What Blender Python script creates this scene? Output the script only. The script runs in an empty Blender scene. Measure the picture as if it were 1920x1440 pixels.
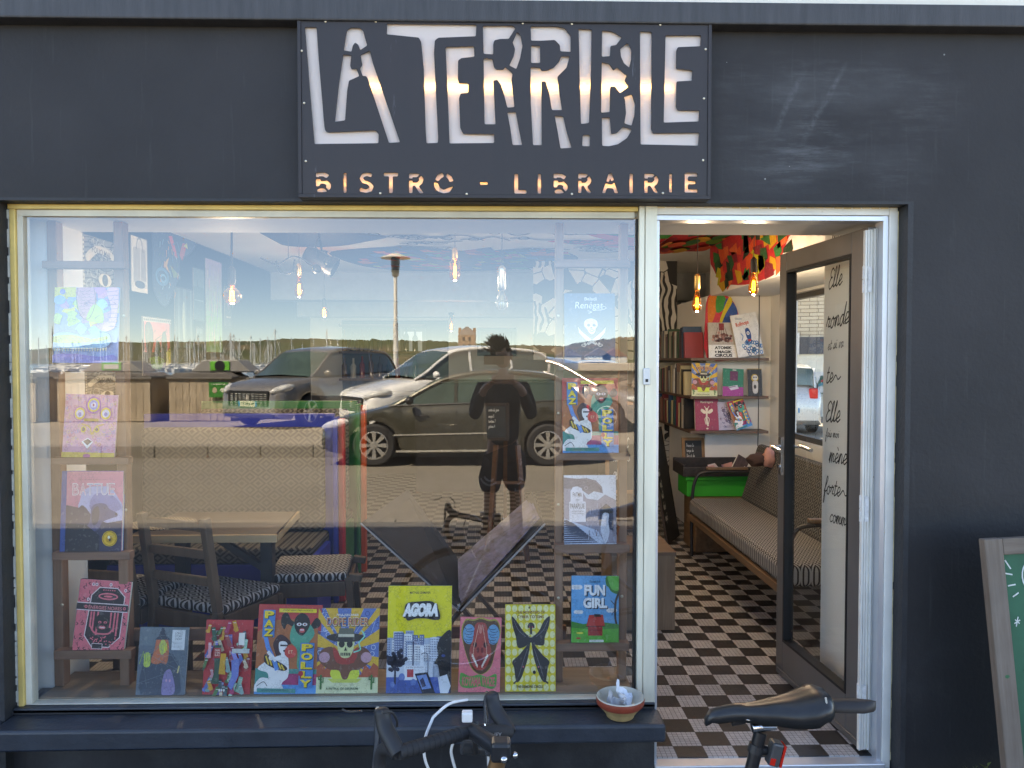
import bpy, bmesh, math, random
from mathutils import noise as mnz
from mathutils import Matrix, Vector, Euler
R = math.radians
rnd = random.Random(7)
C = bpy.context.scene.collection
SC = bpy.context.scene

# ---------------------------------------------------------------- camera, sky, sun, exposure
CAM = Vector((0.0, -2.95, 1.52)); PITCH = 1.75; YAW = 1.3; FPX = 1490.0
cd = bpy.data.cameras.new("camera"); cam = bpy.data.objects.new("camera", cd); C.objects.link(cam)
cam.location = CAM; cam.rotation_euler = (R(90 - PITCH), 0, R(-YAW))
cd.sensor_width = 36; cd.lens = 36 * FPX / 1920; cd.clip_start = 0.05; cd.clip_end = 9000
SC.camera = cam
CM = Euler(cam.rotation_euler).to_matrix()

SUN_EL, SUN_AZ = 52.0, math.degrees(math.atan2(0.72, -0.69))     # direction towards the sun, from +X ccw
wd = bpy.data.worlds.new("World"); SC.world = wd; wd.use_nodes = True
wn = wd.node_tree; bg = wn.nodes["Background"]
sk = wn.nodes.new("ShaderNodeTexSky"); sk.sky_type = 'NISHITA'; sk.sun_disc = False
sk.sun_elevation = R(SUN_EL); sk.sun_rotation = R(90 - SUN_AZ)
sk.altitude = 4500; sk.air_density = 1.0; sk.dust_density = 0.0; sk.ozone_density = 3.0
wn.links.new(sk.outputs[0], bg.inputs[0]); bg.inputs[1].default_value = 0.15
sl = bpy.data.lights.new("sun", 'SUN'); so = bpy.data.objects.new("sun", sl); C.objects.link(so)
sl.energy = 5.0; sl.angle = R(0.53); sl.color = (1.0, 0.96, 0.90)
sdir = Vector((math.cos(R(SUN_AZ)) * math.cos(R(SUN_EL)), math.sin(R(SUN_AZ)) * math.cos(R(SUN_EL)), math.sin(R(SUN_EL))))
so.rotation_euler = sdir.to_track_quat('Z', 'Y').to_euler(); so.location = (0, 0, 30)
SC.view_settings.view_transform = 'Standard'; SC.view_settings.look = 'None'
SC.view_settings.exposure = 2.5
SC.view_settings.use_white_balance = True; SC.view_settings.white_balance_temperature = 8500; SC.view_settings.white_balance_tint = 10; SC.view_settings.gamma = 1.0
SC.cycles.max_bounces = 10; SC.cycles.transparent_max_bounces = 24; SC.cycles.diffuse_bounces = 7
SC.cycles.glossy_bounces = 4; SC.cycles.caustics_reflective = False; SC.cycles.caustics_refractive = False
SC.cycles.sample_clamp_indirect = 6.0; SC.cycles.use_denoising = True

# ---------------------------------------------------------------- where a picture point lies on a real plane
def ray(px, py):
    return CM @ Vector(((px - 960) / FPX, -(py - 720) / FPX, -1))
def P(px, py, Y=0.0):
    d = ray(px, py); return CAM + d * ((Y - CAM.y) / d.y)
def PX(px, py, X):
    d = ray(px, py); return CAM + d * ((X - CAM.x) / d.x)
def PZ(px, py, Z):
    d = ray(px, py); return CAM + d * ((Z - CAM.z) / d.z)
def MIR(px, py, dist):                     # something behind the photographer, seen mirrored in the window (glass at Y = 0)
    p = P(px, py, CAM.y + dist); return Vector((p.x, -p.y, p.z))

# ---------------------------------------------------------------- tagging
def link(o, parent=None):
    C.objects.link(o)
    if parent is not None: o.parent = parent
    return o
def tag(o, label=None, cat=None, group=None, kind=None):
    if label: o["label"] = label
    if cat: o["category"] = cat
    if group: o["group"] = group
    if kind: o["kind"] = kind
    return o
def thing(name, label, cat, loc=(0, 0, 0), rot=(0, 0, 0), group=None):
    o = bpy.data.objects.new(name, None); link(o); o.empty_display_size = 0.1
    o.location = loc; o.rotation_euler = rot if isinstance(rot, (tuple, list)) else (0, 0, rot)
    return tag(o, label, cat, group)
def WM(o):
    m = o.matrix_parent_inverse @ o.matrix_basis if o.parent else o.matrix_basis
    return WM(o.parent) @ m if o.parent else m
def copy_tree(o, parent=None):
    c = o.copy(); C.objects.link(c)
    if parent is not None:
        c.parent = parent; c.matrix_parent_inverse = o.matrix_parent_inverse.copy()
    for ch in [k for k in bpy.data.objects if k.parent == o]: copy_tree(ch, c)
    return c

# ---------------------------------------------------------------- materials
def lin(c):
    if isinstance(c, str):
        c = c.lstrip('#'); c = [int(c[i:i + 2], 16) / 255 for i in (0, 2, 4)]
        c = [v / 12.92 if v <= 0.04045 else ((v + 0.055) / 1.055) ** 2.4 for v in c]
    return (c[0], c[1], c[2], 1.0)
MATS = {}
def N(nt, t, **kw):
    n = nt.nodes.new(t)
    for k, v in kw.items():
        if k.startswith('_'): setattr(n, k[1:], v)
        else:
            key = k.replace('__', ' ')
            n.inputs[int(k[1:]) if k[0] == 'i' and k[1:].isdigit() else key].default_value = v
    return n
def MA(nt, op, a, b=None, c=None):
    n = nt.nodes.new("ShaderNodeMath"); n.operation = op
    for i, v in enumerate((a, b, c)):
        if v is None: continue
        if isinstance(v, (int, float)): n.inputs[i].default_value = v
        else: nt.links.new(v, n.inputs[i])
    return n.outputs[0]
def newmat(name):
    m = bpy.data.materials.new(name); m.use_nodes = True
    nt = m.node_tree; b = nt.nodes["Principled BSDF"]; return m, nt, b
def mixc(nt, fac, a, b, mode='MIX'):
    n = nt.nodes.new("ShaderNodeMix"); n.data_type = 'RGBA'; n.blend_type = mode
    for sock, v in ((n.inputs[0], fac), (n.inputs[6], a), (n.inputs[7], b)):
        if isinstance(v, (int, float)): sock.default_value = v
        elif isinstance(v, tuple): sock.default_value = v
        else: nt.links.new(v, sock)
    return n.outputs[2]
def coords(nt, scale=(1, 1, 1), kind='Object'):
    tc = nt.nodes.new("ShaderNodeTexCoord"); mp = nt.nodes.new("ShaderNodeMapping")
    mp.inputs['Scale'].default_value = scale; nt.links.new(tc.outputs[kind], mp.inputs[0]); return mp.outputs[0]
def noise(nt, vec, scale, detail=6, rough=0.6):
    n = nt.nodes.new("ShaderNodeTexNoise"); n.inputs['Scale'].default_value = scale
    n.inputs['Detail'].default_value = detail; n.inputs['Roughness'].default_value = rough
    nt.links.new(vec, n.inputs['Vector']); return n.outputs['Fac']
def ramp(nt, fac, p0, p1, c0=(0, 0, 0, 1), c1=(1, 1, 1, 1)):
    n = nt.nodes.new("ShaderNodeValToRGB"); n.color_ramp.elements[0].position = p0; n.color_ramp.elements[1].position = p1
    n.color_ramp.elements[0].color = c0; n.color_ramp.elements[1].color = c1
    nt.links.new(fac, n.inputs[0]); return n.outputs[0]
def pm(name, col, rough=0.6, metal=0.0, var=0.12, scale=6.0, bump=0.0, bscale=60.0, stretch=(1, 1, 1), spec=0.5, coat=0.0, emit=None, es=0.0, wear=None):
    """plain procedural material: colour varied by noise, roughness variation, fine bump"""
    if name in MATS: return MATS[name]
    m, nt, b = newmat(name); c = lin(col); v = coords(nt, stretch)
    n1 = noise(nt, v, scale)
    dark = tuple(x * (1 - var) for x in c[:3]) + (1,); lite = tuple(min(1, x * (1 + var)) for x in c[:3]) + (1,)
    cc = mixc(nt, ramp(nt, n1, 0.3, 0.7), dark, lite)
    if wear:
        cc = mixc(nt, ramp(nt, noise(nt, v, wear[1], 8, 0.7), wear[2], wear[2] + 0.06), cc, lin(wear[0]))
    nt.links.new(cc, b.inputs['Base Color'])
    b.inputs['Metallic'].default_value = metal; b.inputs['Specular IOR Level'].default_value = spec
    rr = nt.nodes.new("ShaderNodeMapRange"); nt.links.new(n1, rr.inputs[0])
    rr.inputs[3].default_value = max(0.02, rough - 0.08); rr.inputs[4].default_value = min(1, rough + 0.08)
    nt.links.new(rr.outputs[0], b.inputs['Roughness'])
    if coat: b.inputs['Coat Weight'].default_value = coat; b.inputs['Coat Roughness'].default_value = 0.05
    if bump:
        bp = nt.nodes.new("ShaderNodeBump"); bp.inputs['Strength'].default_value = 0.6; bp.inputs['Distance'].default_value = bump
        nt.links.new(noise(nt, v, bscale), bp.inputs['Height']); nt.links.new(bp.outputs[0], b.inputs['Normal'])
    if emit:
        b.inputs['Emission Color'].default_value = lin(emit); b.inputs['Emission Strength'].default_value = es
    MATS[name] = m; return m
def wood(name, col, col2, rough=0.55, scale=3.0, axis=2):
    if name in MATS: return MATS[name]
    m, nt, b = newmat(name); s = [14, 14, 14]; s[axis] = 1.0; v = coords(nt, tuple(s))
    n1 = noise(nt, v, scale, 8, 0.65); n2 = noise(nt, coords(nt), 2.5, 3)
    cc = mixc(nt, ramp(nt, n1, 0.32, 0.68), lin(col), lin(col2))
    cc = mixc(nt, ramp(nt, n2, 0.35, 0.8), cc, tuple(x * 0.7 for x in lin(col)[:3]) + (1,))
    nt.links.new(cc, b.inputs['Base Color']); b.inputs['Roughness'].default_value = rough
    bp = nt.nodes.new("ShaderNodeBump"); bp.inputs['Strength'].default_value = 0.3; bp.inputs['Distance'].default_value = 0.002
    nt.links.new(n1, bp.inputs['Height']); nt.links.new(bp.outputs[0], b.inputs['Normal'])
    MATS[name] = m; return m
def glass(name, f0=0.09, tint=(0.97, 0.985, 0.98), rough=0.0, refl=(1, 1, 1), power=5.0):
    """thin pane: see-through, mirror share after Schlick; the share is the pane's own"""
    if name in MATS: return MATS[name]
    m = bpy.data.materials.new(name); m.use_nodes = True; nt = m.node_tree; nt.nodes.clear()
    out = nt.nodes.new("ShaderNodeOutputMaterial"); mix = nt.nodes.new("ShaderNodeMixShader")
    tr = nt.nodes.new("ShaderNodeBsdfTransparent"); gl = nt.nodes.new("ShaderNodeBsdfGlossy")
    tr.inputs[0].default_value = (*tint, 1); gl.inputs['Color'].default_value = (*refl, 1); gl.inputs['Roughness'].default_value = rough
    lw = nt.nodes.new("ShaderNodeLayerWeight"); lw.inputs[0].default_value = 0.5
    f = MA(nt, 'POWER', lw.outputs['Facing'], power); f = MA(nt, 'MULTIPLY_ADD', f, 1 - f0, f0)
    nt.links.new(f, mix.inputs[0]); nt.links.new(tr.outputs[0], mix.inputs[1]); nt.links.new(gl.outputs[0], mix.inputs[2])
    nt.links.new(mix.outputs[0], out.inputs[0]); MATS[name] = m; return m
def clear(name, tint=(0.99, 0.995, 0.99)):
    if name in MATS: return MATS[name]
    m = bpy.data.materials.new(name); m.use_nodes = True; nt = m.node_tree; nt.nodes.clear()
    out = nt.nodes.new("ShaderNodeOutputMaterial"); tr = nt.nodes.new("ShaderNodeBsdfTransparent")
    tr.inputs[0].default_value = (*tint, 1); nt.links.new(tr.outputs[0], out.inputs[0]); MATS[name] = m; return m
def ikat(name, axes=(0, 2), size=0.075, rings=3, dark='#15161a', light='#b9b4aa', rough=0.9):
    """woven fabric of nested diamonds and zigzags"""
    if name in MATS: return MATS[name]
    m, nt, b = newmat(name); tc = nt.nodes.new("ShaderNodeTexCoord"); sp = nt.nodes.new("ShaderNodeSeparateXYZ")
    nt.links.new(tc.outputs['Object'], sp.inputs[0])
    u = MA(nt, 'DIVIDE', sp.outputs[axes[0]], size); v = MA(nt, 'DIVIDE', sp.outputs[axes[1]], size * 0.8)
    fu = MA(nt, 'ABSOLUTE', MA(nt, 'SUBTRACT', MA(nt, 'FLOORED_MODULO', u, 1.0), 0.5))
    fv = MA(nt, 'ABSOLUTE', MA(nt, 'SUBTRACT', MA(nt, 'FLOORED_MODULO', v, 1.0), 0.5))
    d = MA(nt, 'ADD', fu, fv); s = MA(nt, 'FLOORED_MODULO', MA(nt, 'MULTIPLY', d, rings), 1.0)
    k = MA(nt, 'GREATER_THAN', s, 0.5)
    vv = coords(nt); n1 = noise(nt, vv, 260, 2)
    cc = mixc(nt, k, lin(dark), lin(light)); cc = mixc(nt, MA(nt, 'MULTIPLY', n1, 0.45), cc, (0.02, 0.02, 0.02, 1))
    nt.links.new(cc, b.inputs['Base Color']); b.inputs['Roughness'].default_value = rough
    bp = nt.nodes.new("ShaderNodeBump"); bp.inputs['Strength'].default_value = 0.4; bp.inputs['Distance'].default_value = 0.001
    nt.links.new(n1, bp.inputs['Height']); nt.links.new(bp.outputs[0], b.inputs['Normal'])
    MATS[name] = m; return m
def printed(name='printed_colour', rough=0.4, spec=0.4, coat=0.0, bump=0.0):
    """ink: every face carries its own flat ink colour, a little uneven"""
    if name in MATS: return MATS[name]
    m, nt, b = newmat(name); at = nt.nodes.new("ShaderNodeAttribute"); at.attribute_name = "ink"
    v = coords(nt); n1 = noise(nt, v, 35, 4)
    cc = mixc(nt, MA(nt, 'MULTIPLY', n1, 0.22), at.outputs['Color'], (0.05, 0.05, 0.05, 1))
    vo = nt.nodes.new("ShaderNodeTexVoronoi"); vo.feature = 'DISTANCE_TO_EDGE'; vo.inputs['Scale'].default_value = 95; nt.links.new(v, vo.inputs['Vector'])
    hatch = MA(nt, 'MULTIPLY', MA(nt, 'LESS_THAN', vo.outputs['Distance'], 0.06), MA(nt, 'GREATER_THAN', noise(nt, v, 22, 2), 0.5))
    cc = mixc(nt, MA(nt, 'MULTIPLY', hatch, 0.26), cc, (0.03, 0.025, 0.03, 1))
    cc = mixc(nt, MA(nt, 'MULTIPLY', MA(nt, 'GREATER_THAN', noise(nt, v, 60, 2), 0.62), 0.07), cc, (0.85, 0.8, 0.7, 1))
    nt.links.new(cc, b.inputs['Base Color']); b.inputs['Roughness'].default_value = rough
    b.inputs['Specular IOR Level'].default_value = spec; b.inputs['Coat Weight'].default_value = coat
    MATS[name] = m; return m

# ---------------------------------------------------------------- mesh building
class MB:
    def __init__(s): s.v = []; s.f = []; s.mi = []; s.cur = 0
    def add(s, vs, fs, M=None):
        o = len(s.v); s.v += [tuple(M @ Vector(p)) if M is not None else tuple(p) for p in vs]
        s.f += [tuple(i + o for i in f) for f in fs]; s.mi += [s.cur] * len(fs); return s
    def box(s, x0, y0, z0, x1, y1, z1, M=None):
        vs = [(x, y, z) for z in (z0, z1) for y in (y0, y1) for x in (x0, x1)]
        return s.add(vs, [(0, 2, 3, 1), (4, 5, 7, 6), (0, 1, 5, 4), (2, 6, 7, 3), (0, 4, 6, 2), (1, 3, 7, 5)], M)
    def bar(s, a, b, w, h, up=(0, 0, 1)):
        a = Vector(a); b = Vector(b); d = (b - a).normalized(); u = Vector(up)
        x = d.cross(u)
        if x.length < 1e-4: x = d.cross(Vector((0, 1, 0)))
        x.normalize(); z = x.cross(d).normalized(); vs = []
        for p in (a, b):
            for sx, sz in ((-1, -1), (1, -1), (1, 1), (-1, 1)): vs.append(p + x * (sx * w / 2) + z * (sz * h / 2))
        return s.add(vs, [(3, 2, 1, 0), (4, 5, 6, 7), (0, 1, 5, 4), (1, 2, 6, 5), (2, 3, 7, 6), (3, 0, 4, 7)])
    def tube(s, pts, r, n=10, caps=True, flat=1.0):
        pts = [Vector(p) for p in pts]; rs = r if isinstance(r, (list, tuple)) else [r] * len(pts)
        prev = None; rings = []
        for i, p in enumerate(pts):
            d = (pts[min(i + 1, len(pts) - 1)] - pts[max(i - 1, 0)]).normalized()
            if prev is None:
                x = d.cross(Vector((0, 0, 1)))
                if x.length < 1e-3: x = d.cross(Vector((0, 1, 0)))
            else: x = prev - d * prev.dot(d)
            x.normalize(); prev = x; y = d.cross(x)
            rings.append([p + (x * math.cos(2 * math.pi * k / n) + y * flat * math.sin(2 * math.pi * k / n)) * rs[i] for k in range(n)])
        vs = [q for g in rings for q in g]; fs = []
        for i in range(len(pts) - 1):
            for k in range(n):
                a = i * n + k; b2 = i * n + (k + 1) % n; fs.append((a, b2, b2 + n, a + n))
        if caps: fs.append(tuple(range(n))[::-1]); fs.append(tuple((len(pts) - 1) * n + k for k in range(n)))
        return s.add(vs, fs)
    def lathe(s, prof, n=24, M=None, close=False):
        vs = []; fs = []; m = len(prof)
        for k in range(n):
            a = 2 * math.pi * k / n
            for r, z in prof: vs.append((r * math.cos(a), r * math.sin(a), z))
        for k in range(n):
            for j in range(m - 1):
                a = k * m + j; b = ((k + 1) % n) * m + j; fs.append((a, b, b + 1, a + 1))
        return s.add(vs, fs, M)
    def prism(s, poly, y0, y1, axis='y', M=None):
        """poly of (a, b) pairs; axis y: (x,z) outline pushed from y0 to y1; z: (x,y); x: (y,z)"""
        n = len(poly)
        mk = {'y': lambda a, b, t: (a, t, b), 'z': lambda a, b, t: (a, b, t), 'x': lambda a, b, t: (t, a, b)}[axis]
        vs = [mk(a, b, y0) for a, b in poly] + [mk(a, b, y1) for a, b in poly]
        fs = [tuple(range(n)), tuple(range(2 * n - 1, n - 1, -1))] + [(i, i + n, (i + 1) % n + n, (i + 1) % n) for i in range(n)]
        return s.add(vs, fs, M)
    def ball(s, c, r, n=14, sc=(1, 1, 1)):
        prof = [(math.sin(math.pi * i / n) * 1.0, -math.cos(math.pi * i / n)) for i in range(n + 1)]
        M = Matrix.Translation(c) @ Matrix.Diagonal((r * sc[0], r * sc[1], r * sc[2], 1))
        return s.lathe([(max(a, 1e-4), b) for a, b in prof], n + 4, M)
    def quad(s, a, b, c, d): return s.add([a, b, c, d], [(0, 1, 2, 3)])
    def build(s, name, mat, parent=None, world=False, bevel=0.0, smooth=False, sub=0, seg=2, angle=35):
        me = bpy.data.meshes.new(name); me.from_pydata(s.v, [], s.f)
        ms = mat if isinstance(mat, (list, tuple)) else [mat]
        for m in ms: me.materials.append(m)
        if len(ms) > 1:
            for p, i in zip(me.polygons, s.mi): p.material_index = i
        bm = bmesh.new(); bm.from_mesh(me); bmesh.ops.remove_doubles(bm, verts=bm.verts, dist=1e-6)
        bmesh.ops.recalc_face_normals(bm, faces=bm.faces)
        if smooth:
            for f in bm.faces: f.smooth = True
            for e in bm.edges:
                if len(e.link_faces) == 2 and e.calc_face_angle(0) > R(angle): e.smooth = False
        bm.to_mesh(me); bm.free()
        o = bpy.data.objects.new(name, me); link(o, parent)
        if parent is not None and world: o.matrix_parent_inverse = WM(parent).inverted()
        if bevel:
            b = o.modifiers.new("b", 'BEVEL'); b.width = bevel; b.segments = seg; b.limit_method = 'ANGLE'; b.angle_limit = R(40)
        if sub:
            b = o.modifiers.new("s", 'SUBSURF'); b.levels = sub; b.render_levels = sub
        return o

# ---------------------------------------------------------------- printed artwork: flat ink shapes on a sheet
_TXT = {}
def glyphs(s, bold=0.0, space=1.0):
    k = (s, bold, space)
    if k in _TXT: return _TXT[k]
    cu = bpy.data.curves.new("t", 'FONT'); cu.body = s; cu.offset = bold; cu.resolution_u = 3; cu.space_character = space
    ob = bpy.data.objects.new("t", cu); me = bpy.data.meshes.new_from_object(ob)
    vs = [(v.co.x, v.co.y) for v in me.vertices]; fs = [tuple(p.vertices) for p in me.polygons]
    bpy.data.objects.remove(ob); bpy.data.curves.remove(cu); bpy.data.meshes.remove(me)
    _TXT[k] = (vs, fs); return _TXT[k]
class Art:
    """src=(x0,y0,x1,y1): the numbers shapes are written in, y down; w,h: real size in metres"""
    def __init__(s, w, h, src=(0, 0, 100, 100), step=0.00012):
        s.w = w; s.h = h; s.src = src; s.v = []; s.f = []; s.c = []; s.z = 0; s.step = step
    def up(s): s.z += 1; return s
    def m(s, p):
        x0, y0, x1, y1 = s.src
        return ((p[0] - x0) / (x1 - x0) * s.w, s.z * s.step, (y1 - p[1]) / (y1 - y0) * s.h)
    def clampp(s, p):
        x0, y0, x1, y1 = s.src
        return (min(max(p[0], min(x0, x1)), max(x0, x1)), min(max(p[1], y0), y1))
    def raw(s, pts, faces, col):
        o = len(s.v); s.v += [s.m(s.clampp(p)) for p in pts]
        for f in faces: s.f.append(tuple(i + o for i in f)); s.c.append(lin(col))
        return s
    def poly(s, pts, col, up=True):
        if up: s.up()
        return s.raw(pts, [tuple(range(len(pts)))], col)
    def rect(s, x0, y0, x1, y1, col, up=True): return s.poly([(x0, y0), (x1, y0), (x1, y1), (x0, y1)], col, up)
    def disc(s, x, y, rx, ry, col, n=20, up=True, a0=0, a1=360, rot=0):
        cr, sr = math.cos(R(rot)), math.sin(R(rot)); pts = []
        for k in range(n + (0 if a1 - a0 >= 360 else 1)):
            a = R(a0 + (a1 - a0) * k / n); u, v = rx * math.cos(a), ry * math.sin(a)
            pts.append((x + u * cr - v * sr, y + u * sr + v * cr))
        return s.poly(pts, col, up)
    def ring(s, x, y, rx, ry, t, col, n=24, a0=0, a1=360, up=True):
        if up: s.up()
        pts = []; fs = []
        for k in range(n + 1):
            a = R(a0 + (a1 - a0) * k / n)
            pts += [(x + rx * math.cos(a), y + ry * math.sin(a)), (x + (rx - t) * math.cos(a), y + (ry - t) * math.sin(a))]
        for k in range(n): fs.append((2 * k, 2 * k + 2, 2 * k + 3, 2 * k + 1))
        return s.raw(pts, fs, col)
    def line(s, pts, t, col, up=True, close=False):
        if up: s.up()
        if close: pts = list(pts) + [pts[0]]
        for a, b in zip(pts, pts[1:]):
            dx, dy = b[0] - a[0], b[1] - a[1]; L = math.hypot(dx, dy) or 1; ux, uy = dx / L * t / 2, dy / L * t / 2
            s.raw([(a[0] - ux - uy, a[1] - uy + ux), (b[0] + ux - uy, b[1] + uy + ux), (b[0] + ux + uy, b[1] + uy - ux), (a[0] - ux + uy, a[1] - uy - ux)], [(0, 1, 2, 3)], col)
            s.z += 0.02
        return s
    def text(s, t, x0, y0, x1, y1, col, bold=0.0, shear=0.0, up=True, rot=0, space=1.0):
        vs, fs = glyphs(t, bold, space)
        if not vs: return s
        if up: s.up()
        ax, bx = min(v[0] for v in vs), max(v[0] for v in vs); ay, by = min(v[1] for v in vs), max(v[1] for v in vs)
        cx, cy = (x0 + x1) / 2, (y0 + y1) / 2; cr, sr = math.cos(R(rot)), math.sin(R(rot)); pts = []
        for vx, vy in vs:
            u = (vx - ax) / (bx - ax or 1); v = (vy - ay) / (by - ay or 1)
            X = x0 + u * (x1 - x0) + shear * v * (y1 - y0) * 0.5; Y = y1 - v * (y1 - y0)
            X, Y = cx + (X - cx) * cr - (Y - cy) * sr, cy + (X - cx) * sr + (Y - cy) * cr
            pts.append((X, Y))
        return s.raw(pts, fs, col)
    def build(s, name, parent=None, M=None, world=False, mat=None, side=-1):
        """sheet lies in the x-z plane, ink raised towards -y (side=-1)"""
        vs = [Vector((p[0], side * p[1], p[2])) for p in s.v]
        if M is not None: vs = [M @ v for v in vs]
        me = bpy.data.meshes.new(name); me.from_pydata([tuple(v) for v in vs], [], s.f)
        me.materials.append(mat or printed())
        at = me.color_attributes.new("ink", 'FLOAT_COLOR', 'CORNER'); cols = []
        for p, c in zip(me.polygons, s.c): cols += list(c) * p.loop_total
        at.data.foreach_set("color", cols)
        o = bpy.data.objects.new(name, me); link(o, parent)
        if parent is not None and world: o.matrix_parent_inverse = WM(parent).inverted()
        return o
def spline(pts, n=6):
    """smooth closed outline through points"""
    out = []; L = len(pts)
    for i in range(L):
        p0, p1, p2, p3 = pts[i - 1], pts[i], pts[(i + 1) % L], pts[(i + 2) % L]
        for k in range(n):
            t = k / n
            out.append(tuple(0.5 * (2 * p1[j] + (p2[j] - p0[j]) * t + (2 * p0[j] - 5 * p1[j] + 4 * p2[j] - p3[j]) * t * t + (3 * p1[j] - p0[j] - 3 * p2[j] + p3[j]) * t ** 3) for j in range(len(p1))))
    return out
def path(pts, n=6):
    out = []; L = len(pts)
    for i in range(L - 1):
        p0, p1, p2, p3 = pts[max(i - 1, 0)], pts[i], pts[i + 1], pts[min(i + 2, L - 1)]
        for k in range(n):
            t = k / n
            out.append(tuple(0.5 * (2 * p1[j] + (p2[j] - p0[j]) * t + (2 * p0[j] - 5 * p1[j] + 4 * p2[j] - p3[j]) * t * t + (3 * p1[j] - p0[j] - 3 * p2[j] + p3[j]) * t ** 3) for j in range(len(p1))))
    out.append(tuple(pts[-1])); return out

# ---------------------------------------------------------------- handwriting: one pen line per letter (x right, y up, x-height 1)
PEN = {
'a': [[(.8,.9),(.4,1),(.05,.5),(.3,0),(.7,.35),(.8,.95),(.8,.2),(1.05,.15)]], 'b': [[(0,.2),(.4,1.9),(.25,2.1),(.15,1.5),(.15,.1),(.5,0),(.8,.5),(.5,.9),(.2,.6)]],
'c': [[(.8,.85),(.45,1),(.05,.5),(.35,0),(.9,.2)]], 'd': [[(.8,.9),(.4,1),(.05,.5),(.3,0),(.7,.35),(1.0,2.1),(.85,.3),(1.1,.1)]], 'e': [[(0,.3),(.7,.65),(.6,1),(.3,1),(.08,.4),(.4,0),(.95,.3)]],
'f': [[(.1,.3),(.7,1.7),(.55,2.1),(.35,1.6),(.2,-.9),(.4,-.8),(.35,.1),(.8,.4)]], 'g': [[(.8,.9),(.4,1),(.05,.5),(.3,.05),(.75,.5),(.75,-.6),(.4,-1),(.1,-.7),(.9,.2)]],
'h': [[(0,.1),(.4,1.9),(.25,2.1),(.15,1.2),(.1,0),(.4,.9),(.7,.8),(.7,.1),(1,.2)]], 'i': [[(0,.3),(.3,1),(.3,.1),(.65,.2)],[(.34,1.45),(.4,1.55)]], 'j': [[(.3,1),(.3,-.7),(.05,-.9),(.7,.2)],[(.34,1.45),(.4,1.55)]],
'l': [[(0,.2),(.45,1.7),(.35,2.1),(.18,1.5),(.2,.1),(.65,.25)]], 'm': [[(0,.2),(.15,1),(.15,0),(.4,.95),(.6,.8),(.6,0),(.85,.95),(1.05,.8),(1.05,.1),(1.4,.2)]], 'n': [[(0,.2),(.15,1),(.15,0),(.45,.95),(.7,.8),(.7,.1),(1.05,.2)]],
'o': [[(.5,1),(.1,.7),(.2,.1),(.6,0),(.8,.6),(.5,1),(.7,.8),(1.05,.85)]], 'p': [[(.1,1),(.1,-1),(.15,.7),(.5,1),(.8,.6),(.5,.05),(.2,.2)]], 'q': [[(.8,.9),(.4,1),(.05,.5),(.3,.05),(.75,.5),(.75,-1)]],
'r': [[(0,.3),(.25,1.1),(.35,.9),(.65,.95),(.5,.2),(.9,.2)]], 's': [[(0,.2),(.45,1.05),(.6,.4),(.3,0),(.05,.15),(.8,.25)]], 't': [[(.3,1.7),(.2,.15),(.45,0),(.8,.3)],[(0,1.1),(.6,1.15)]], 'u': [[(.05,1),(.1,.2),(.4,0),(.7,.4),(.72,1),(.72,.15),(1.05,.2)]],
'v': [[(.05,1),(.3,0),(.65,1),(.95,.9)]], 'y': [[(.05,1),(.3,.2),(.65,.3),(.7,1),(.6,-.7),(.3,-1),(.1,-.7),(.9,.2)]], 'E': [[(.95,1.8),(.5,2.1),(.15,1.7),(.35,1.2),(.65,1.15),(.3,1.05),(.02,.5),(.35,0),(1.0,.3)]],
'M': [[(0,0),(.2,2),(.6,.6),(1.0,2),(1.2,.1)]], 'O': [[(.5,2),(.1,1.4),(.15,.4),(.6,0),(1,.5),(.95,1.5),(.5,2)]], 'P': [[(.1,0),(.15,2),(.7,1.9),(.75,1.2),(.15,1)]], 'A': [[(0,0),(.45,2),(.9,0)],[(.2,.8),(.75,.8)]],
'C': [[(.85,1.7),(.4,2),(.05,1),(.35,0),(.9,.3)]], 'T': [[(.4,2),(.4,0)],[(0,2),(.85,2)]], 'B': [[(.1,0),(.1,2),(.65,1.8),(.6,1.2),(.15,1.05),(.8,.8),(.7,.1),(.1,0)]], 'R': [[(.1,0),(.1,2),(.7,1.8),(.6,1.1),(.15,1),(.8,0)]], 'F': [[(.8,2),(.1,2),(.1,0)],[(.1,1.1),(.6,1.1)]],
'0': [[(.4,2),(.05,1),(.4,0),(.75,1),(.4,2)]], '1': [[(.1,1.6),(.4,2),(.4,0)]], '5': [[(.7,2),(.2,2),(.15,1.1),(.7,1),(.6,.1),(.05,.1)]], '7': [[(.05,2),(.75,2),(.3,0)]], '9': [[(.7,1.5),(.4,1.95),(.1,1.4),(.5,1.1),(.7,1.5),(.6,0)]], '2': [[(.1,1.6),(.45,2),(.7,1.5),(.1,0),(.8,0)]], '3': [[(.1,1.9),(.6,1.8),(.3,1.1),(.7,.6),(.1,.1)]], '4': [[(.5,2),(.05,.8),(.8,.8)],[(.6,1.2),(.55,0)]],
"'": [[(.1,2),(.05,1.6)]], '.': [[(.05,0),(.1,.1)]], '-': [[(.1,.7),(.6,.7)]], '*': [[(.3,1.5),(.3,.5)],[(0,1.2),(.6,.8)],[(0,.8),(.6,1.2)]], '!': [[(.2,2),(.2,.6)],[(.2,.1),(.2,0)]], '~': [[(0,.3),(.5,.8),(1.2,.3),(1.8,.5)]]}
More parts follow.
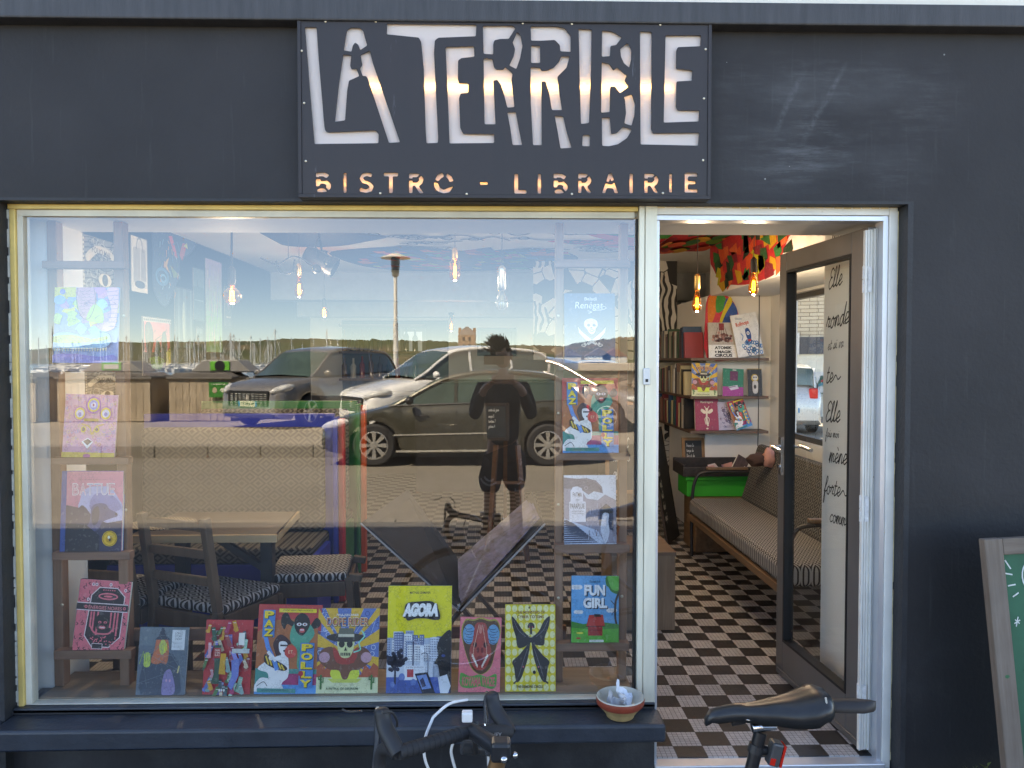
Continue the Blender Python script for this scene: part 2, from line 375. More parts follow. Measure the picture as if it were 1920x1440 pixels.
def pen(A, word, x, y, size, col, t=None, slant=0.25, rot=0.0, jit=0.05, seed=1, up=True):
    """write word with its baseline starting at (x, y); size = x-height in the sheet's own numbers"""
    r = random.Random(seed + len(word)); cx = x; t = t or size * 0.14; cr, sr = math.cos(R(rot)), math.sin(R(rot))
    if up: A.up()
    for ch in word:
        if ch == ' ': cx += size * 0.8; continue
        base = {'è': 'e', 'é': 'e', 'ê': 'e'}.get(ch, ch)
        if base not in PEN: base = base.lower() if base.lower() in PEN else 'o'
        st = list(PEN[base]); ext = max(p[0] for s_ in st for p in s_)
        if ch in 'èéê': st = st + [[(.3, 1.7), (.55, 1.4)]]
        for s_ in st:
            q = [(px + r.uniform(-jit, jit) + py * slant, py + r.uniform(-jit, jit)) for px, py in s_]
            q = path(q, 4) if len(q) > 2 else q
            A.line([(cx + (a * cr) * size + (b * sr) * size * 0, y - b * size + (cx - x) * 0 + ((cx - x) + a * size) * sr) for a, b in q], t, col, up=False)
            A.z -= 0.02 * (len(q) - 1)
        cx += (ext + 0.02) * size
    return cx
# ================================================================ ground
def ground_mat(name, base, speck, sc=90, big=0.5, stains=0.25, rough=0.9):
    m, nt, b = newmat(name); v = coords(nt)
    n1 = noise(nt, v, sc, 3, 0.7); n2 = noise(nt, v, big, 6, 0.6); n3 = noise(nt, v, 4, 6)
    cc = mixc(nt, ramp(nt, n1, 0.35, 0.7), lin(base), lin(speck))
    cc = mixc(nt, MA(nt, 'MULTIPLY', ramp(nt, n2, 0.4, 0.7), stains), cc, (0.03, 0.028, 0.026, 1))
    cc = mixc(nt, MA(nt, 'MULTIPLY', ramp(nt, n3, 0.5, 0.75), 0.3), cc, lin(speck))
    nt.links.new(cc, b.inputs['Base Color']); b.inputs['Roughness'].default_value = rough
    bp = nt.nodes.new("ShaderNodeBump"); bp.inputs['Strength'].default_value = 0.7; bp.inputs['Distance'].default_value = 0.006
    nt.links.new(n1, bp.inputs['Height']); nt.links.new(bp.outputs[0], b.inputs['Normal']); return m
m_road = ground_mat("asphalt", (0.13, 0.115, 0.09), (0.30, 0.265, 0.215), 130)
m_quay = ground_mat("quay_surface", (0.25, 0.215, 0.165), (0.36, 0.315, 0.25), 60)
m_pave = ground_mat("pavement_concrete", (0.085, 0.08, 0.075), (0.14, 0.135, 0.125), 110)
ZP, ZR, KERB = -0.12, -0.165, -5.05
g = MB(); g.box(-1500, -75, -3.2, 1500, 900, ZR); tag(g.build("ground", m_quay), kind='structure')
g = MB(); g.box(-60, -10.7, ZR + 0.001, 2.9, KERB - 0.001, ZR + 0.006); g.box(2.9, -30, ZR + 0.001, 14.5, 80, ZR + 0.006)
tag(g.build("road", m_road), kind='structure')
g = MB(); g.box(-60, KERB, -0.5, 2.9, 1.0, ZP); tag(g.build("pavement", m_pave, bevel=0.012), kind='structure')
m_kerb = pm("kerb_stone", (0.20, 0.18, 0.15), 0.85, var=0.2, scale=9, bump=0.004)
g = MB()
for i in range(40):
    x = -38 + i; g.box(x + 0.004, KERB - 0.14, -0.4, x + 0.996, KERB - 0.002, ZP + 0.004)
tag(g.build("near_kerb", m_kerb, bevel=0.01), kind='structure')
g = MB()
for i in range(56):
    x = -40 + i * 0.9
    if x > 2: break
    g.box(x + 0.004, -10.9, -0.5, x + 0.896, -10.7, ZR + 0.215)
tag(g.build("far_kerb", m_kerb, bevel=0.02), kind='structure')
g = MB(); g.box(-60, -40, -0.6, 2.9, -10.9, ZR + 0.20); tag(g.build("parking_area", m_quay), kind='structure')
m_line = pm("road_paint", (0.75, 0.75, 0.72), 0.7, var=0.15, scale=20)
g = MB()
for i in range(9):
    g.box(-9.2 + i * 0.02, -21.0 - i * 1.0, ZR + 0.202, -6.9 + i * 0.02, -20.55 - i * 1.0, ZR + 0.206)
for x in (-14, -11.5): g.box(x, -20, ZR + 0.202, x + 0.12, -15, ZR + 0.206)
tag(g.build("road_markings", m_line), kind='structure')
# ================================================================ the shop building
m_wall = None
def wall_mat():
    m, nt, b = newmat("charcoal_wall_paint"); v = coords(nt)
    n1 = noise(nt, v, 1.6, 5); n2 = noise(nt, coords(nt, (1.2, 1, 9)), 3.0, 6, 0.7); n3 = noise(nt, coords(nt, (12, 1, 0.8)), 4, 5)
    cc = mixc(nt, ramp(nt, n1, 0.3, 0.75), (0.0172, 0.0166, 0.0178, 1), (0.0320, 0.0305, 0.0325, 1))
    sp = nt.nodes.new("ShaderNodeSeparateXYZ"); tc = nt.nodes.new("ShaderNodeTexCoord"); nt.links.new(tc.outputs['Object'], sp.inputs[0])
    def win(o, a, b2, s):
        x = MA(nt, 'MULTIPLY', MA(nt, 'SUBTRACT', o, a), s); y = MA(nt, 'MULTIPLY', MA(nt, 'SUBTRACT', b2, o), s)
        n = nt.nodes.new("ShaderNodeMath"); n.operation = 'MINIMUM'; n.use_clamp = True
        nt.links.new(x, n.inputs[0]); nt.links.new(y, n.inputs[1]); return n.outputs[0]
    # wiped-off chalk right of the sign board
    wx = win(sp.outputs[0], 0.74, 1.75, 3.0); wz = win(sp.outputs[2], 2.08, 2.66, 8.0)
    n2 = noise(nt, coords(nt, (0.9, 1, 7)), 5.0, 8, 0.75); n4 = noise(nt, v, 3.2, 3)
    f = MA(nt, 'MULTIPLY', MA(nt, 'MULTIPLY', wx, wz), MA(nt, 'MULTIPLY', ramp(nt, n2, 0.47, 0.72), ramp(nt, n4, 0.42, 0.62)))
    f2 = MA(nt, 'MULTIPLY', MA(nt, 'MULTIPLY', wx, wz), ramp(nt, noise(nt, coords(nt, (0.6, 1, 2.2)), 2.6, 5, 0.6), 0.40, 0.75))
    cc = mixc(nt, MA(nt, 'MULTIPLY', f, 0.24), cc, (0.30, 0.32, 0.34, 1)); cc = mixc(nt, MA(nt, 'MULTIPLY', f2, 0.10), cc, (0.34, 0.36, 0.38, 1))
    for (xa, ya, xb, yb2) in ((1512, 122, 1450, 262), (1592, 112, 1498, 278)):      # two wiped chalk strokes
        a_, b2_ = P(xa, ya, -0.075), P(xb, yb2, -0.075); sl_ = (a_.x - b2_.x) / (a_.z - b2_.z)
        bend = MA(nt, 'MULTIPLY', noise(nt, v, 1.8, 2), 0.10)
        dl = MA(nt, 'ABSOLUTE', MA(nt, 'SUBTRACT', MA(nt, 'SUBTRACT', sp.outputs[0], MA(nt, 'ADD', bend, b2_.x - 0.05)), MA(nt, 'MULTIPLY', MA(nt, 'SUBTRACT', sp.outputs[2], b2_.z), sl_)))
        ln = MA(nt, 'MULTIPLY', MA(nt, 'MULTIPLY', ramp(nt, dl, 0.004, 0.016, (1, 1, 1, 1), (0, 0, 0, 1)), win(sp.outputs[2], b2_.z, a_.z, 14.0)), ramp(nt, noise(nt, v, 40, 4), 0.35, 0.7))
        cc = mixc(nt, MA(nt, 'MULTIPLY', ln, 0.14), cc, (0.32, 0.34, 0.36, 1))
    crk = nt.nodes.new("ShaderNodeTexVoronoi"); crk.feature = 'DISTANCE_TO_EDGE'; crk.inputs['Scale'].default_value = 1.3
    nt.links.new(mixc(nt, 0.12, v, nt.nodes[-1].outputs[0]) if False else v, crk.inputs['Vector'])
    low = win(sp.outputs[2], -0.6, 0.75, 1.2)
    cc = mixc(nt, MA(nt, 'MULTIPLY', MA(nt, 'MULTIPLY', low, ramp(nt, noise(nt, v, 3.0, 8, 0.7), 0.48, 0.7)), 0.16), cc, (0.20, 0.20, 0.19, 1))
    # rain streaks and pale specks
    cc = mixc(nt, MA(nt, 'MULTIPLY', ramp(nt, n3, 0.62, 0.8), 0.06), cc, (0.3, 0.3, 0.3, 1))
    vo = nt.nodes.new("ShaderNodeTexVoronoi"); vo.inputs['Scale'].default_value = 9; nt.links.new(v, vo.inputs['Vector'])
    sc = MA(nt, 'MULTIPLY', MA(nt, 'LESS_THAN', vo.outputs['Distance'], 0.03), MA(nt, 'GREATER_THAN', noise(nt, v, 3.3, 2), 0.56))
    cc = mixc(nt, MA(nt, 'MULTIPLY', sc, 0.5), cc, (0.4, 0.4, 0.38, 1))
    nt.links.new(cc, b.inputs['Base Color']); b.inputs['Roughness'].default_value = 0.62; b.inputs['Specular IOR Level'].default_value = 0.35
    bp = nt.nodes.new("ShaderNodeBump"); bp.inputs['Strength'].default_value = 0.5; bp.inputs['Distance'].default_value = 0.004
    h = MA(nt, 'ADD', noise(nt, v, 55, 4), MA(nt, 'MULTIPLY', noise(nt, v, 4, 2), 3.0))
    nt.links.new(h, bp.inputs['Height']); nt.links.new(bp.outputs[0], b.inputs['Normal']); return m
m_wall = wall_mat()
m_dark = pm("black_reveal_paint", (0.022, 0.023, 0.026), 0.6, var=0.3, scale=9, bump=0.004, wear=((0.35, 0.33, 0.28), 30, 0.74))
m_ledge = pm("blue_black_ledge_paint", (0.030, 0.036, 0.046), 0.4, var=0.35, scale=5, bump=0.003, wear=((0.33, 0.36, 0.4), 22, 0.71))
m_render = pm("cream_render", (0.72, 0.69, 0.6), 0.85, var=0.08, scale=3, bump=0.004)
m_white = pm("interior_white_paint", (0.80, 0.79, 0.76), 0.75, var=0.04, scale=2, bump=0.001)
m_goldrefl = pm("anodised_aluminium_reflected_gold", (0.78, 0.56, 0.19), 0.42, metal=0.2, var=0.14, scale=7, wear=((0.3, 0.25, 0.12), 16, 0.7))  # gold of the reflected sunlit ground put into the base colour
m_alu = pm("silver_aluminium", (0.62, 0.63, 0.66), 0.35, metal=0.6, var=0.1, scale=5, stretch=(1, 1, 0.2))
m_cream = pm("cream_mullion_metal", (0.74, 0.70, 0.56), 0.45, metal=0.25, var=0.16, scale=4, stretch=(3, 3, 0.5), wear=((0.45, 0.4, 0.28), 14, 0.68))
m_framew = pm("white_door_frame_metal", (0.78, 0.76, 0.70), 0.42, metal=0.1, var=0.12, scale=5, wear=((0.42, 0.34, 0.22), 34, 0.67))
m_doorgrey = pm("grey_door_metal", (0.20, 0.19, 0.185), 0.42, metal=0.5, var=0.18, scale=3, stretch=(1, 1, 0.3))
m_black = pm("black_rubber", (0.012, 0.012, 0.013), 0.6)
m_tex = printed()

XL = P(24, 860).x; XR = P(1676, 860).x; XM0 = P(1194, 860).x; XM1 = P(1228, 860).x; XD1 = P(1655, 900).x
ZT = P(900, 387).z; ZG = P(700, 1308).z; ZLT = ZG - 0.022
WY = -0.075                                   # painted wall face stands in front of the frames
ZC0, ZC1 = P(960, 41, -0.14).z, P(960, -1, -0.14).z
bld = thing("shop_building", "charcoal painted bistro front with cream wall above the ledge, big window and open door", "building", (0, 0, 0))
w = MB()
w.box(-14, WY, -0.5, XL - 0.02, 0.16, ZT + 0.01)              # left pier
w.box(XR + 0.02, WY, -0.5, 2.45, 0.16, ZT + 0.01)             # right pier
w.box(-14, WY, ZT + 0.01, 2.45, 0.16, ZC0 + 0.03)             # band above
w.build("facade_wall", m_wall, bld)
w = MB(); w.box(-14.05, -0.14, ZC0, 2.5, 0.2, ZC1); w.build("ledge_moulding", pm("painted_ledge", (0.045, 0.046, 0.050), 0.55, var=0.3, scale=6, stretch=(6, 1, 0.6), bump=0.003, wear=((0.5, 0.52, 0.52), 40, 0.72)), bld, bevel=0.006)
w = MB(); w.box(-14, -0.06, ZC1, 2.45, 9, 8.3); w.box(-14, 0.42, -0.5, -2.42, 9, ZC1 - 0.003); w.box(-2.42, 8.6, -0.5, 2.45, 9, ZC1 - 0.003)
w.build("upper_wall", m_render, bld)
# reveals (dark, chipped) round the opening
w = MB(); w.box(XL - 0.02, WY - 0.002, ZLT - 0.3, XL, 0.1, ZT); w.box(XR, WY - 0.002, -0.12, XR + 0.02, 0.1, ZT); w.box(XL - 0.02, WY - 0.002, ZT, XR + 0.02, 0.1, ZT + 0.0101)
w.build("reveal", m_dark, bld)
# wall below the window and its deep ledge
w = MB(); w.box(XL, -0.03, -0.5, XM1 - 0.002, 0.16, ZLT - 0.002); w.build("lower_wall", m_wall, bld)
LF = -0.165
w = MB(); w.box(-2.6, LF, P(300, 1404, LF).z, XL, WY - 0.003, ZLT - 0.015); w.box(XL, LF, P(300, 1404, LF).z, XM1 + 0.012, -0.03, ZLT - 0.015)
w.build("window_ledge", m_ledge, bld, bevel=0.012, seg=3)
w = MB(); w.box(XL, -0.030, ZLT - 0.014, XM1, 0.16, ZLT + 0.006); w.build("ledge_upstand", m_ledge, bld, bevel=0.004)
# ------------------------------------------------ window frame
win = MB(); win.box(XL + 0.004, -0.012, ZT - 0.018, XM0 - 0.001, 0.05, ZT)                       # top bar, gold reflection put into its colour
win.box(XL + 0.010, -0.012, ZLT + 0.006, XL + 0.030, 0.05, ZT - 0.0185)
wf = win.build("window_frame", m_goldrefl, bld, bevel=0.0025)
w = MB(); w.box(XL, -0.004, ZLT + 0.006, XL + 0.0098, 0.05, ZT - 0.019)
zz = ZLT + 0.02
while zz < ZT - 0.04:
    h = rnd.uniform(0.02, 0.09); w.box(XL - 0.004 - rnd.uniform(0, 0.006), -0.009, zz, XL + 0.009, -0.003, min(zz + h, ZT - 0.02)); zz += h * rnd.uniform(1.0, 1.8)
w.build("putty_edge", pm("old_putty", (0.62, 0.60, 0.52), 0.8, var=0.2, scale=30, bump=0.003), wf, bevel=0.002)
w = MB(); w.box(XL + 0.0305, 0.0, ZT - 0.042, XM0 - 0.012, 0.045, ZT - 0.0185); w.box(XL + 0.0305, 0.0, ZG - 0.012, XL + 0.052, 0.045, ZT - 0.0425)
w.box(XL + 0.0305, 0.0, ZLT + 0.0065, XM0 - 0.012, 0.045, ZG - 0.0125)
w.build("inner_bead", pm("cream_bead", (0.66, 0.63, 0.52), 0.5, var=0.14, scale=6, wear=((0.2, 0.2, 0.18), 30, 0.66)), wf, bevel=0.003)
gl_win = glass("window_glass", 0.13, (0.96, 0.98, 0.98))
cl = clear("glass_back")
gx0, gx1, gz0, gz1 = XL + 0.052, XM0 - 0.006, ZG - 0.012, ZT - 0.0425
def pane(name, x0, x1, z0, z1, y0, y1, parent, front):
    b = MB(); b.cur = 0; b.quad((x0, y0, z0), (x1, y0, z0), (x1, y0, z1), (x0, y0, z1)); b.cur = 1
    b.quad((x0, y1, z0), (x0, y1, z1), (x1, y1, z1), (x1, y1, z0))
    b.quad((x0, y0, z0), (x0, y0, z1), (x0, y1, z1), (x0, y1, z0)); b.quad((x1, y0, z0), (x1, y1, z0), (x1, y1, z1), (x1, y0, z1))
    return b.build(name, [front, cl], parent)
pane("window_pane", gx0, gx1, gz0, gz1, 0.014, 0.022, bld, gl_win)
# black seal at the mullion
w = MB(); w.box(XM0 - 0.0058, 0.002, gz0, XM0 + 0.001, 0.05, gz1); w.build("glazing_seal", m_black, wf)
# mullion and door frame
w = MB(); w.box(XM0 + 0.001, -0.022, ZLT - 0.01, XM0 + 0.022, 0.06, ZT); w.box(XM0 + 0.0235, -0.026, -0.03, XM1 - 0.001, 0.06, ZT)
mu = w.build("mullion", m_cream, bld, bevel=0.002)
ZF = P(1400, 404).z; ZF2 = P(1400, 414).z
w = MB(); w.box(XM1, -0.012, ZF, XR - 0.036, 0.06, ZT); w.box(XR - 0.0355, -0.012, -0.03, XR - 0.004, 0.06, ZT)
df = w.build("door_frame", m_framew, bld, bevel=0.002)
w = MB(); w.box(XM1 + 0.001, -0.006, ZF2, XR - 0.054, 0.06, ZF - 0.001); w.box(XM1, -0.004, -0.02, XM1 + 0.012, 0.06, ZF2 - 0.0005); w.box(XR - 0.054, -0.006, -0.02, XR - 0.0362, 0.06, ZF - 0.001)
w.build("frame_lip", m_alu, df, bevel=0.0015)
w = MB(); zz = 0.0
while zz < ZT - 0.02:
    h = rnd.uniform(0.015, 0.07); w.box(XR - 0.006, -0.010, zz, XR + rnd.uniform(-0.002, 0.005), 0.0, min(zz + h, ZT - 0.001)); zz += h
for i in range(26):
    x = XM1 + i * (XR - XM1) / 26; w.box(x, -0.0145, ZT - rnd.uniform(0.002, 0.007), x + 0.028, -0.0115, ZT - 0.0005)
w.build("flaking_filler", pm("yellowed_filler", (0.72, 0.60, 0.36), 0.8, var=0.2, scale=25, bump=0.003), df)
w = MB(); w.box(XM1, -0.03, -0.03, XR - 0.03, 0.12, -0.004); w.build("threshold", m_alu, bld, bevel=0.004)
# bell push on the mullion
bp_ = P(1212, 706, -0.026)
w = MB(); w.box(bp_.x - 0.013, -0.034, bp_.z - 0.031, bp_.x + 0.013, -0.0262, bp_.z + 0.031)
bell = w.build("door_sensor", pm("white_plastic", (0.7, 0.69, 0.66), 0.35), bevel=0.006, seg=3)
tag(bell, "small white plastic door contact stuck on the cream mullion", "door contact")
w = MB(); w.box(bp_.x - 0.005, -0.0352, bp_.z - 0.02, bp_.x + 0.005, -0.0342, bp_.z - 0.009); w.build("sensor_window", m_black, bell)
# ------------------------------------------------ entrance door, swung inwards on its right-hand hinges
HX, HY = XR - 0.062, 0.055
DW = 0.80; DZ0, DZ1 = 0.005, ZF2 - 0.012
ang = -86.5                                      # leaf local +x runs from the hinge to the free edge
door = thing("entrance_door", None, None, (HX, HY, 0), (0, 0, R(180 + ang)))
del_keys = [k for k in list(door.keys())]
door.parent = bld
# local: x 0..DW from the hinge, y: -0.022..0.022, outside face is +y after the swing
def dbox(n, x0, z0, x1, z1, m, y=0.022, par=None, bev=0.003):
    return MB().box(x0, -y, z0, x1, y, z1).build(n, m, par or door, bevel=bev)
HS = 0.125
dbox("hinge_stile", 0.0, DZ0, HS, DZ1, m_doorgrey); dbox("lock_stile", DW - 0.075, DZ0, DW, DZ1, m_doorgrey)
dbox("top_rail", HS + 0.0002, DZ1 - 0.085, DW - 0.0752, DZ1, m_doorgrey); dbox("bottom_rail", HS + 0.0002, DZ0, DW - 0.0752, DZ0 + 0.17, m_doorgrey)
dbox("weather_bar", 0.02, DZ0 + 0.002, DW - 0.02, DZ0 + 0.028, m_doorgrey, 0.028)
w = MB()
for k in range(6): w.box(-0.010 - 0.003 * (k % 3), -0.024 + k * 0.0115, DZ0 + 0.01, -0.0005, -0.0165 + k * 0.0115, DZ1 - 0.005 - 0.002 * k)
w.box(-0.006, -0.0225, DZ0 + 0.011, -0.0004, 0.040, DZ1 - 0.02); w.build("edge_profile", m_framew, door)
w = MB(); g0, g1 = DZ0 + 0.1702, DZ1 - 0.0852
w.box(HS + 0.0002, -0.024, g0, HS + 0.011, 0.024, g1); w.box(DW - 0.086, -0.024, g0, DW - 0.0752, 0.024, g1); w.box(HS + 0.0112, -0.024, g0, DW - 0.0862, 0.024, g0 + 0.011); w.box(HS + 0.0112, -0.024, g1 - 0.011, DW - 0.0862, 0.024, g1)
w.build("glazing_bead", m_black, door)
b_ = MB(); b_.cur = 0; b_.quad((HS + 0.0115, 0.004, g0 + 0.0115), (HS + 0.0115, 0.004, g1 - 0.0115), (DW - 0.0865, 0.004, g1 - 0.0115), (DW - 0.0865, 0.004, g0 + 0.0115))
b_.cur = 1; b_.quad((HS + 0.0115, -0.004, g0 + 0.0115), (DW - 0.0865, -0.004, g0 + 0.0115), (DW - 0.0865, -0.004, g1 - 0.0115), (HS + 0.0115, -0.004, g1 - 0.0115))
b_.build("door_glass", [glass("door_glass_mat", 0.05, (0.95, 0.97, 0.96), power=6.0), cl], door)
hz = 1.06
for s in (1, -1):
    w = MB(); w.box(DW - 0.052, s * 0.0225, hz - 0.09, DW - 0.022, s * 0.030, hz + 0.09)
    w.tube(path([(DW - 0.037, s * 0.03, hz + 0.045), (DW - 0.037, s * 0.062, hz + 0.045), (DW - 0.052, s * 0.072, hz + 0.045), (DW - 0.15, s * 0.074, hz + 0.038)]), 0.0095, 10)
    w.tube([(DW - 0.037, s * 0.03, hz - 0.05), (DW - 0.037, s * 0.038, hz - 0.05)], 0.011, 12)
    w.build("door_handle", pm("satin_handle_metal", (0.75, 0.75, 0.76), 0.22, metal=0.95), door, smooth=True)
for z in (DZ1 - 0.2, 0.95, 0.22):
    w = MB(); w.tube([(-0.004, 0.034, z - 0.05), (-0.004, 0.034, z - 0.002)], 0.0105, 14); w.tube([(-0.004, 0.034, z + 0.002), (-0.004, 0.034, z + 0.05)], 0.0105, 14)
    w.box(-0.02, 0.016, z - 0.048, -0.0105, 0.03, z + 0.048); w.build("hinge", pm("white_hinge_paint", (0.7, 0.69, 0.67), 0.5, var=0.2, scale=40), door, smooth=True)
# ------------------------------------------------ inside of the shop
ZCE = 2.47; ZS = P(700, 402).z - 0.003; SY = 0.42
LX, RX, BY = -2.42, 2.32, 7.6
inn = MB()
inn.box(LX - 0.15, 0.4201, -0.3, LX, BY + 0.2, 2.68); inn.box(LX - 0.1501, 0.162, -0.3, XL + 0.052, 0.42, 2.68)
inn.box(LX, BY, -0.3, RX, BY + 0.15, 2.68)
inn.build("inner_wall", m_white, bld)
w = MB()                                           # right wall with its side window
WY0, WY1, WZ0, WZ1 = 1.3, 3.42, 0.9, 2.03
w.box(RX, 0.162, -0.3, 2.449, WY0, 2.68); w.box(RX, WY1, -0.3, 2.449, 8.6, 2.68)
w.box(RX, WY0 + 0.0003, -0.3, 2.449, WY1 - 0.0003, WZ0); w.box(RX, WY0 + 0.0003, WZ1, 2.449, WY1 - 0.0003, 2.68); w.build("side_wall", m_white, bld)
w = MB(); w.box(2.36, WY0, WZ1 - 0.04, 2.41, WY1, WZ1); w.box(2.36, WY0, WZ0, 2.41, WY1, WZ0 + 0.04); w.box(2.36, WY1 - 0.04, WZ0 + 0.0402, 2.41, WY1, WZ1 - 0.0402); w.box(2.36, WY0, WZ0 + 0.0402, 2.41, WY0 + 0.04, WZ1 - 0.0402)
sw = w.build("side_window", pm("dark_window_frame", (0.06, 0.06, 0.06), 0.5), bld)
MB().quad((2.385, WY0 + 0.0402, WZ0 + 0.0402), (2.385, WY0 + 0.0402, WZ1 - 0.0402), (2.385, WY1 - 0.0402, WZ1 - 0.0402), (2.385, WY1 - 0.0402, WZ0 + 0.0402)).build("side_pane", glass("side_glass", 0.05), sw)
w = MB(); w.box(XL + 0.02, 0.0225, ZS + 0.001, XM0 + 0.02, 0.4195, ZS + 0.06); w.box(XM0 + 0.0205, 0.062, ZS - 0.002, RX - 0.001, 0.4195, ZS + 0.06)
w.box(XL + 0.0, 0.162, ZS + 0.0605, RX - 0.001, SY, 2.68); w.build("window_soffit", m_white, bld)
w = MB(); w.box(1.56, 0.162, -0.02, RX - 0.002, 0.78, ZCE - 0.001); w.box(1.56, 0.061, -0.02, 1.70, 0.1615, ZS - 0.003); pier = w.build("door_pier", m_white, bld)
w = MB(); w.box(1.80, 0.781, 2.05, RX - 0.002, 3.65, ZCE - 0.001); w.build("bulkhead", m_white, bld)
m_ceil = m_white
ce = MB(); ce.box(LX, 0.4205, ZCE, RX, BY, ZCE + 0.1); tag(ce.build("ceiling", m_ceil), kind='structure')
w = MB(); w.box(LX, 5.75, 2.17, RX, 6.05, ZCE - 0.0005); w.build("ceiling_beam", pm("beam_paint", (0.40, 0.42, 0.44), 0.7), bld)
w = MB(); w.box(LX, 6.9, 2.05, RX, 7.1, ZCE - 0.0005); w.build("rear_beam", pm("beam_paint", (0.40, 0.42, 0.44), 0.7), bld)
# mosaic floor: black and white squares of 6 x 6 little tiles
def mosaic():
    m, nt, b = newmat("mosaic_tiles"); tc = nt.nodes.new("ShaderNodeTexCoord"); sp = nt.nodes.new("ShaderNodeSeparateXYZ")
    nt.links.new(tc.outputs['Object'], sp.inputs[0]); S = 0.117
    u = MA(nt, 'DIVIDE', sp.outputs[0], S); v = MA(nt, 'DIVIDE', sp.outputs[1], S)
    k = MA(nt, 'FLOORED_MODULO', MA(nt, 'ADD', MA(nt, 'FLOOR', u), MA(nt, 'FLOOR', v)), 2.0); k = MA(nt, 'GREATER_THAN', k, 0.5)
    gu = MA(nt, 'ABSOLUTE', MA(nt, 'SUBTRACT', MA(nt, 'FLOORED_MODULO', MA(nt, 'MULTIPLY', u, 6), 1.0), 0.5))
    gv = MA(nt, 'ABSOLUTE', MA(nt, 'SUBTRACT', MA(nt, 'FLOORED_MODULO', MA(nt, 'MULTIPLY', v, 6), 1.0), 0.5))
    gr = MA(nt, 'GREATER_THAN', MA(nt, 'MAXIMUM', gu, gv), 0.455)
    wn_ = nt.nodes.new("ShaderNodeTexWhiteNoise"); wn_.noise_dimensions = '2D'
    cb = nt.nodes.new("ShaderNodeCombineXYZ"); nt.links.new(MA(nt, 'FLOOR', MA(nt, 'MULTIPLY', u, 6)), cb.inputs[0]); nt.links.new(MA(nt, 'FLOOR', MA(nt, 'MULTIPLY', v, 6)), cb.inputs[1]); nt.links.new(cb.outputs[0], wn_.inputs[0])
    base = mixc(nt, k, (0.016, 0.014, 0.015, 1), (0.48, 0.465, 0.45, 1))
    base = mixc(nt, MA(nt, 'MULTIPLY', wn_.outputs[0], mixc(nt, k, (0.05, 0.05, 0.05, 1), (0.25, 0.25, 0.25, 1))), base, (0.15, 0.135, 0.125, 1))
    gcol = mixc(nt, k, (0.09, 0.085, 0.08, 1), (0.055, 0.05, 0.05, 1))
    cc = mixc(nt, MA(nt, 'MULTIPLY', gr, 0.85), base, gcol)
    dirt = ramp(nt, noise(nt, coords(nt), 2.2, 6), 0.5, 0.75)
    cc = mixc(nt, MA(nt, 'MULTIPLY', dirt, 0.25), cc, (0.09, 0.075, 0.06, 1))
    nt.links.new(cc, b.inputs['Base Color'])
    rr = mixc(nt, gr, (0.33, 0.33, 0.33, 1), (0.8, 0.8, 0.8, 1)); nt.links.new(rr, b.inputs['Roughness'])
    bp = nt.nodes.new("ShaderNodeBump"); bp.inputs['Strength'].default_value = 0.5; bp.inputs['Distance'].default_value = -0.001
    nt.links.new(gr, bp.inputs['Height']); nt.links.new(bp.outputs[0], b.inputs['Normal']); return m
fl = MB(); fl.box(LX, 0.1205, -0.1, RX, BY, 0.0); fl.box(XM1 + 0.001, 0.03, -0.0999, XR - 0.03, 0.1203, 0.0)
tag(fl.build("floor", mosaic()), kind='structure')
# display board behind the glass
m_board = wood("display_board_wood", (0.20, 0.145, 0.095), (0.30, 0.225, 0.15), 0.6, 3, axis=0)
w = MB(); w.box(XL + 0.053, 0.0455, ZG - 0.06, XM0 - 0.001, 0.30, ZG - 0.008); w.box(XL + 0.053, 0.27, 0.0, XM0 - 0.001, 0.2995, ZG - 0.0605)
w.build("display_shelf", m_board, bld, bevel=0.002)

# ================================================================ the sign
SX0, SX1 = P(560, 200, -0.12).x, P(1332, 200, -0.12).x; SZ0, SZ1 = P(940, 373, -0.12).z, P(940, 36, -0.12).z
sw_, sh_ = SX1 - SX0, SZ1 - SZ0
sign = thing("shop_sign", "large black cut-out sign board with glowing white letters above the window", "sign", (SX0, WY, SZ0))
def zs(p):                                         # from the numbers read off the enlarged sign to metres
    x = (p[0] - 48) / (1862 - 48) * sw_; z = (872 - p[1]) / (872 - 74) * sh_; return (x, z)
m_sign = pm("sign_black_metal", (0.025, 0.021, 0.0235), 0.55, var=0.12, scale=4, stretch=(5, 1, 0.6), wear=((0.1, 0.1, 0.11), 5, 0.66))
FR = -0.052                                         # front plane of the board
w = MB(); t = 0.012
w.box(0, FR - 0.006, 0, sw_, -0.001, t); w.box(0, FR - 0.006, sh_ - t, sw_, -0.001, sh_); w.box(0, FR - 0.006, t + 0.0002, t, -0.001, sh_ - t - 0.0002); w.box(sw_ - t, FR - 0.006, t + 0.0002, sw_, -0.001, sh_ - t - 0.0002)
w.build("sign_frame", m_sign, sign, bevel=0.001)
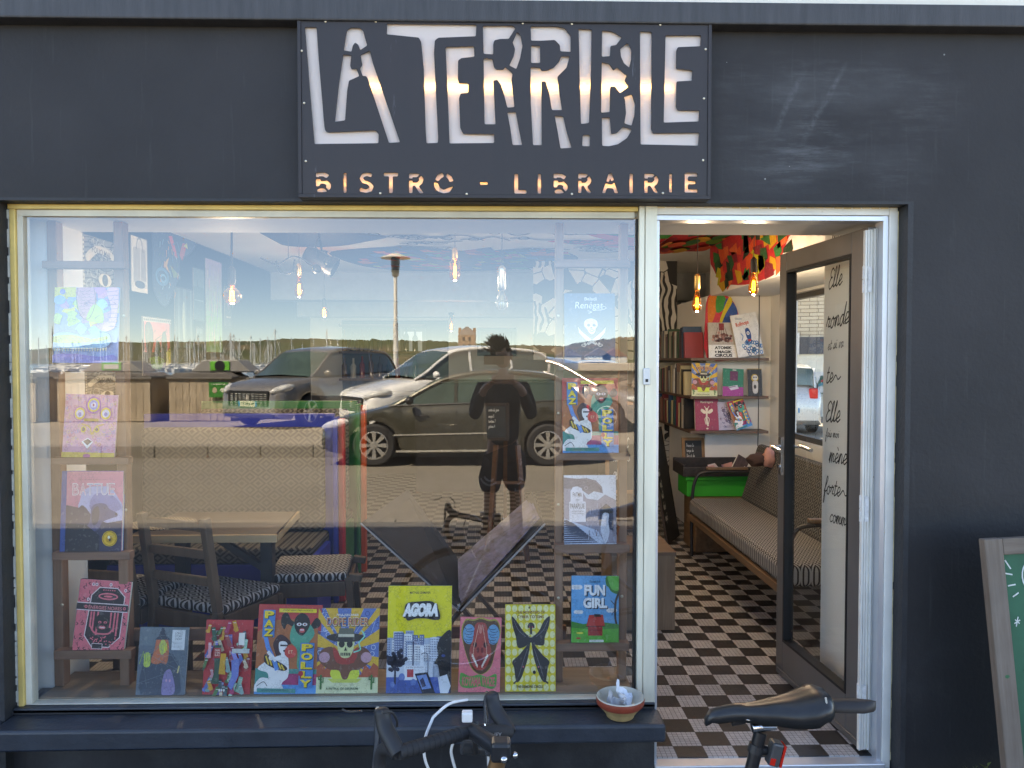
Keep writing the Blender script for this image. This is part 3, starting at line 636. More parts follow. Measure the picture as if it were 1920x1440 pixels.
BIG = [
 [(80,121),(131,121),(140,270),(162,560),(166,578),(180,583),(385,573),(398,590),(397,630),(118,635),(100,400)],
 [(247,222),(262,135),(278,122),(318,122),(332,135),(350,200),(320,221),(312,197),(298,187),(288,200),(282,228)],
 [(245,240),(281,243),(276,290),(280,303),(303,303),(315,335),(270,355),(262,400),(252,530),(207,537),(225,380)],
 [(321,241),(361,222),(375,280),(491,625),(443,628),(352,345),(345,334),(330,334),(318,300),(328,285)],
 [(436,103),(826,103),(824,155),(660,163),(645,175),(641,230),(658,600),(657,627),(607,629),(603,560),(596,300),(585,180),(575,163),(435,150)],
 [(692,203),(815,198),(818,245),(760,252),(746,262),(745,345),(750,363),(791,364),(791,404),(757,408),(750,430),(755,560),(768,586),(903,586),(904,626),(708,629),(700,400)],
 [(855,108),(985,106),(998,118),(968,165),(930,166),(905,172),(900,190),(900,234),(858,232)],
 [(1005,134),(1020,150),(1028,195),(1018,250),(1001,298),(970,282),(990,240),(996,210),(985,180)],
 [(858,252),(896,254),(903,290),(915,300),(945,300),(952,287),(985,318),(980,345),(993,466),(962,469),(950,420),(935,370),(918,346),(900,350),(905,440),(910,543),(862,543)],
 [(962,489),(999,487),(1012,560),(1027,634),(985,634),(975,560)],
 [(1064,108),(1180,108),(1215,117),(1240,150),(1240,220),(1195,218),(1192,190),(1170,168),(1110,172),(1066,172)],
 [(1066,193),(1105,194),(1106,270),(1066,270)],
 [(1064,290),(1105,290),(1112,304),(1140,302),(1165,290),(1190,262),(1200,238),(1235,240),(1222,290),(1182,330),(1190,400),(1203,478),(1158,478),(1145,400),(1130,352),(1112,352),(1113,634),(1075,634),(1065,450)],
 [(1170,502),(1208,506),(1225,580),(1245,645),(1196,648),(1183,570)],
 [(1275,117),(1332,120),(1330,300),(1322,534),(1286,539),(1280,330)],
 [(1294,587),(1326,587),(1325,638),(1292,637)],
 [(1378,124),(1420,127),(1466,153),(1440,188),(1415,192),(1413,238),(1377,240)],
 [(1490,178),(1507,205),(1507,250),(1498,288),(1475,268),(1462,240),(1458,205)],
 [(1377,266),(1409,270),(1428,300),(1445,287),(1487,322),(1478,345),(1495,372),(1458,402),(1437,372),(1414,372),(1413,485),(1375,488)],
 [(1510,405),(1525,450),(1522,500),(1510,545),(1478,535),(1485,490),(1480,430),(1475,417)],
 [(1378,510),(1413,508),(1420,583),(1445,578),(1473,549),(1512,562),(1490,600),(1450,628),(1410,637),(1380,635)],
 [(1545,126),(1597,128),(1597,560),(1605,578),(1810,574),(1807,632),(1550,628)],
 [(1658,143),(1815,141),(1813,190),(1712,195),(1706,210),(1706,290),(1778,297),(1776,343),(1708,347),(1706,460),(1715,475),(1810,475),(1808,524),(1652,530)]]
T = 0.22
SM = {
 'B': [[(0,0),(.62,0),(.92,.14),(.72,.3),(.5,.2),(.22,.2),(.22,.24),(0,.24)], [(0,.34),(.3,.34),(.34,.44),(.6,.42),(.72,.38),(1,.6),(1,.78),(.86,.92),(.66,.74),(.7,.62),(.5,.56),(.3,.58),(.24,.7),(0,.7)], [(.05,.86),(.3,.78),(.55,.8),(.76,.97),(.5,1),(.1,1)]],
 'I': [[(0,0),(1,0),(1,1),(0,1)]],
 'S': [[(.9,.06),(.82,.24),(.5,.17),(.28,.27),(.36,.38),(.75,.48),(.98,.68),(.85,.92),(.5,1.0),(.1,.95),(.02,.86),(.12,.74),(.45,.83),(.72,.72),(.6,.6),(.2,.5),(.04,.28),(.2,.06),(.5,0)]],
 'T': [[(0,0),(1,0),(1,.18),(.63,.18),(.63,1),(.37,1),(.37,.18),(0,.18)]],
 'R': [[(0,0),(.6,0),(.72,.06),(.56,.2),(.24,.2),(.24,.26),(0,.26)], [(.84,.1),(1,.3),(.9,.52),(.66,.66),(1,1),(.72,1),(.4,.62),(.24,.64),(.24,1),(0,1),(0,.36),(.24,.36),(.24,.46),(.55,.46),(.7,.34),(.66,.24)]],
 'O': [[(.05,.34),(.2,.1),(.45,0),(.52,.2),(.36,.28),(.24,.42)], [(.66,.02),(.88,.16),(1,.4),(.8,.46),(.72,.3),(.6,.2)], [(0,.46),(.2,.5),(.3,.72),(.5,.82),(.76,.7),(.98,.66),(.8,.94),(.5,1),(.18,.9),(.04,.7)]],
 'L': [[(0,0),(.3,0),(.3,.82),(1,.82),(1,1),(0,1)]],
 'A': [[(.4,0),(.6,0),(.74,.34),(.56,.4),(.5,.24),(.42,.44),(.26,.42)], [(.22,.5),(.44,.54),(.62,.56),(.76,.44),(1,1),(.78,1),(.68,.76),(.3,.74),(.2,1),(0,1)]],
 'E': [[(0,0),(1,0),(1,.18),(.27,.18),(.27,.4),(.85,.4),(.85,.57),(.27,.57),(.27,.82),(1,.82),(1,1),(0,1)]],
 '-': [[(0,0),(1,0),(1,1),(0,1)]]}
SMALL = [('B',122,188,760,848),('I',243,256,762,850),('S',310,377,759,850),('T',419,482,760,850),('R',530,594,762,850),('O',638,726,758,851),('-',842,876,800,812),
 ('L',993,1047,762,850),('I',1096,1110,762,850),('B',1166,1228,760,848),('R',1275,1334,760,846),('A',1380,1452,758,846),('I',1502,1517,758,846),('R',1568,1632,757,845),('I',1678,1691,756,842),('E',1747,1804,754,842)]
holes = [[zs(p) for p in spline(pl, 3)] if False else [zs(p) for p in pl] for pl in BIG]
for ch, x0, x1, y0, y1 in SMALL:
    for pl in SM[ch]: holes.append([zs((x0 + u * (x1 - x0), y0 + v * (y1 - y0))) for u, v in pl])
def roundc(pl, r=0.004):
    out = []; L = len(pl)
    for i in range(L):
        a, b, c = Vector(pl[i - 1]), Vector(pl[i]), Vector(pl[(i + 1) % L]); da, dc = (a - b), (c - b)
        k = min(r, da.length * 0.35, dc.length * 0.35); p, q = b + da.normalized() * k, b + dc.normalized() * k
        out += [tuple(p), tuple(p * 0.25 + b * 0.5 + q * 0.25), tuple(q)]
    return out
cu = bpy.data.curves.new("board", 'CURVE'); cu.dimensions = '2D'; cu.fill_mode = 'BOTH'; cu.extrude = 0.0025
for k, pl in enumerate([[(t + 0.001, t + 0.001), (sw_ - t - 0.001, t + 0.001), (sw_ - t - 0.001, sh_ - t - 0.001), (t + 0.001, sh_ - t - 0.001)]] + [roundc(h) for h in holes]):
    sp = cu.splines.new('POLY'); sp.points.add(len(pl) - 1); sp.use_cyclic_u = True
    for q, (x, z) in zip(sp.points, pl): q.co = (x, z, 0, 1)
ob = bpy.data.objects.new("b", cu); me = bpy.data.meshes.new_from_object(ob); bpy.data.objects.remove(ob)
me.transform(Matrix.Translation((0, FR, 0)) @ Matrix.Rotation(R(90), 4, 'X')); me.materials.clear(); me.materials.append(m_sign)
o = bpy.data.objects.new("letter_board", me); link(o, sign)
# translucent white sheet and the light strips behind it
m, nt, b = newmat("opal_sheet"); nt.nodes.remove(b); o_ = nt.nodes["Material Output"]
d1 = nt.nodes.new("ShaderNodeBsdfDiffuse"); d1.inputs[0].default_value = (0.86, 0.80, 0.78, 1); t1 = nt.nodes.new("ShaderNodeBsdfTranslucent"); t1.inputs[0].default_value = (0.9, 0.8, 0.68, 1)
mx = nt.nodes.new("ShaderNodeMixShader"); mx.inputs[0].default_value = 0.35; nt.links.new(d1.outputs[0], mx.inputs[1]); nt.links.new(t1.outputs[0], mx.inputs[2]); nt.links.new(mx.outputs[0], o_.inputs[0])
bp = nt.nodes.new("ShaderNodeBump"); bp.inputs['Strength'].default_value = 0.5; bp.inputs['Distance'].default_value = 0.008; nt.links.new(noise(nt, coords(nt, (1, 1, 2.5)), 9, 3), bp.inputs['Height']); nt.links.new(bp.outputs[0], d1.inputs['Normal'])
MB().box(t + 0.001, FR + 0.010, t + 0.001, sw_ - t - 0.001, FR + 0.0115, sh_ - t - 0.001).build("opal_sheet", m, sign)
led = pm("lit_strip", (1, 0.9, 0.6), 0.5, emit=(1.0, 0.76, 0.38), es=24.0)
w = MB(); zl = zs((0, 372))[1]
w.box(zs((330, 0))[0], -0.033, zl - 0.004, zs((1690, 0))[0], -0.027, zl + 0.004)
w.build("light_strip", led, sign)
w = MB(); zl = zs((0, 805))[1]; w.box(zs((105, 0))[0], -0.030, zl - 0.003, zs((1815, 0))[0], -0.025, zl + 0.003)
w.build("light_strip", pm("lit_strip_low", (1, 0.8, 0.5), 0.5, emit=(1.0, 0.60, 0.24), es=6.5), sign)
for (x, y) in [(170,97),(388,95),(1030,96),(1245,97),(1634,97),(66,226),(75,455),(80,711),(1836,203),(1830,422),(1828,697),(404,852),(783,853),(1247,851),(1650,845)]:
    q = zs((x, y)); w = MB(); w.ball((q[0], FR - 0.003, q[1]), 0.0042, 8, (1, 0.6, 1)); w.build("screw", pm("brass_screw", (0.75, 0.66, 0.5), 0.35, metal=0.8), sign, smooth=True)
# ================================================================ ladder racks in the window
m_lad = wood("ladder_wood", (0.21, 0.11, 0.065), (0.33, 0.19, 0.12), 0.6, 3, axis=2)
m_rung = wood("rung_wood", (0.19, 0.10, 0.062), (0.31, 0.175, 0.115), 0.6, 3, axis=0)
m_bolt = pm("bolt_head", (0.55, 0.48, 0.36), 0.4, metal=0.5)
ZB = ZG - 0.008                                    # top of the display board
LY = 0.15                                          # front of the posts
def ladder(label, posts, rungs, bolts):
    root = thing("display_ladder", label, "display ladder", (P(posts[0][0], 900, LY).x, LY, ZB), group="wooden display ladders in the window")
    for (a, b) in posts:
        x0, x1 = P(a, 900, LY).x, P(b, 900, LY).x
        MB().box(x0, LY, ZB, x1, LY + 0.05, ZS + 0.0).build("post", m_lad, root, world=True, bevel=0.003)
    for (a, b, t, bt) in rungs:
        yr = LY - 0.045
        q0, q1 = P(a, t, yr), P(b, bt, yr)
        MB().box(q0.x, yr, q1.z, q1.x, LY - 0.0005, q0.z).build("rung", m_rung, root, world=True, bevel=0.002)
        zq = (q0.z + q1.z) / 2
    for (x, y) in bolts:
        q = P(x, y, LY); w = MB(); w.ball((q.x, LY - 0.001, q.z), 0.006, 8, (1, 0.5, 1)); w.build("bolt", m_bolt, root, world=True, smooth=True)
    return root
RL = [(78, 233, 489, 503), (90, 232, 681, 697), (97, 240, 858, 871), (97, 243, 1036, 1050), (100, 246, 1221, 1236)]
RRt = [(1041, 1182, 486, 501), (1045, 1180, 681, 695), (1042, 1180, 850, 863), (1040, 1182, 1022, 1037), (1040, 1180, 1207, 1221)]
ladder("wooden display ladder at the window's left side holding the crocodile print", [(95, 113), (219, 237)], RL, [(232, 592), (236, 956), (117, 1134), (239, 1134)])
ladder("wooden display ladder beside the mullion holding the skull and crossbones comic", [(1041, 1056), (1161, 1176)], RRt, [(1047, 592), (1047, 775), (1047, 946), (1047, 1121), (1166, 1118)])
ra, rb = P(240, 1180, LY + 0.052), P(1062, 1196, LY + 0.052)
rail = MB().box(ra.x, LY + 0.052, rb.z, rb.x, LY + 0.074, ra.z).build("book_rail", m_rung, bevel=0.002)
tag(rail, "long low wooden rail running between the two ladders behind the book row", "rail")
tag(MB().box(ra.x + 0.9, LY + 0.0522, ZB, ra.x + 0.93, LY + 0.073, rb.z - 0.001).build("rail_foot", m_lad, rail), None)

# ================================================================ books and comics
m_page = pm("paper_pages", (0.72, 0.70, 0.64), 0.8, var=0.1, scale=4, stretch=(1, 60, 1))
COVS = {}
def bookobj(label, box, Y, art, th=0.012, lean=6.0, roll=0.0, cover='#222222', name="comic_book", cat="book", group=None, spine=None, zfix=None, yaw=0.0):
    x0, y0, x1, y1 = box
    a, b_ = P(x0, y1, Y), P(x1, y1, Y); top = P(x0, y0, Y)
    wdt = (b_.x - a.x); hgt = (top.z - a.z)
    hgt2 = hgt / math.cos(R(lean)) * (1 + math.sin(R(lean)) * 0.02)
    z = a.z if zfix is None else zfix
    if zfix is not None: hgt2 = (top.z - zfix) / math.cos(R(lean))
    root = thing(name, label, cat, (a.x, Y, z), (R(-lean), 0, 0), group)
    root.rotation_euler = (Matrix.Rotation(R(yaw), 3, 'Z') @ Matrix.Rotation(R(-lean), 3, 'X') @ Matrix.Rotation(R(roll), 3, 'Y')).to_euler()
    w = MB(); w.box(0, 0, 0, wdt, 0.0008, hgt2); w.box(0, th - 0.0008, 0, wdt, th, hgt2); w.box(-0.0006, 0, 0, 0.0006, th, hgt2)
    w.build("cover", pm("cover_" + (spine or cover).strip('#'), spine or cover, 0.35, var=0.05), root)
    w = MB(); w.box(0.0008, 0.0009, 0.002, wdt - 0.002, th - 0.0009, hgt2 - 0.002); w.build("pages", m_page, root)
    A = Art(wdt, hgt2, art.src); art(A); A.z = A.z
    A.build("cover_print", root, Matrix.Translation((0, -0.0002, 0)))
    return root
class art:                                         # a drawing that knows the frame it was written in
    def __init__(s, src): s.src = src
    def __call__(s, f): s.f = f; return s
class Drawn:
    def __init__(s, src, f): s.src = src; s.f = f
    def __call__(s, A): s.f(A)
def drawn(*src):
    return lambda f: Drawn(src, f)

@drawn(300, 475, 660, 895)
def art_croc(A):                                   # pastel dragons and crocodile, thin outlines
    A.rect(300, 475, 660, 895, '#8aa9e6'); r = random.Random(3)
    pal = ['#e8e26a', '#c79be0', '#9fd8f0', '#e6a0c8', '#b7e08a', '#7fb2f0', '#f0d890', '#a98ae0', '#d08fd0', '#8ad0d8']
    for k in range(46):
        x, y = r.uniform(300, 660), r.uniform(475, 720); c = pal[k % 10]
        pts = [(x + math.cos(a) * r.uniform(15, 46), y + math.sin(a) * r.uniform(12, 40)) for a in [i * math.pi / 4 for i in range(8)]]
        A.poly(spline(pts, 3), c)
    A.rect(300, 475, 420, 530, '#e3dc62'); A.disc(345, 500, 16, 16, '#7f86d8'); A.disc(330, 545, 34, 26, '#7fbdf0')
    A.poly(spline([(425, 478), (520, 480), (532, 560), (500, 640), (455, 640), (430, 560)], 3), '#d6a0b4')
    for i in range(9):
        for j in range(3): A.ring(455 + j * 26 + (i % 2) * 10, 490 + i * 17, 13, 9, 1.4, '#8a5f80', 10, 0, 180, up=(i == 0 and j == 0))
    A.poly(spline([(520, 570), (570, 600), (575, 672), (520, 668), (480, 650)], 3), '#b9dd7a')
    A.poly(spline([(598, 480), (660, 480), (655, 600), (640, 700), (580, 720), (575, 690), (620, 640), (612, 560), (596, 520)], 3), '#efb7c8')
    for i in range(9): A.line([(596 + i * 1.5, 500 + i * 24), (655, 494 + i * 25)], 2, '#6d5a9a', up=(i == 0))
    A.line(path([(430, 480), (425, 560), (455, 640), (500, 645), (530, 560), (520, 480)]), 2.5, '#77507a')
    A.poly(spline([(300, 740), (380, 725), (470, 745), (560, 720), (610, 730), (618, 790), (560, 820), (420, 825), (300, 820)], 4), '#8cc8f2')
    A.poly(spline([(300, 750), (400, 738), (520, 760), (600, 745), (590, 770), (440, 785), (300, 780)], 4), '#c7dc86')
    for i in range(26): A.ring(312 + i * 11, 755 + (i % 3) * 9, 8, 6, 1.2, '#5a7ec0', 8, 0, 180, up=(i == 0))
    for i in range(20): A.poly([(305 + i * 15, 812), (317 + i * 15, 812), (311 + i * 15, 832)], '#f2f0d0', up=(i == 0))
    A.line(path([(300, 812), (420, 822), (560, 815), (620, 790), (612, 735), (560, 722)]), 3, '#3f5fb0')
    A.poly(spline([(300, 850), (420, 845), (560, 860), (640, 850), (640, 893), (300, 893)], 3), '#7d83dd')
    for k in range(40):
        x, y = r.uniform(305, 640), r.uniform(500, 890); A.line(path([(x, y), (x + r.uniform(-22, 22), y + 9), (x + r.uniform(-26, 26), y + 20)], 3), 1.6, r.choice(['#4a57a8', '#8a4f90', '#5f7fc8']), up=(k == 0))
@drawn(345, 1075, 660, 1435)
def art_mandala(A):                                # dense yellow-pink face pattern
    A.rect(345, 1075, 660, 1435, '#d9a0b8'); r = random.Random(5)
    for k in range(260):
        x, y = r.uniform(350, 655), r.uniform(1080, 1430); q = r.uniform(4, 11)
        A.ring(x, y, q, q, 2.0, r.choice(['#d8c04a', '#b878c8', '#d86a7a', '#8a9ad8', '#e0d070', '#c0587a']), 9, up=(k % 40 == 0))
    for (x, y) in ((437, 1185), (592, 1182)):
        A.disc(x, y, 30, 34, '#e6c84a'); A.disc(x, y, 22, 22, '#dcdcf0'); A.disc(x, y + 4, 10, 12, '#7a7ac8'); A.ring(x, y, 38, 42, 4, '#b86ab0')
    for q, c in ((46, '#a858b0'), (36, '#e0c84a'), (26, '#8a98e0'), (14, '#e8e0f0'), (6, '#c04a6a')): A.disc(517, 1135, q, q * 1.1, c)
    for x in (465, 545): A.disc(x, 1274, 16, 18, '#e6cc50'); A.disc(x, 1274, 10, 11, '#4a4048')
    A.line(path([(455, 1245), (500, 1260), (517, 1300), (540, 1260), (580, 1245)]), 7, '#e0b84a')
    A.poly([(460, 1345), (495, 1322), (528, 1345), (495, 1385)], '#f0f0f4'); A.poly([(468, 1342), (495, 1328), (521, 1342), (495, 1366)], '#3a3438')
    A.rect(465, 1212, 552, 1228, '#b0902e'); A.rect(345, 1405, 660, 1435, '#d8b850'); A.disc(495, 1425, 22, 12, '#c86a9a')
@drawn(330, 135, 690, 590)
def art_battue(A):
    A.rect(330, 135, 690, 590, '#3f5a9e'); A.rect(360, 138, 690, 590, '#e0879a')
    A.poly(spline([(440, 300), (455, 250), (500, 225), (560, 222), (620, 232), (670, 300), (688, 330), (688, 420), (440, 420), (430, 340)], 4), '#b4b2d6')
    A.poly(spline([(520, 270), (600, 262), (660, 300), (680, 350), (600, 372), (500, 350)], 4), '#8d88b8')
    A.poly([(360, 330)] + [(365 + i * 14, 328 + (i * 37 % 17)) for i in range(8)] + [(480, 348), (520, 400), (600, 430), (688, 415), (688, 590), (360, 590)], '#3a3550')
    A.poly(spline([(508, 345), (540, 320), (590, 322), (612, 350), (655, 372), (660, 392), (620, 405), (575, 425), (545, 470), (470, 480), (500, 420)], 4), '#55527c')
    A.poly(spline([(520, 350), (548, 335), (556, 380), (545, 430), (520, 440), (510, 390)], 4), '#3b3850'); A.disc(586, 346, 4, 3, '#16151c'); A.disc(654, 380, 8, 6, '#1b1a24')
    A.poly([(360, 430), (480, 440), (560, 500), (560, 590), (360, 590)], '#24222f')
    for k, ch in enumerate("BATTUE"):
        x = 395 + k * 42
        A.text(ch, x, 204, x + 38, 273, '#f4ecec', bold=0.016); A.text(ch, x + 3.2, 208, x + 34.8, 269, '#dd8fa2' if k < 2 or k > 4 else '#b9aac4', bold=-0.012)
    A.text("Marie Gaudreau  &  Morgan Aubry", 430, 180, 600, 189, '#a8586a')
    A.disc(620, 517, 44, 44, '#e8b92c', 28); A.ring(620, 517, 40, 40, 3, '#8a6410', 28); A.disc(618, 520, 20, 20, '#c8961c'); A.disc(616, 510, 7, 9, '#f4ecd0'); A.disc(622, 524, 6, 8, '#2a2418')
@drawn(400, 750, 700, 1145)
def art_energies(A):
    P1, D = '#e8707e', '#1c1420'
    A.rect(400, 750, 700, 1145, P1); r = random.Random(8)
    for k in range(150):
        x, y = r.uniform(404, 696), r.uniform(754, 1140)
        if 470 < x < 640 and 790 < y < 1120: continue
        A.line(path([(x, y), (x + r.uniform(-12, 12), y + 7), (x + r.uniform(-8, 8), y + 15)], 2), 4, D, up=(k == 0))
    for x, y in ((480, 775), (582, 772), (672, 800), (460, 860), (500, 775)): A.disc(x, y, 9, 10, '#f4d0d4'); A.disc(x, y, 3, 4, D)
    oc = [(520, 790), (625, 790), (672, 835), (668, 1060), (610, 1118), (510, 1118), (462, 1060), (478, 835)]
    A.poly(oc, D); A.line(oc, 5, '#f0dcdc', close=True)
    A.ring(575, 838, 58, 20, 9, P1); A.disc(575, 838, 26, 6, P1)
    for i in range(6): A.disc(545 + i * 13, 803, 4, 4, P1, 10)
    for i, x in enumerate((484, 500, 524, 600, 622, 640)): A.rect(x, 925, x + 10, 1010 + (i % 3) * 22, P1)
    A.poly(spline([(520, 960), (540, 940), (555, 958), (565, 940), (578, 955), (598, 935), (602, 985), (590, 1020), (550, 1032), (525, 1010)], 3), '#0e0a10')
    for x in (545, 577): A.disc(x, 982, 10, 7, P1); A.disc(x, 983, 4, 4, D)
    A.disc(562, 1010, 20, 10, P1); A.rect(548, 1008, 577, 1013, '#f0e0e0'); A.disc(562, 998, 6, 4, D)
    A.line(path([(495, 1010), (520, 1040), (562, 1046), (605, 1040), (630, 1010)]), 9, P1)
    for k in range(34): A.disc(r.uniform(490, 645), r.uniform(1055, 1105), 4, 4, P1, 8, up=(k == 0))
    A.rect(515, 1100, 575, 1128, D); A.line([(515, 1100), (575, 1100), (575, 1128), (515, 1128)], 3, '#f0dcdc', close=True)
    A.rect(400, 876, 700, 921, '#f0dcdc'); A.rect(400, 881, 700, 916, D)
    A.text("ÉNERGIES NOIRES", 470, 887, 665, 911, '#ee8a90', bold=0.01); A.disc(455, 899, 9, 9, P1); A.disc(680, 899, 9, 9, P1); A.disc(455, 899, 4, 4, D); A.disc(680, 899, 4, 4, D)
@drawn(760, 1028, 1042, 1365)
def art_long(A):
    A.rect(760, 1028, 1042, 1365, '#5b6a78'); r = random.Random(11)
    A.rect(760, 1028, 1042, 1120, '#66757f'); A.poly(spline([(800, 1190), (900, 1150), (980, 1180), (1010, 1290), (1000, 1360), (790, 1362)], 4), '#3c4a5c')
    A.poly(spline([(862, 1080), (900, 1065), (925, 1090), (935, 1150), (925, 1210), (895, 1205), (870, 1212), (835, 1200), (850, 1140)], 4), '#d0704a')
    A.poly(spline([(885, 1095), (905, 1092), (915, 1120), (905, 1160), (888, 1160), (876, 1125)], 3), '#c7cf62')
    A.poly([(870, 1072), (886, 1030), (900, 1032), (916, 1072), (940, 1090), (850, 1090)], '#2e3a4c')
    for i, (x, y) in enumerate([(795, 1165), (805, 1158), (815, 1157), (825, 1162)]): A.line([(x, y), (x + 4, y + 42)], 8, '#b9cf5a', up=(i == 0))
    A.disc(812, 1212, 20, 16, '#b9cf5a'); A.line([(908, 1105), (912, 1150)], 9, '#d6e04a'); A.line([(918, 1110), (922, 1140)], 5, '#d6e04a')
    A.poly(spline([(915, 1262), (945, 1235), (965, 1262), (985, 1330), (970, 1362), (910, 1360)], 4), '#8d80ae'); A.disc(932, 1292, 5, 7, '#d8a0b8'); A.disc(952, 1292, 5, 7, '#d8a0b8')
    for k in range(26): A.line([(r.uniform(765, 1035), r.uniform(1040, 1350)),] * 1 + [(r.uniform(765, 1035), r.uniform(1040, 1350))], 1.2, r.choice(['#7e8e96', '#46566a', '#6f7f80']), up=(k == 0))
    A.line([(1000, 1222), (994, 1250)], 8, '#d8c88a'); A.line([(770, 1210), (790, 1150)], 4, '#8fae5a')
    A.rect(949, 1040, 1024, 1140, '#d6dadc')
    for i, t_ in enumerate(("LONG", "STORY", "SHORT")): A.text(t_, 966, 1052 + i * 14, 1008, 1063 + i * 14, '#3a4450', up=(i == 0))
    for i in range(5): A.rect(960, 1100 + i * 7, 1012, 1102 + i * 7, '#a8aeb4', up=(i == 0))
@drawn(1133, 992, 1406, 1358)
def art_socks(A):
    A.rect(1133, 992, 1406, 1358, '#c03038'); r = random.Random(13)
    pal = ['#2c5a46', '#7fa2a0', '#8a8ad0', '#d89a30', '#9fd0b8', '#b03060', '#e0a0a8', '#5a70b8', '#507a48', '#d8c0a0', '#48606a', '#a0484a']
    for k in range(54):
        x, y = r.uniform(1140, 1398), r.uniform(1000, 1350); c = pal[k % 12]; L = r.uniform(26, 60); a = r.uniform(60, 120)
        e = (x + L * math.cos(R(a)), y + L * math.sin(R(a))); A.line([(x, y), e], r.uniform(14, 24), c); A.disc(e[0] - 5, e[1], 13, 9, c, 10)
        A.line([(x - 6, y), (x + 8, y)], 3, '#e8e0d8')
    A.poly([(1196, 1112), (1236, 1112), (1234, 1240), (1232, 1300), (1190, 1300), (1205, 1240)], '#2c5140'); A.poly([(1236, 1152), (1268, 1152), (1264, 1230), (1270, 1255), (1230, 1252)], '#d59c28')
    A.rect(1195, 1125, 1236, 1175, '#b02a30')
    for i, t_ in enumerate(("PAIRE", "D'EN", "BAS")): A.text(t_, 1203, 1132 + i * 12, 1230, 1141 + i * 12, '#e8dcc8', up=(i == 0))
    A.poly([(1300, 1185), (1345, 1175), (1345, 1260), (1310, 1330), (1285, 1310), (1305, 1260)], '#6a7cc0')
    A.rect(1336, 1050, 1370, 1110, '#e8e4dc'); A.rect(1300, 1128, 1400, 1150, '#c8ccc8')
    for i in range(3): A.disc(1240 + i * 13, 1330, 5, 7, '#f0e8e0', 10, up=(i == 0))
def art_paz(A):
    A.rect(0, 0, 100, 130, '#b4683c'); A.poly([(0, 0), (100, 0), (100, 40), (88, 30), (70, 20), (30, 22), (0, 40)], '#c23b3a')
    A.rect(0, 93, 100, 118, '#2f8f86'); A.rect(40, 100, 100, 118, '#a8326a'); A.rect(0, 116, 100, 130, '#3f97d8')
    A.poly(spline([(38, 14), (46, 12), (52, 22), (60, 26), (56, 32), (46, 28), (42, 36), (36, 26)], 3), '#14141a')   # dark arms
    A.poly(spline([(84, 28), (92, 18), (99, 24), (96, 32), (86, 34)], 3), '#14141a')
    A.poly(spline([(54, 32), (66, 24), (82, 28), (90, 42), (80, 60), (84, 90), (66, 92), (64, 66), (52, 52)], 4), '#43a085')
    A.poly(spline([(58, 20), (66, 12), (76, 14), (82, 24), (80, 34), (72, 44), (64, 42), (58, 32)], 4), '#1a181c')
    A.disc(65, 28, 4, 2.4, '#e4e0e0', 10); A.disc(74, 28, 4, 2.4, '#e4e0e0', 10); A.disc(65, 28, 1.5, 1.5, '#8a2a2a', 8); A.disc(74, 28, 1.5, 1.5, '#8a2a2a', 8)
    A.disc(70, 37, 4.5, 3.4, '#d65a5a', 12); A.rect(67, 35.4, 73, 36.8, '#f0ecec')
    A.poly(spline([(26, 56), (34, 44), (44, 46), (54, 56), (46, 60), (50, 72), (34, 76), (28, 66)], 4), '#3a1a24')   # woman's hair
    A.poly(spline([(36, 54), (46, 54), (49, 62), (46, 70), (38, 70), (35, 62)], 4), '#eceaea'); A.disc(45, 67, 3, 1.8, '#1c1418', 10)
    A.rect(37, 58, 49, 60.5, '#2a2430'); A.rect(39, 70, 45, 77, '#eceaea')
    A.poly(spline([(26, 78), (36, 74), (48, 74), (52, 84), (52, 104), (44, 112), (40, 118), (24, 118), (20, 100), (8, 96), (4, 92), (14, 84)], 4), '#eceaea')
    A.poly(spline([(14, 72), (26, 78), (46, 88), (50, 94), (42, 96), (28, 92), (14, 84)], 4), '#2c1c1c')
    for i in range(6): A.line([(16 + i * 5, 76 + i * 2.4), (20 + i * 5, 86 + i * 1.6)], 2.2, '#e8c43a', up=(i == 0))
    A.line([(13, 46), (18, 62), (30, 84), (33, 92)], 6.5, '#4a8cd4'); A.line([(20, 70), (30, 80)], 5, '#eceaea'); A.disc(24, 77, 4, 4, '#eceaea', 10)
    A.poly(spline([(0, 118), (10, 106), (30, 110), (44, 118), (40, 126), (0, 126)], 4), '#eceaea'); A.line(path([(4, 118), (14, 112), (20, 118)]), 1, '#302830')
    A.disc(54, 68, 9.5, 9.5, '#d8463e', 20); A.text("ET", 50.5, 66, 57.5, 70.5, '#f0c8a0', bold=0.01)
    def block(ch, x0, y0, x1, y1):
        A.rect(x0 - 2, y0 - 1.5, x1 + 2, y1 + 1.5, '#2f7fc0'); A.text(ch, x0 + 1.2, y0 + 1.2, x1 + 1.2, y1 + 1.2, '#15151c', bold=0.05); A.text(ch, x0, y0, x1, y1, '#f2d22c', bold=0.05)
    for i, ch in enumerate("PAZ"): block(ch, 10, 9 + i * 13, 25, 20 + i * 13)
    for i, ch in enumerate("POLLY"): block(ch, 71, 56 + i * 13, 89, 66.5 + i * 13)
    A.rect(33, 5, 92, 10.5, '#f0d430'); A.text("JORGE SEBASTIAN MARIANI", 38, 6.3, 86, 9.2, '#2a2418')
    A.rect(5, 121, 65, 127, '#2f8f86'); A.text("LES REQUINS MARTEAUX", 12, 122.4, 56, 125.6, '#14222a'); A.disc(72, 99, 4, 4, '#b8243a', 12); A.rect(71, 101, 73, 106, '#b8243a')
ART_PAZ = Drawn((0, 0, 100, 130), art_paz)
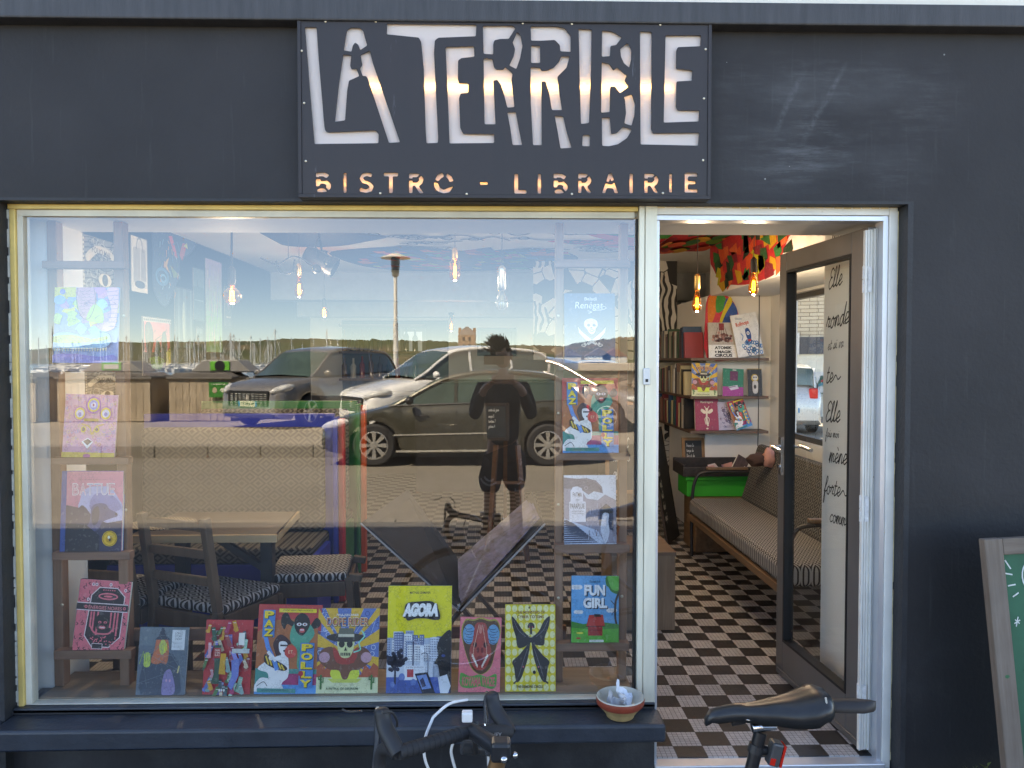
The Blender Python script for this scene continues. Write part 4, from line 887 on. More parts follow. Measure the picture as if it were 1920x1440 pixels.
def art_dope(A):
    A.rect(0, 0, 100, 128, '#5a78b8'); cx, cy = 46, 66; r = random.Random(2)
    for k in range(80): A.line(path([(r.uniform(0, 100), r.uniform(0, 110)) for _ in range(1)] * 1 + [(r.uniform(0, 100), r.uniform(0, 110))], 1), 0.5, r.choice(['#c8d2e8', '#2c3c78']), up=(k == 0)) if k < 30 else A.ring(r.uniform(2, 98), r.uniform(2, 100), 4, 4, 1, r.choice(['#c4d0ea', '#34488c']), 8, up=(k == 30))
    for i in range(16):
        a0 = i * 22.5 + 4; a1 = a0 + 10.5; q = 110
        A.poly([(cx, cy), (cx + q * math.cos(R(a0)), cy + q * math.sin(R(a0))), (cx + q * math.cos(R(a1)), cy + q * math.sin(R(a1)))], '#e2b23a', up=(i == 0))
    A.poly([(0, 88), (8, 82), (14, 92), (22, 84), (28, 100), (72, 100), (78, 84), (86, 92), (92, 82), (100, 88), (100, 128), (0, 128)], '#b85a3c'); A.rect(0, 104, 100, 128, '#d8dcb0')
    A.disc(cx, 98, 24, 14, '#d8e04a'); A.poly([(18, 106), (74, 106), (66, 112), (26, 112)], '#c8d060')
    A.poly(spline([(6, 64), (22, 58), (32, 66), (46, 72), (60, 66), (70, 58), (84, 64), (88, 78), (70, 92), (56, 94), (50, 106), (42, 106), (36, 94), (20, 92), (4, 80)], 4), '#7a4a38')
    A.poly(spline([(26, 58), (40, 70), (52, 70), (66, 58), (60, 82), (32, 82)], 3), '#b03a34'); A.disc(12, 74, 9, 8, '#c89aa8'); A.disc(80, 74, 9, 8, '#c89aa8')
    A.poly(spline([(32, 50), (36, 40), (56, 40), (60, 50), (58, 64), (52, 74), (40, 74), (34, 64)], 4), '#d8dca0')
    A.disc(39.5, 54, 5, 5.5, '#20201c', 14); A.disc(52.5, 54, 5, 5.5, '#20201c', 14); A.poly([(46, 58), (43.5, 64), (48.5, 64)], '#20201c')
    for i in range(6): A.rect(38 + i * 2.8, 67, 40 + i * 2.8, 71.5, '#2a2a22', up=(i == 0))
    A.disc(46, 44, 32, 7, '#2e2c2c'); A.poly([(33, 44), (35, 30), (58, 30), (60, 44)], '#6a6a5c'); A.rect(33.5, 39, 59.5, 43, '#d8d0b8'); A.line(path([(60, 66), (70, 62), (68, 52), (76, 42), (72, 34)]), 2, '#7fe0c8')
    for x in (6, 88): A.rect(x, 100, x + 3, 122, '#3c7a40'); A.rect(x - 3, 106, x, 108, '#3c7a40'); A.rect(x - 3, 102, x - 1.5, 108, '#3c7a40', up=False); A.rect(x + 3, 110, x + 6, 112, '#3c7a40', up=False); A.rect(x + 4.5, 104, x + 6, 112, '#3c7a40')
    A.text("PAUL KIRCHNER", 30, 8, 66, 11.5, '#f0ece0', bold=0.02)
    A.text("DOPE RIDER", 14.8, 13.8, 83.8, 27.8, '#2a1c1c', bold=0.04); A.text("DOPE RIDER", 14, 13, 83, 27, '#e6d6ae', bold=0.04); A.text("DOPE RIDER", 14.8, 14.4, 82.2, 25.6, '#c8543c', bold=0.0)
    A.text("A FISTFUL OF DELIRIUM", 16, 119, 68, 122.4, '#5a6a48', bold=0.02)
ART_DOPE = Drawn((0, 0, 100, 128), art_dope)
def art_agora(A):
    A.rect(0, 0, 100, 150, '#ecdc1e'); A.text("MATHIAS LEHMANN", 34, 8, 66, 11.5, '#24241c', bold=0.015)
    r = random.Random(21); A.rect(0, 74, 100, 150, '#b9c6da')
    for k in range(26):
        x = r.uniform(-4, 84); wd_ = r.uniform(7, 16); t_ = r.uniform(62, 84); c = r.choice(['#e8ecf2', '#9fb0cc', '#d4dcea', '#5f7098', '#f0f2f6'])
        A.rect(x, t_, x + wd_, 112, c)
        for i in range(int((112 - t_) / 3.4)):
            for j in range(int(wd_ / 2.6)): A.rect(x + 1 + j * 2.6, t_ + 2 + i * 3.4, x + 2.2 + j * 2.6, t_ + 3.8 + i * 3.4, '#46557c' if c != '#5f7098' else '#cfd8ea', up=(i == 0 and j == 0))
    A.rect(0, 106, 72, 150, '#cdd6e4'); A.rect(0, 128, 100, 150, '#3a5fae')
    for k in range(60): A.disc(14 + r.gauss(0, 7.5), 106 + r.gauss(0, 6), 3.2, 3, '#1c2440', 8, up=(k == 0))
    A.rect(12, 112, 15, 138, '#1c2440'); A.rect(40, 78, 42, 120, '#26305a'); A.rect(52, 84, 58, 112, '#e8ecf4'); A.line(path([(64, 130), (64, 100), (60, 94), (54, 96)]), 1, '#26305a')
    A.rect(27, 112, 60, 132, '#e6eaf2'); A.rect(32, 117, 42, 128, '#c03a44'); A.text("Are You Looking for", 30, 113, 58, 115.4, '#3a4468')
    for x, y, q in ((24, 132, 7), (42, 139, 6), (52, 141, 4), (10, 142, 5)): A.disc(x, y - 4, q * .7, q * .8, '#5f7fc0'); A.poly([(x - q, 150), (x - q, y + 4), (x - q * .5, y), (x + q * .5, y), (x + q, y + 4), (x + q, 150)], '#34549c')
    A.poly([(44, 123), (64, 121), (76, 150), (56, 150)], '#10162c'); A.poly([(47, 126), (62, 124), (70, 143), (56, 145)], '#6f93d0'); A.poly([(52, 132), (57, 128), (62, 140), (56, 142)], '#22305c')
    A.poly(spline([(100, 64), (86, 70), (78, 84), (80, 98), (74, 108), (80, 112), (84, 130), (96, 142), (100, 150), (100, 110)], 4), '#0c0e18'); A.disc(88, 98, 3, 2, '#2e4a8c')
    A.poly([(80, 128), (94, 124), (100, 140), (96, 150), (84, 150)], '#dfe4ee')
    A.poly([(22, 43)] + spline([(28, 26), (48, 22), (70, 22), (80, 34), (82, 46), (74, 48), (60, 46), (44, 46), (30, 48)], 4)[0:40], '#14161c')
    A.text("AGORA", 24.8, 25.4, 81, 45.6, '#14161c', bold=0.16, shear=0.3); A.text("AGORA", 23.4, 24.2, 79, 43.4, '#fafafa', bold=0.085, shear=0.3)
ART_AGORA = Drawn((0, 0, 100, 150), art_agora)
@drawn(775, 975, 1012, 1330)
def art_pinkskull(A):
    A.rect(775, 975, 1012, 1330, '#ef7c88')
    for q, c in ((16, '#a89a3c'), (8, '#5c3a24')):
        A.poly(spline([(790 - q + 8, 1040), (805, 1000 - q), (850, 1000 - q), (893, 990 - q), (940, 1000 - q), (985, 1000 - q), (1000 + q - 6, 1040), (985, 1100 + q), (960, 1190 + q), (920, 1235 + q * .4), (880, 1235 + q * .4), (838, 1190 + q), (800, 1100 + q)], 4), c)
    for cx in (828, 966):
        A.disc(cx, 1055, 36, 48, '#5f9cc4', 20)
        for i in range(6): A.ring(cx + (i % 2) * 10 - 5, 1025 + i * 13, 22, 8, 3, '#23405c', 12, 0, 200, up=(i == 0))
    A.poly(spline([(862, 1010), (893, 998), (925, 1010), (940, 1080), (958, 1140), (930, 1210), (893, 1226), (856, 1208), (832, 1140), (850, 1080)], 4), '#b4463e')
    for s in (-1, 1):
        A.disc(893 + s * 30, 1105, 12, 14, '#3c1418', 12); A.line(path([(893 + s * 10, 1010), (893 + s * 22, 1060), (893 + s * 38, 1140), (893 + s * 20, 1200)]), 4, '#e0a890'); A.disc(893 + s * 12, 1130, 8, 14, '#7a2428', 10)
        for i in range(7): A.rect(893 + s * (14 + i * 5) - 3, 1196 - i * 8, 893 + s * (14 + i * 5) + 3, 1212 - i * 8, '#ece0d0', up=(i == 0))
    A.disc(893, 1180, 20, 24, '#8c2e34'); A.disc(893, 1030, 9, 22, '#d88070')
    A.poly(spline([(783, 1245), (800, 1240), (840, 1255), (893, 1245), (940, 1256), (985, 1240), (992, 1262), (988, 1300), (960, 1312), (900, 1300), (840, 1310), (788, 1300)], 3), '#4f9a44')
    A.text("KOYAMA WAZE", 795, 1256, 982, 1300, '#e06a70', bold=0.03)
@drawn(1040, 905, 1328, 1322)
def art_totem(A):
    A.rect(1040, 905, 1328, 1322, '#e2cd2e')
    for i in range(8):
        for j in range(10): A.disc(1058 + i * 36 + (j % 2) * 0, 925 + j * 42, 15, 17, '#ece6a8', 14, up=(i == 0 and j == 0))
    A.text("THE MONSTERS OF", 1102, 936, 1268, 950, '#8c5c2c', bold=0.03); A.text("CYBER TOTEMS", 1108, 958, 1262, 972, '#8c5c2c', bold=0.03); A.disc(1178, 920, 5, 6, '#6a5a20', 8)
    K = '#2e2c30'
    A.poly(spline([(1078, 962), (1110, 992), (1145, 1035), (1180, 1060), (1196, 1060), (1232, 1035), (1262, 985), (1296, 962), (1290, 1010), (1268, 1060), (1262, 1100), (1230, 1102), (1204, 1098), (1196, 1090), (1176, 1092), (1150, 1110), (1112, 1112), (1100, 1060), (1082, 1010)], 4), K)
    for s in (-1, 1):
        A.poly(spline([(1187 + s * 4, 1080), (1187 + s * 30, 1110), (1187 + s * 70, 1150), (1187 + s * 106, 1180), (1187 + s * 96, 1210), (1187 + s * 84, 1275), (1187 + s * 60, 1265), (1187 + s * 34, 1210), (1187 + s * 14, 1150)], 4), K)
        A.line([(1187 + s * 76, 1268), (1187 + s * 96, 1282)], 8, K); A.line(path([(1187 + s * 20, 1120), (1187 + s * 48, 1190), (1187 + s * 70, 1250)]), 1.8, '#8a8890'); A.line(path([(1187 + s * 30, 1060), (1187 + s * 70, 1030), (1187 + s * 96, 985)]), 1.8, '#8a8890'); A.disc(1187 + s * 44, 1205, 4, 4, '#d86a7a', 8)
    A.disc(1188, 1012, 20, 20, K, 18, a0=180, a1=360); A.rect(1168, 1008, 1208, 1018, '#1c1a1e'); A.disc(1180, 1014, 4, 3, '#c83a6a', 8); A.disc(1196, 1014, 4, 3, '#c83a6a', 8); A.rect(1182, 1018, 1194, 1050, K)
    A.ring(1187, 1056, 16, 9, 2, '#a8a4a0'); A.disc(1206, 1230, 9, 9, '#26242a', 12); A.text("THE DEMONS CIRCLE", 1102, 1292, 1255, 1305, '#6a5a1c', bold=0.03)
@drawn(1378, 508, 1660, 900)
def art_renegat(A):
    A.rect(1378, 508, 1660, 900, '#3d5c80'); W = '#eef0f0'
    A.text("Baladi", 1490, 530, 1558, 548, W, bold=0.01); A.text("Renégat", 1436, 556, 1590, 606, W, bold=0.0, shear=0.2); A.ring(1560, 590, 52, 14, 3, W, 20, -60, 120)
    A.line(path([(1508, 606), (1530, 614), (1512, 620)]), 3, W)
    A.poly(spline([(1488, 690), (1492, 662), (1524, 650), (1556, 662), (1562, 690), (1552, 706), (1546, 728), (1530, 738), (1514, 728), (1500, 706)], 4), W)
    A.disc(1512, 688, 9, 8, '#3d5c80', 12); A.disc(1542, 688, 9, 8, '#3d5c80', 12); A.poly([(1526, 696), (1520, 706), (1534, 706)], '#3d5c80'); A.ring(1530, 718, 13, 7, 3, '#3d5c80')
    for s in (-1, 1):
        A.poly([(1530 + s * 78, 698), (1530 + s * 72, 730), (1530 + s * 40, 765), (1530 - s * 20, 800), (1530 - s * 28, 794), (1530 + s * 20, 755), (1530 + s * 56, 724)], W)
        A.line([(1530 - s * 10, 768), (1530 - s * 34, 800)], 4, W); A.ring(1530 - s * 46, 800, 14, 8, 4, W); A.disc(1530 - s * 40, 792, 6, 8, W, 8)
    A.text("La Malle-Cravate", 1488, 862, 1586, 876, W)
@drawn(1376, 160, 1660, 543)
def art_fatma(A):
    A.rect(1376, 160, 1660, 543, '#d2dae6'); r = random.Random(31)
    A.poly([(1376, 172), (1450, 180), (1500, 176), (1552, 190), (1584, 226), (1590, 262), (1540, 250), (1510, 270), (1470, 240), (1376, 236)], '#77707e')
    for i in range(7): A.line(path([(1376, 180 + i * 8), (1450, 186 + i * 8), (1540, 200 + i * 8), (1580, 240 + i * 3)], 3), 1.6, '#3c3848', up=(i == 0))
    A.disc(1497, 232, 12, 10, '#8f8894'); A.disc(1497, 232, 4, 4, '#2a2830')
    A.poly([(1376, 236), (1470, 240), (1500, 290), (1560, 300), (1600, 268), (1660, 300), (1660, 540), (1376, 540)], '#8e8a9c')
    A.poly([(1376, 400), (1560, 470), (1600, 543), (1376, 543)], '#b8c4dc')
    for i in range(11): A.poly([(1376, 412 + i * 12), (1390 + i * 16, 408 + i * 12), (1440 + i * 12, 434 + i * 10), (1376, 420 + i * 12)], '#39425c', up=(i == 0))
    for k in range(60):
        x, y = r.uniform(1490, 1650), r.uniform(300, 530); A.line([(x, y), (x + r.uniform(-4, 4), y + r.uniform(8, 26))], 2.5, r.choice(['#5a5670', '#b9b8cc', '#6b4c4c', '#a8b0c8']), up=(k == 0))
    A.poly([(1568, 350), (1605, 318), (1644, 350), (1644, 470), (1568, 440)], '#2c3854')
    A.disc(1608, 365, 34, 9, '#1a1c26'); A.rect(1590, 335, 1626, 362, '#22242e'); A.poly(spline([(1590, 372), (1620, 376), (1616, 420), (1622, 480), (1600, 540), (1575, 470), (1580, 410)], 3), '#cdd2e2'); A.disc(1600, 392, 12, 15, '#e8e8f0')
    A.poly([(1404, 310), (1412, 305), (1412, 250), (1425, 226), (1450, 222), (1472, 232), (1480, 255), (1480, 305), (1494, 308), (1494, 420), (1404, 420)], '#dcdde8')
    A.text("FATMA", 1424, 256, 1474, 280, '#2e2c38', bold=0.01); A.text("du", 1440, 290, 1458, 300, '#2e2c38'); A.text("PARAPLUIE", 1410, 318, 1488, 346, '#2e2c38', bold=0.01)
    A.text("MAHMOUD BENAMAR", 1418, 358, 1482, 364, '#4a4858'); A.text("SOUMEYA OUAREZKI", 1418, 370, 1482, 376, '#4a4858')
@drawn(1412, 738, 1680, 1100)
def art_fun(A):
    A.rect(1412, 738, 1680, 1100, '#58a8dc'); G = '#4fae3c'
    for (x, y, s) in ((1440, 800, 1), (1452, 935, .8), (1640, 925, .9)):
        for dx in (-18, 0, 18): A.disc(x + dx * s, y, 16 * s, 13 * s, '#f2f4f6', 12, up=(dx == -18))
    A.poly(spline([(1610, 738), (1680, 738), (1680, 830), (1640, 825), (1622, 800), (1608, 785)], 3), '#2c7a34'); A.poly(spline([(1618, 738), (1680, 738), (1680, 812), (1645, 812), (1626, 780)], 3), '#58b848')
    A.line(path([(1680, 830), (1662, 880), (1660, 960), (1668, 1000)]), 12, '#3a2c24'); A.line([(1662, 900), (1636, 872)], 4, '#3a2c24'); A.line([(1660, 920), (1640, 950)], 3, '#3a2c24')
    A.poly([(1412, 985), (1480, 1000), (1560, 985), (1680, 1000), (1680, 1100), (1412, 1100)], '#3a8a3c'); A.poly([(1412, 1020), (1550, 1030), (1680, 1022), (1680, 1100), (1412, 1100)], G)
    A.poly([(1496, 1012), (1512, 950), (1590, 948), (1602, 1010)], '#c43a34'); A.rect(1506, 1012, 1588, 1062, '#a82c2c'); A.rect(1510, 1030, 1584, 1034, '#7c1c20'); A.line([(1496, 1012), (1602, 1010)], 4, '#4a1216'); A.poly([(1540, 945), (1576, 946), (1580, 960), (1540, 960)], '#1c1a1c')
    A.disc(1460, 1048, 20, 5, '#e8d84a', 12); A.disc(1452, 1076, 14, 5, '#b8342c', 12); A.rect(1514, 1084, 1594, 1096, '#e8eae8'); A.text("LES ROBINS MERCATS", 1520, 1087, 1588, 1093, '#3a3a3c')
    A.text("Elizabeth Pich", 1516, 762, 1574, 774, '#1c2c3c')
    for s_, x0, x1, y0, y1 in (("FUN", 1484, 1602, 786, 845), ("GIRL", 1478, 1614, 856, 913)):
        A.text(s_, x0 + 5, y0 + 5, x1 + 5, y1 + 5, '#16202c', bold=0.07); A.text(s_, x0, y0, x1, y1, '#f6f8fa', bold=0.055)
@drawn(0, 0, 100, 140)
def art_plainback(A):
    A.rect(0, 0, 100, 140, '#2a1c26')

GB = "comics lined up on the window shelf"
GL = "comics and prints standing on the display ladders"
def zr(rung): return P(rung[0], rung[2], LY - 0.045).z + 0.0005
YB = LY - 0.034
bookobj("glossy pastel print of dragons and a crocodile on the left ladder", (100, 538, 221, 679), YB, art_croc, 0.005, 5, name="art_print", cat="print", group=GL, cover='#c8c8d8', zfix=zr(RL[1]))
bookobj("yellow and pink face pattern print, below the crocodile print", (116, 739, 215, 858), YB, art_mandala, 0.005, 6, 1.5, name="art_print", cat="print", group=GL, cover='#d8c0b0', zfix=zr(RL[2]))
bookobj("pink BATTUE comic with a dog and a gold medal sticker", (112, 885, 228, 1036), YB, art_battue, 0.016, 5, group=GL, cover='#3f5a9e', zfix=zr(RL[3]))
bookobj("black and pink ÉNERGIES NOIRES comic on the lowest left rung", (135, 1090, 232, 1221), YB, art_energies, 0.018, 8, 4.0, group=GL, cover='#1c1420', zfix=zr(RL[4]))
bookobj("blue RENÉGAT comic with white skull over crossed swords", (1059, 549, 1154, 680), YB, art_renegat, 0.012, 5, group=GL, cover='#3d5c80', zfix=zr(RRt[1]))
bookobj("red and blue PAZ ET POLLY comic on the right ladder below the skull comic", (1055, 709, 1160, 849), YB, ART_PAZ, 0.014, 6, group=GL, cover='#3f97d8', spine='#b03030', zfix=zr(RRt[2]))
bookobj("grey-blue FATMA AU PARAPLUIE comic with white tombstone title", (1058, 893, 1156, 1021), YB, art_fatma, 0.012, 6, group=GL, cover='#6a6c7c', zfix=zr(RRt[3]))
bookobj("blue FUN GIRL comic with a red hut on green grass", (1071, 1083, 1160, 1206), YB, art_fun, 0.018, 6, 0.8, group=GL, cover='#2c5a80', spine='#16344a', zfix=zr(RRt[4]))
def shelfbook(label, box, art_, th, roll, cover, Y=0.06, lean=9.0, spine=None, yaw=0):
    return bookobj(label, box, Y, art_, th, lean, roll, cover, group=GB, spine=spine, zfix=ZB + 0.0008 + max(0, 0) , yaw=yaw)
shelfbook("dull blue LONG STORY SHORT comic with an orange-haired witch", (254, 1182, 346, 1296), art_long, 0.010, 1.2, '#4a5864')
shelfbook("red comic covered with drawn socks and legs", (379, 1169, 468, 1292), art_socks, 0.008, 1.0, '#8c2028')
shelfbook("PAZ ET POLLY comic standing on the shelf left of the sun-ray skull comic", (476, 1141, 596, 1296), ART_PAZ, 0.012, 1.5, '#3f97d8', spine='#b03030')
shelfbook("DOPE RIDER comic with a hatted skull in yellow sun rays", (592, 1148, 708, 1294), ART_DOPE, 0.010, 0.6, '#a8862c')
shelfbook("tall yellow AGORA comic over a blue city", (724, 1107, 845, 1289), ART_AGORA, 0.016, 0.4, '#23345c')
shelfbook("pink comic with a red flayed skull and green lettering", (859, 1164, 937, 1285), art_pinkskull, 0.012, 1.6, '#c86470')
shelfbook("yellow comic with a black winged figure on pale dots", (947, 1141, 1042, 1281), art_totem, 0.008, 0.3, '#8c8440')
# ================================================================ inside: lamps
m_filament = pm("glowing_filament", (1, 0.7, 0.3), 0.5, emit=(1.0, 0.48, 0.10), es=9.0)
m_amber = glass("amber_bulb_glass", 0.10, (1.0, 0.58, 0.22), power=1.6, refl=(1, 0.75, 0.5))
m_clearb = glass("clear_bulb_glass", 0.10, (0.95, 0.96, 0.97), power=2.5)
m_brass = pm("brass_socket", (0.62, 0.44, 0.18), 0.3, metal=0.9)
m_chrome = pm("chrome_socket", (0.72, 0.72, 0.72), 0.18, metal=0.95)
m_blk = pm("black_plastic", (0.02, 0.02, 0.022), 0.45)
def bulb_lamp(label, px, py, dist, kind='st', lit=True, sock='black', sl=0.06, rr=0.0016, ztop=None, en=0.9):
    q = P(px, py, CAM.y + dist); zt = ZCE if ztop is None else ztop
    root = thing("pendant_lamp", label, "pendant lamp", (q.x, q.y, q.z), group="bare bulb pendants hanging from the ceiling")
    r = {'globe': 0.0475, 'st': 0.030, 'tube': 0.036, 'a': 0.031, 'mini': 0.04}[kind]
    prof = {'globe': [(0.012, 0.062), (0.016, 0.048)] + [(r * math.sin(a), r * math.cos(a) - 0.0) for a in [math.pi * i / 14 for i in range(3, 15)]],
            'mini': [(0.010, 0.055), (0.014, 0.042)] + [(r * math.sin(a), r * math.cos(a)) for a in [math.pi * i / 12 for i in range(2, 13)]],
            'st': [(0.012, 0.085), (0.014, 0.06), (0.022, 0.03), (0.030, -0.005), (0.031, -0.02), (0.026, -0.04), (0.014, -0.053), (0.0005, -0.057)],
            'tube': [(0.012, 0.08), (0.020, 0.07), (0.034, 0.05), (0.036, 0.0), (0.036, -0.03), (0.028, -0.052), (0.014, -0.062), (0.0005, -0.065)],
            'a': [(0.012, 0.06), (0.014, 0.045), (0.024, 0.02), (0.031, -0.005), (0.031, -0.018), (0.024, -0.035), (0.012, -0.043), (0.0005, -0.046)]}[kind]
    top = prof[0][1]
    MB().lathe(prof, 20).build("bulb", m_amber if lit else m_clearb, root, smooth=True, angle=80)
    w = MB()
    for k in range(4):
        a = math.pi / 4 + k * math.pi / 2; s_ = 0.013 if kind in ('globe', 'mini') else 0.009
        w.tube([(s_ * 0.6 * math.cos(a), s_ * 0.6 * math.sin(a), 0.03), (s_ * math.cos(a), s_ * math.sin(a), -0.028)], 0.0022, 6)
    w.build("filament", m_filament if lit else pm("dead_filament", (0.5, 0.45, 0.3), 0.4, metal=0.5), root)
    ms = {'black': m_blk, 'brass': m_brass, 'chrome': m_chrome}[sock]
    MB().lathe([(0.0005, top + sl + 0.016), (0.008, top + sl + 0.014), (0.019, top + sl), (0.020, top + 0.004), (0.015, top - 0.006), (0.0005, top - 0.008)], 18).build("socket", ms, root, smooth=True)
    if lit:
        pl_ = bpy.data.lights.new("bulb_light", 'POINT'); pl_.energy = en; pl_.color = (1.0, 0.86, 0.70); pl_.shadow_soft_size = 0.02
        po = bpy.data.objects.new("bulb_light", pl_); link(po, root); po.location = (0, 0, -0.075)
    cz = top + sl + 0.012
    MB().tube([(0, 0, cz), (0.002, 0.001, (cz + zt - q.z) / 2), (0, 0, zt - q.z)], max(rr, 0.0022), 8).build("cord", m_blk, root, smooth=True)
    MB().lathe([(0.0005, zt - q.z - 0.03), (0.03, zt - q.z - 0.025), (0.035, zt - q.z - 0.0005)], 16).build("ceiling_rose", ms, root, smooth=True)
    return root
bulb_lamp("lit round amber globe bulb on a thick black stem, above the banquettes", 435, 555, 4.4, 'globe', sock='black', sl=0.085, rr=0.006, en=5)
bulb_lamp("lit teardrop bulb in a brass socket right of the big amber globe", 561, 542, 5.3, 'st', sock='brass', sl=0.07, en=2.5)
bulb_lamp("small lit globe bulb hanging far back left of the street lamp reflection", 608, 587, 7.0, 'mini', sock='black', en=1.5)
bulb_lamp("lit bulb with long rounded glass hanging left of the chrome socket", 853, 508, 5.0, 'tube', sock='brass', sl=0.05, en=1.0)
bulb_lamp("unlit clear bulb in a tall chrome socket beside the right ladder", 941, 565, 3.9, 'a', lit=False, sock='chrome', sl=0.10)
bulb_lamp("tiny lit bulb deep in the shop above the tower reflection", 846, 612, 9.0, 'st', sock='black', ztop=2.05)
bulb_lamp("lit teardrop bulb in a brass socket beside the black and white mural, in the doorway", 1307, 568, 4.9, 'st', sock='brass', sl=0.08, en=2.4)
bulb_lamp("lit teardrop bulb in a black socket in front of the red and green mural", 1413, 536, 4.7, 'st', sock='black', sl=0.07, en=3.0)
# stage spotlight and a driftwood mobile
q = P(598, 487, 2.4)
sp_ = thing("spotlight", "black theatre spotlight clamped under the ceiling among the bulbs", "spotlight", q)
M = Matrix.Rotation(R(118), 4, 'Y')
MB().lathe([(0.0005, -0.11), (0.045, -0.10), (0.06, -0.06), (0.06, 0.07), (0.07, 0.075), (0.07, 0.12), (0.064, 0.12), (0.055, 0.08), (0.0005, 0.07)], 16, M).build("lamp_body", m_blk, sp_, smooth=True)
w = MB(); w.tube(path([(0, -0.075, 0), (0, -0.075, 0.1), (0, 0, 0.14), (0, 0.075, 0.1), (0, 0.075, 0)]), 0.008, 8); w.tube([(0, 0, 0.14), (0, 0, ZCE - q.z)], 0.01, 8); w.build("yoke", m_blk, sp_)
q = P(535, 495, 2.2)
mo = thing("hanging_mobile", "thin black wire boat mobile with two balls hanging left of the spotlight", "mobile", q)
w = MB(); w.tube(path([(-0.16, 0, 0.04), (-0.05, 0, 0), (0.06, 0, 0.05), (0.2, 0, -0.02)]), 0.005, 6); w.tube(path([(-0.06, 0, 0.02), (-0.03, 0, -0.05), (0.04, 0, -0.05), (0.06, 0, 0.03)]), 0.006, 6); w.tube([(0.02, 0, 0.03), (0.02, 0, ZCE - q.z)], 0.0025, 6)
w.build("wire_frame", m_blk, mo)
w = MB(); w.ball((0.2, 0, -0.03), 0.03); w.ball((0.27, 0, 0.02), 0.025); w.build("balls", m_blk, mo, smooth=True)

# ================================================================ painted walls and hangings
def sheet_on_wall(name, label, cat, A, loc, normal='+x', group=None, th=0.004, backing='#dcd8d0', single=False):
    """A (written upright) hung on a wall; loc = its lower left corner as seen from the room"""
    rot = {'+x': R(90), '-y': 0.0, '-x': R(-90), '+y': R(180)}[normal]
    root = thing(name, label, cat, loc, (0, 0, rot), group)
    A.build("print", root, Matrix.Translation((0, -th - 0.0002, 0)))
    MB().box(0, -th, 0, A.w, -0.0004, A.h).build("backing", pm("board_" + backing.strip('#'), backing, 0.8), root)
    return root
def wallx(px0, px1, py0, py1, X, pmid=None):       # extents on a wall of constant X: Y range and Z range
    a, b = PX(px0, py0, X), PX(px1, py1, X); return a, b
def left_poster(label, px0, px1, pytop, pybot, fn, src, name="poster", backing='#b8b4a8', cat="poster", group="posters on the left wall"):
    a, b = PX(px0, pytop, LX), PX(px1, pytop, LX); zb = PX(px0, pybot, LX).z
    W_, H_ = b.y - a.y, a.z - zb
    A = Art(W_, H_, src, step=0.0004); fn(A)
    return sheet_on_wall(name, label, cat, A, (LX + 0.001, a.y, zb), '+x', group, backing=backing)
def fn_engraving(A):
    A.rect(0, 0, 100, 100, '#6f7274'); r = random.Random(4)
    for i in range(12): A.line(path([(0, 6 + i * 9), (30, 2 + i * 9), (60, 12 + i * 9), (100, 6 + i * 8)]), 2.2, '#2c2f33', up=(i == 0))
    for k in range(60): A.ring(r.uniform(0, 100), r.uniform(0, 100), r.uniform(4, 12), r.uniform(4, 12), 1.8, r.choice(['#2a2c30', '#a8aaa8']), 12, r.uniform(0, 180), r.uniform(200, 360), up=(k == 0))
    A.poly(spline([(10, 34), (40, 14), (80, 20), (96, 40), (70, 30), (40, 28), (16, 46)], 4), '#b8b6ae'); A.text("FOLIO MAL", 26, 19, 78, 30, '#2c2e30', bold=0.02, rot=5)
    A.disc(60, 74, 18, 12, '#c8c4b8'); A.disc(60, 74, 8, 11, '#26282a')
    for i in range(12): A.rect(2, 5 + i * 8, 5, 9 + i * 8, '#c0bcb0', up=(i == 0))
def fn_feather(A):
    A.rect(0, 0, 100, 100, '#d2d2ce'); r = random.Random(6); A.line(path([(30, 22), (40, 4), (60, 4), (72, 24)]), 4, '#8a9098')
    for i in range(130):
        y = 20 + (i // 9) * 4.2; x = 18 + (i % 9) * 8; dx = 14 * math.sin((y - 20) / 60 * math.pi)
        A.line([(x, y), (x + (5 if x > 50 else -5), y + 3.4)], 1.4, '#2c3036', up=(i == 0))
    A.disc(50, 86, 32, 7, '#2c3036')
def fn_pinkmonster(A):
    A.rect(0, 0, 100, 100, '#3a3440'); A.rect(6, 8, 94, 60, '#d86470'); r = random.Random(9)
    for i in range(14): A.ring(6 + i * 7, 5, 4, 4, 1.4, '#d8d4d0', 8, up=(i == 0))
    A.poly(spline([(8, 16), (26, 10), (36, 30), (30, 60), (14, 62)], 3), '#2a2c34'); A.poly(spline([(40, 60), (46, 40), (56, 44), (58, 70), (40, 74)], 3), '#38566a'); A.poly(spline([(64, 60), (66, 28), (80, 26), (84, 60)], 3), '#232428')
    A.poly([(80, 60), (96, 50), (96, 80), (78, 84)], '#b8b44a'); A.poly([(20, 70), (50, 66), (76, 74), (60, 90), (30, 88)], '#5c8a3c')
    for k in range(40): A.line([(r.uniform(8, 92), r.uniform(14, 96)),] + [(r.uniform(8, 92), r.uniform(14, 96))], 0.7, '#241c24', up=(k == 0)) if k < 12 else A.ring(r.uniform(8, 92), r.uniform(50, 96), 5, 4, 1.2, '#1c1a20', 8, up=(k == 12))
def fn_forest(A):
    A.rect(0, 0, 100, 100, '#4a6066'); r = random.Random(10)
    for i in range(16): x = 4 + i * 6; A.poly([(x, 0), (x + 3, 0), (x + 4 + (i % 3), 100), (x - 2, 100)], r.choice(['#2c3c40', '#6a8084', '#3a4c4c']), up=(i == 0))
    A.disc(48, 44, 8, 26, '#a8b8ac'); A.rect(0, 80, 100, 100, '#26302e'); A.line([(0, 0), (100, 0), (100, 100), (0, 100)], 3, '#2a2e30', close=True)
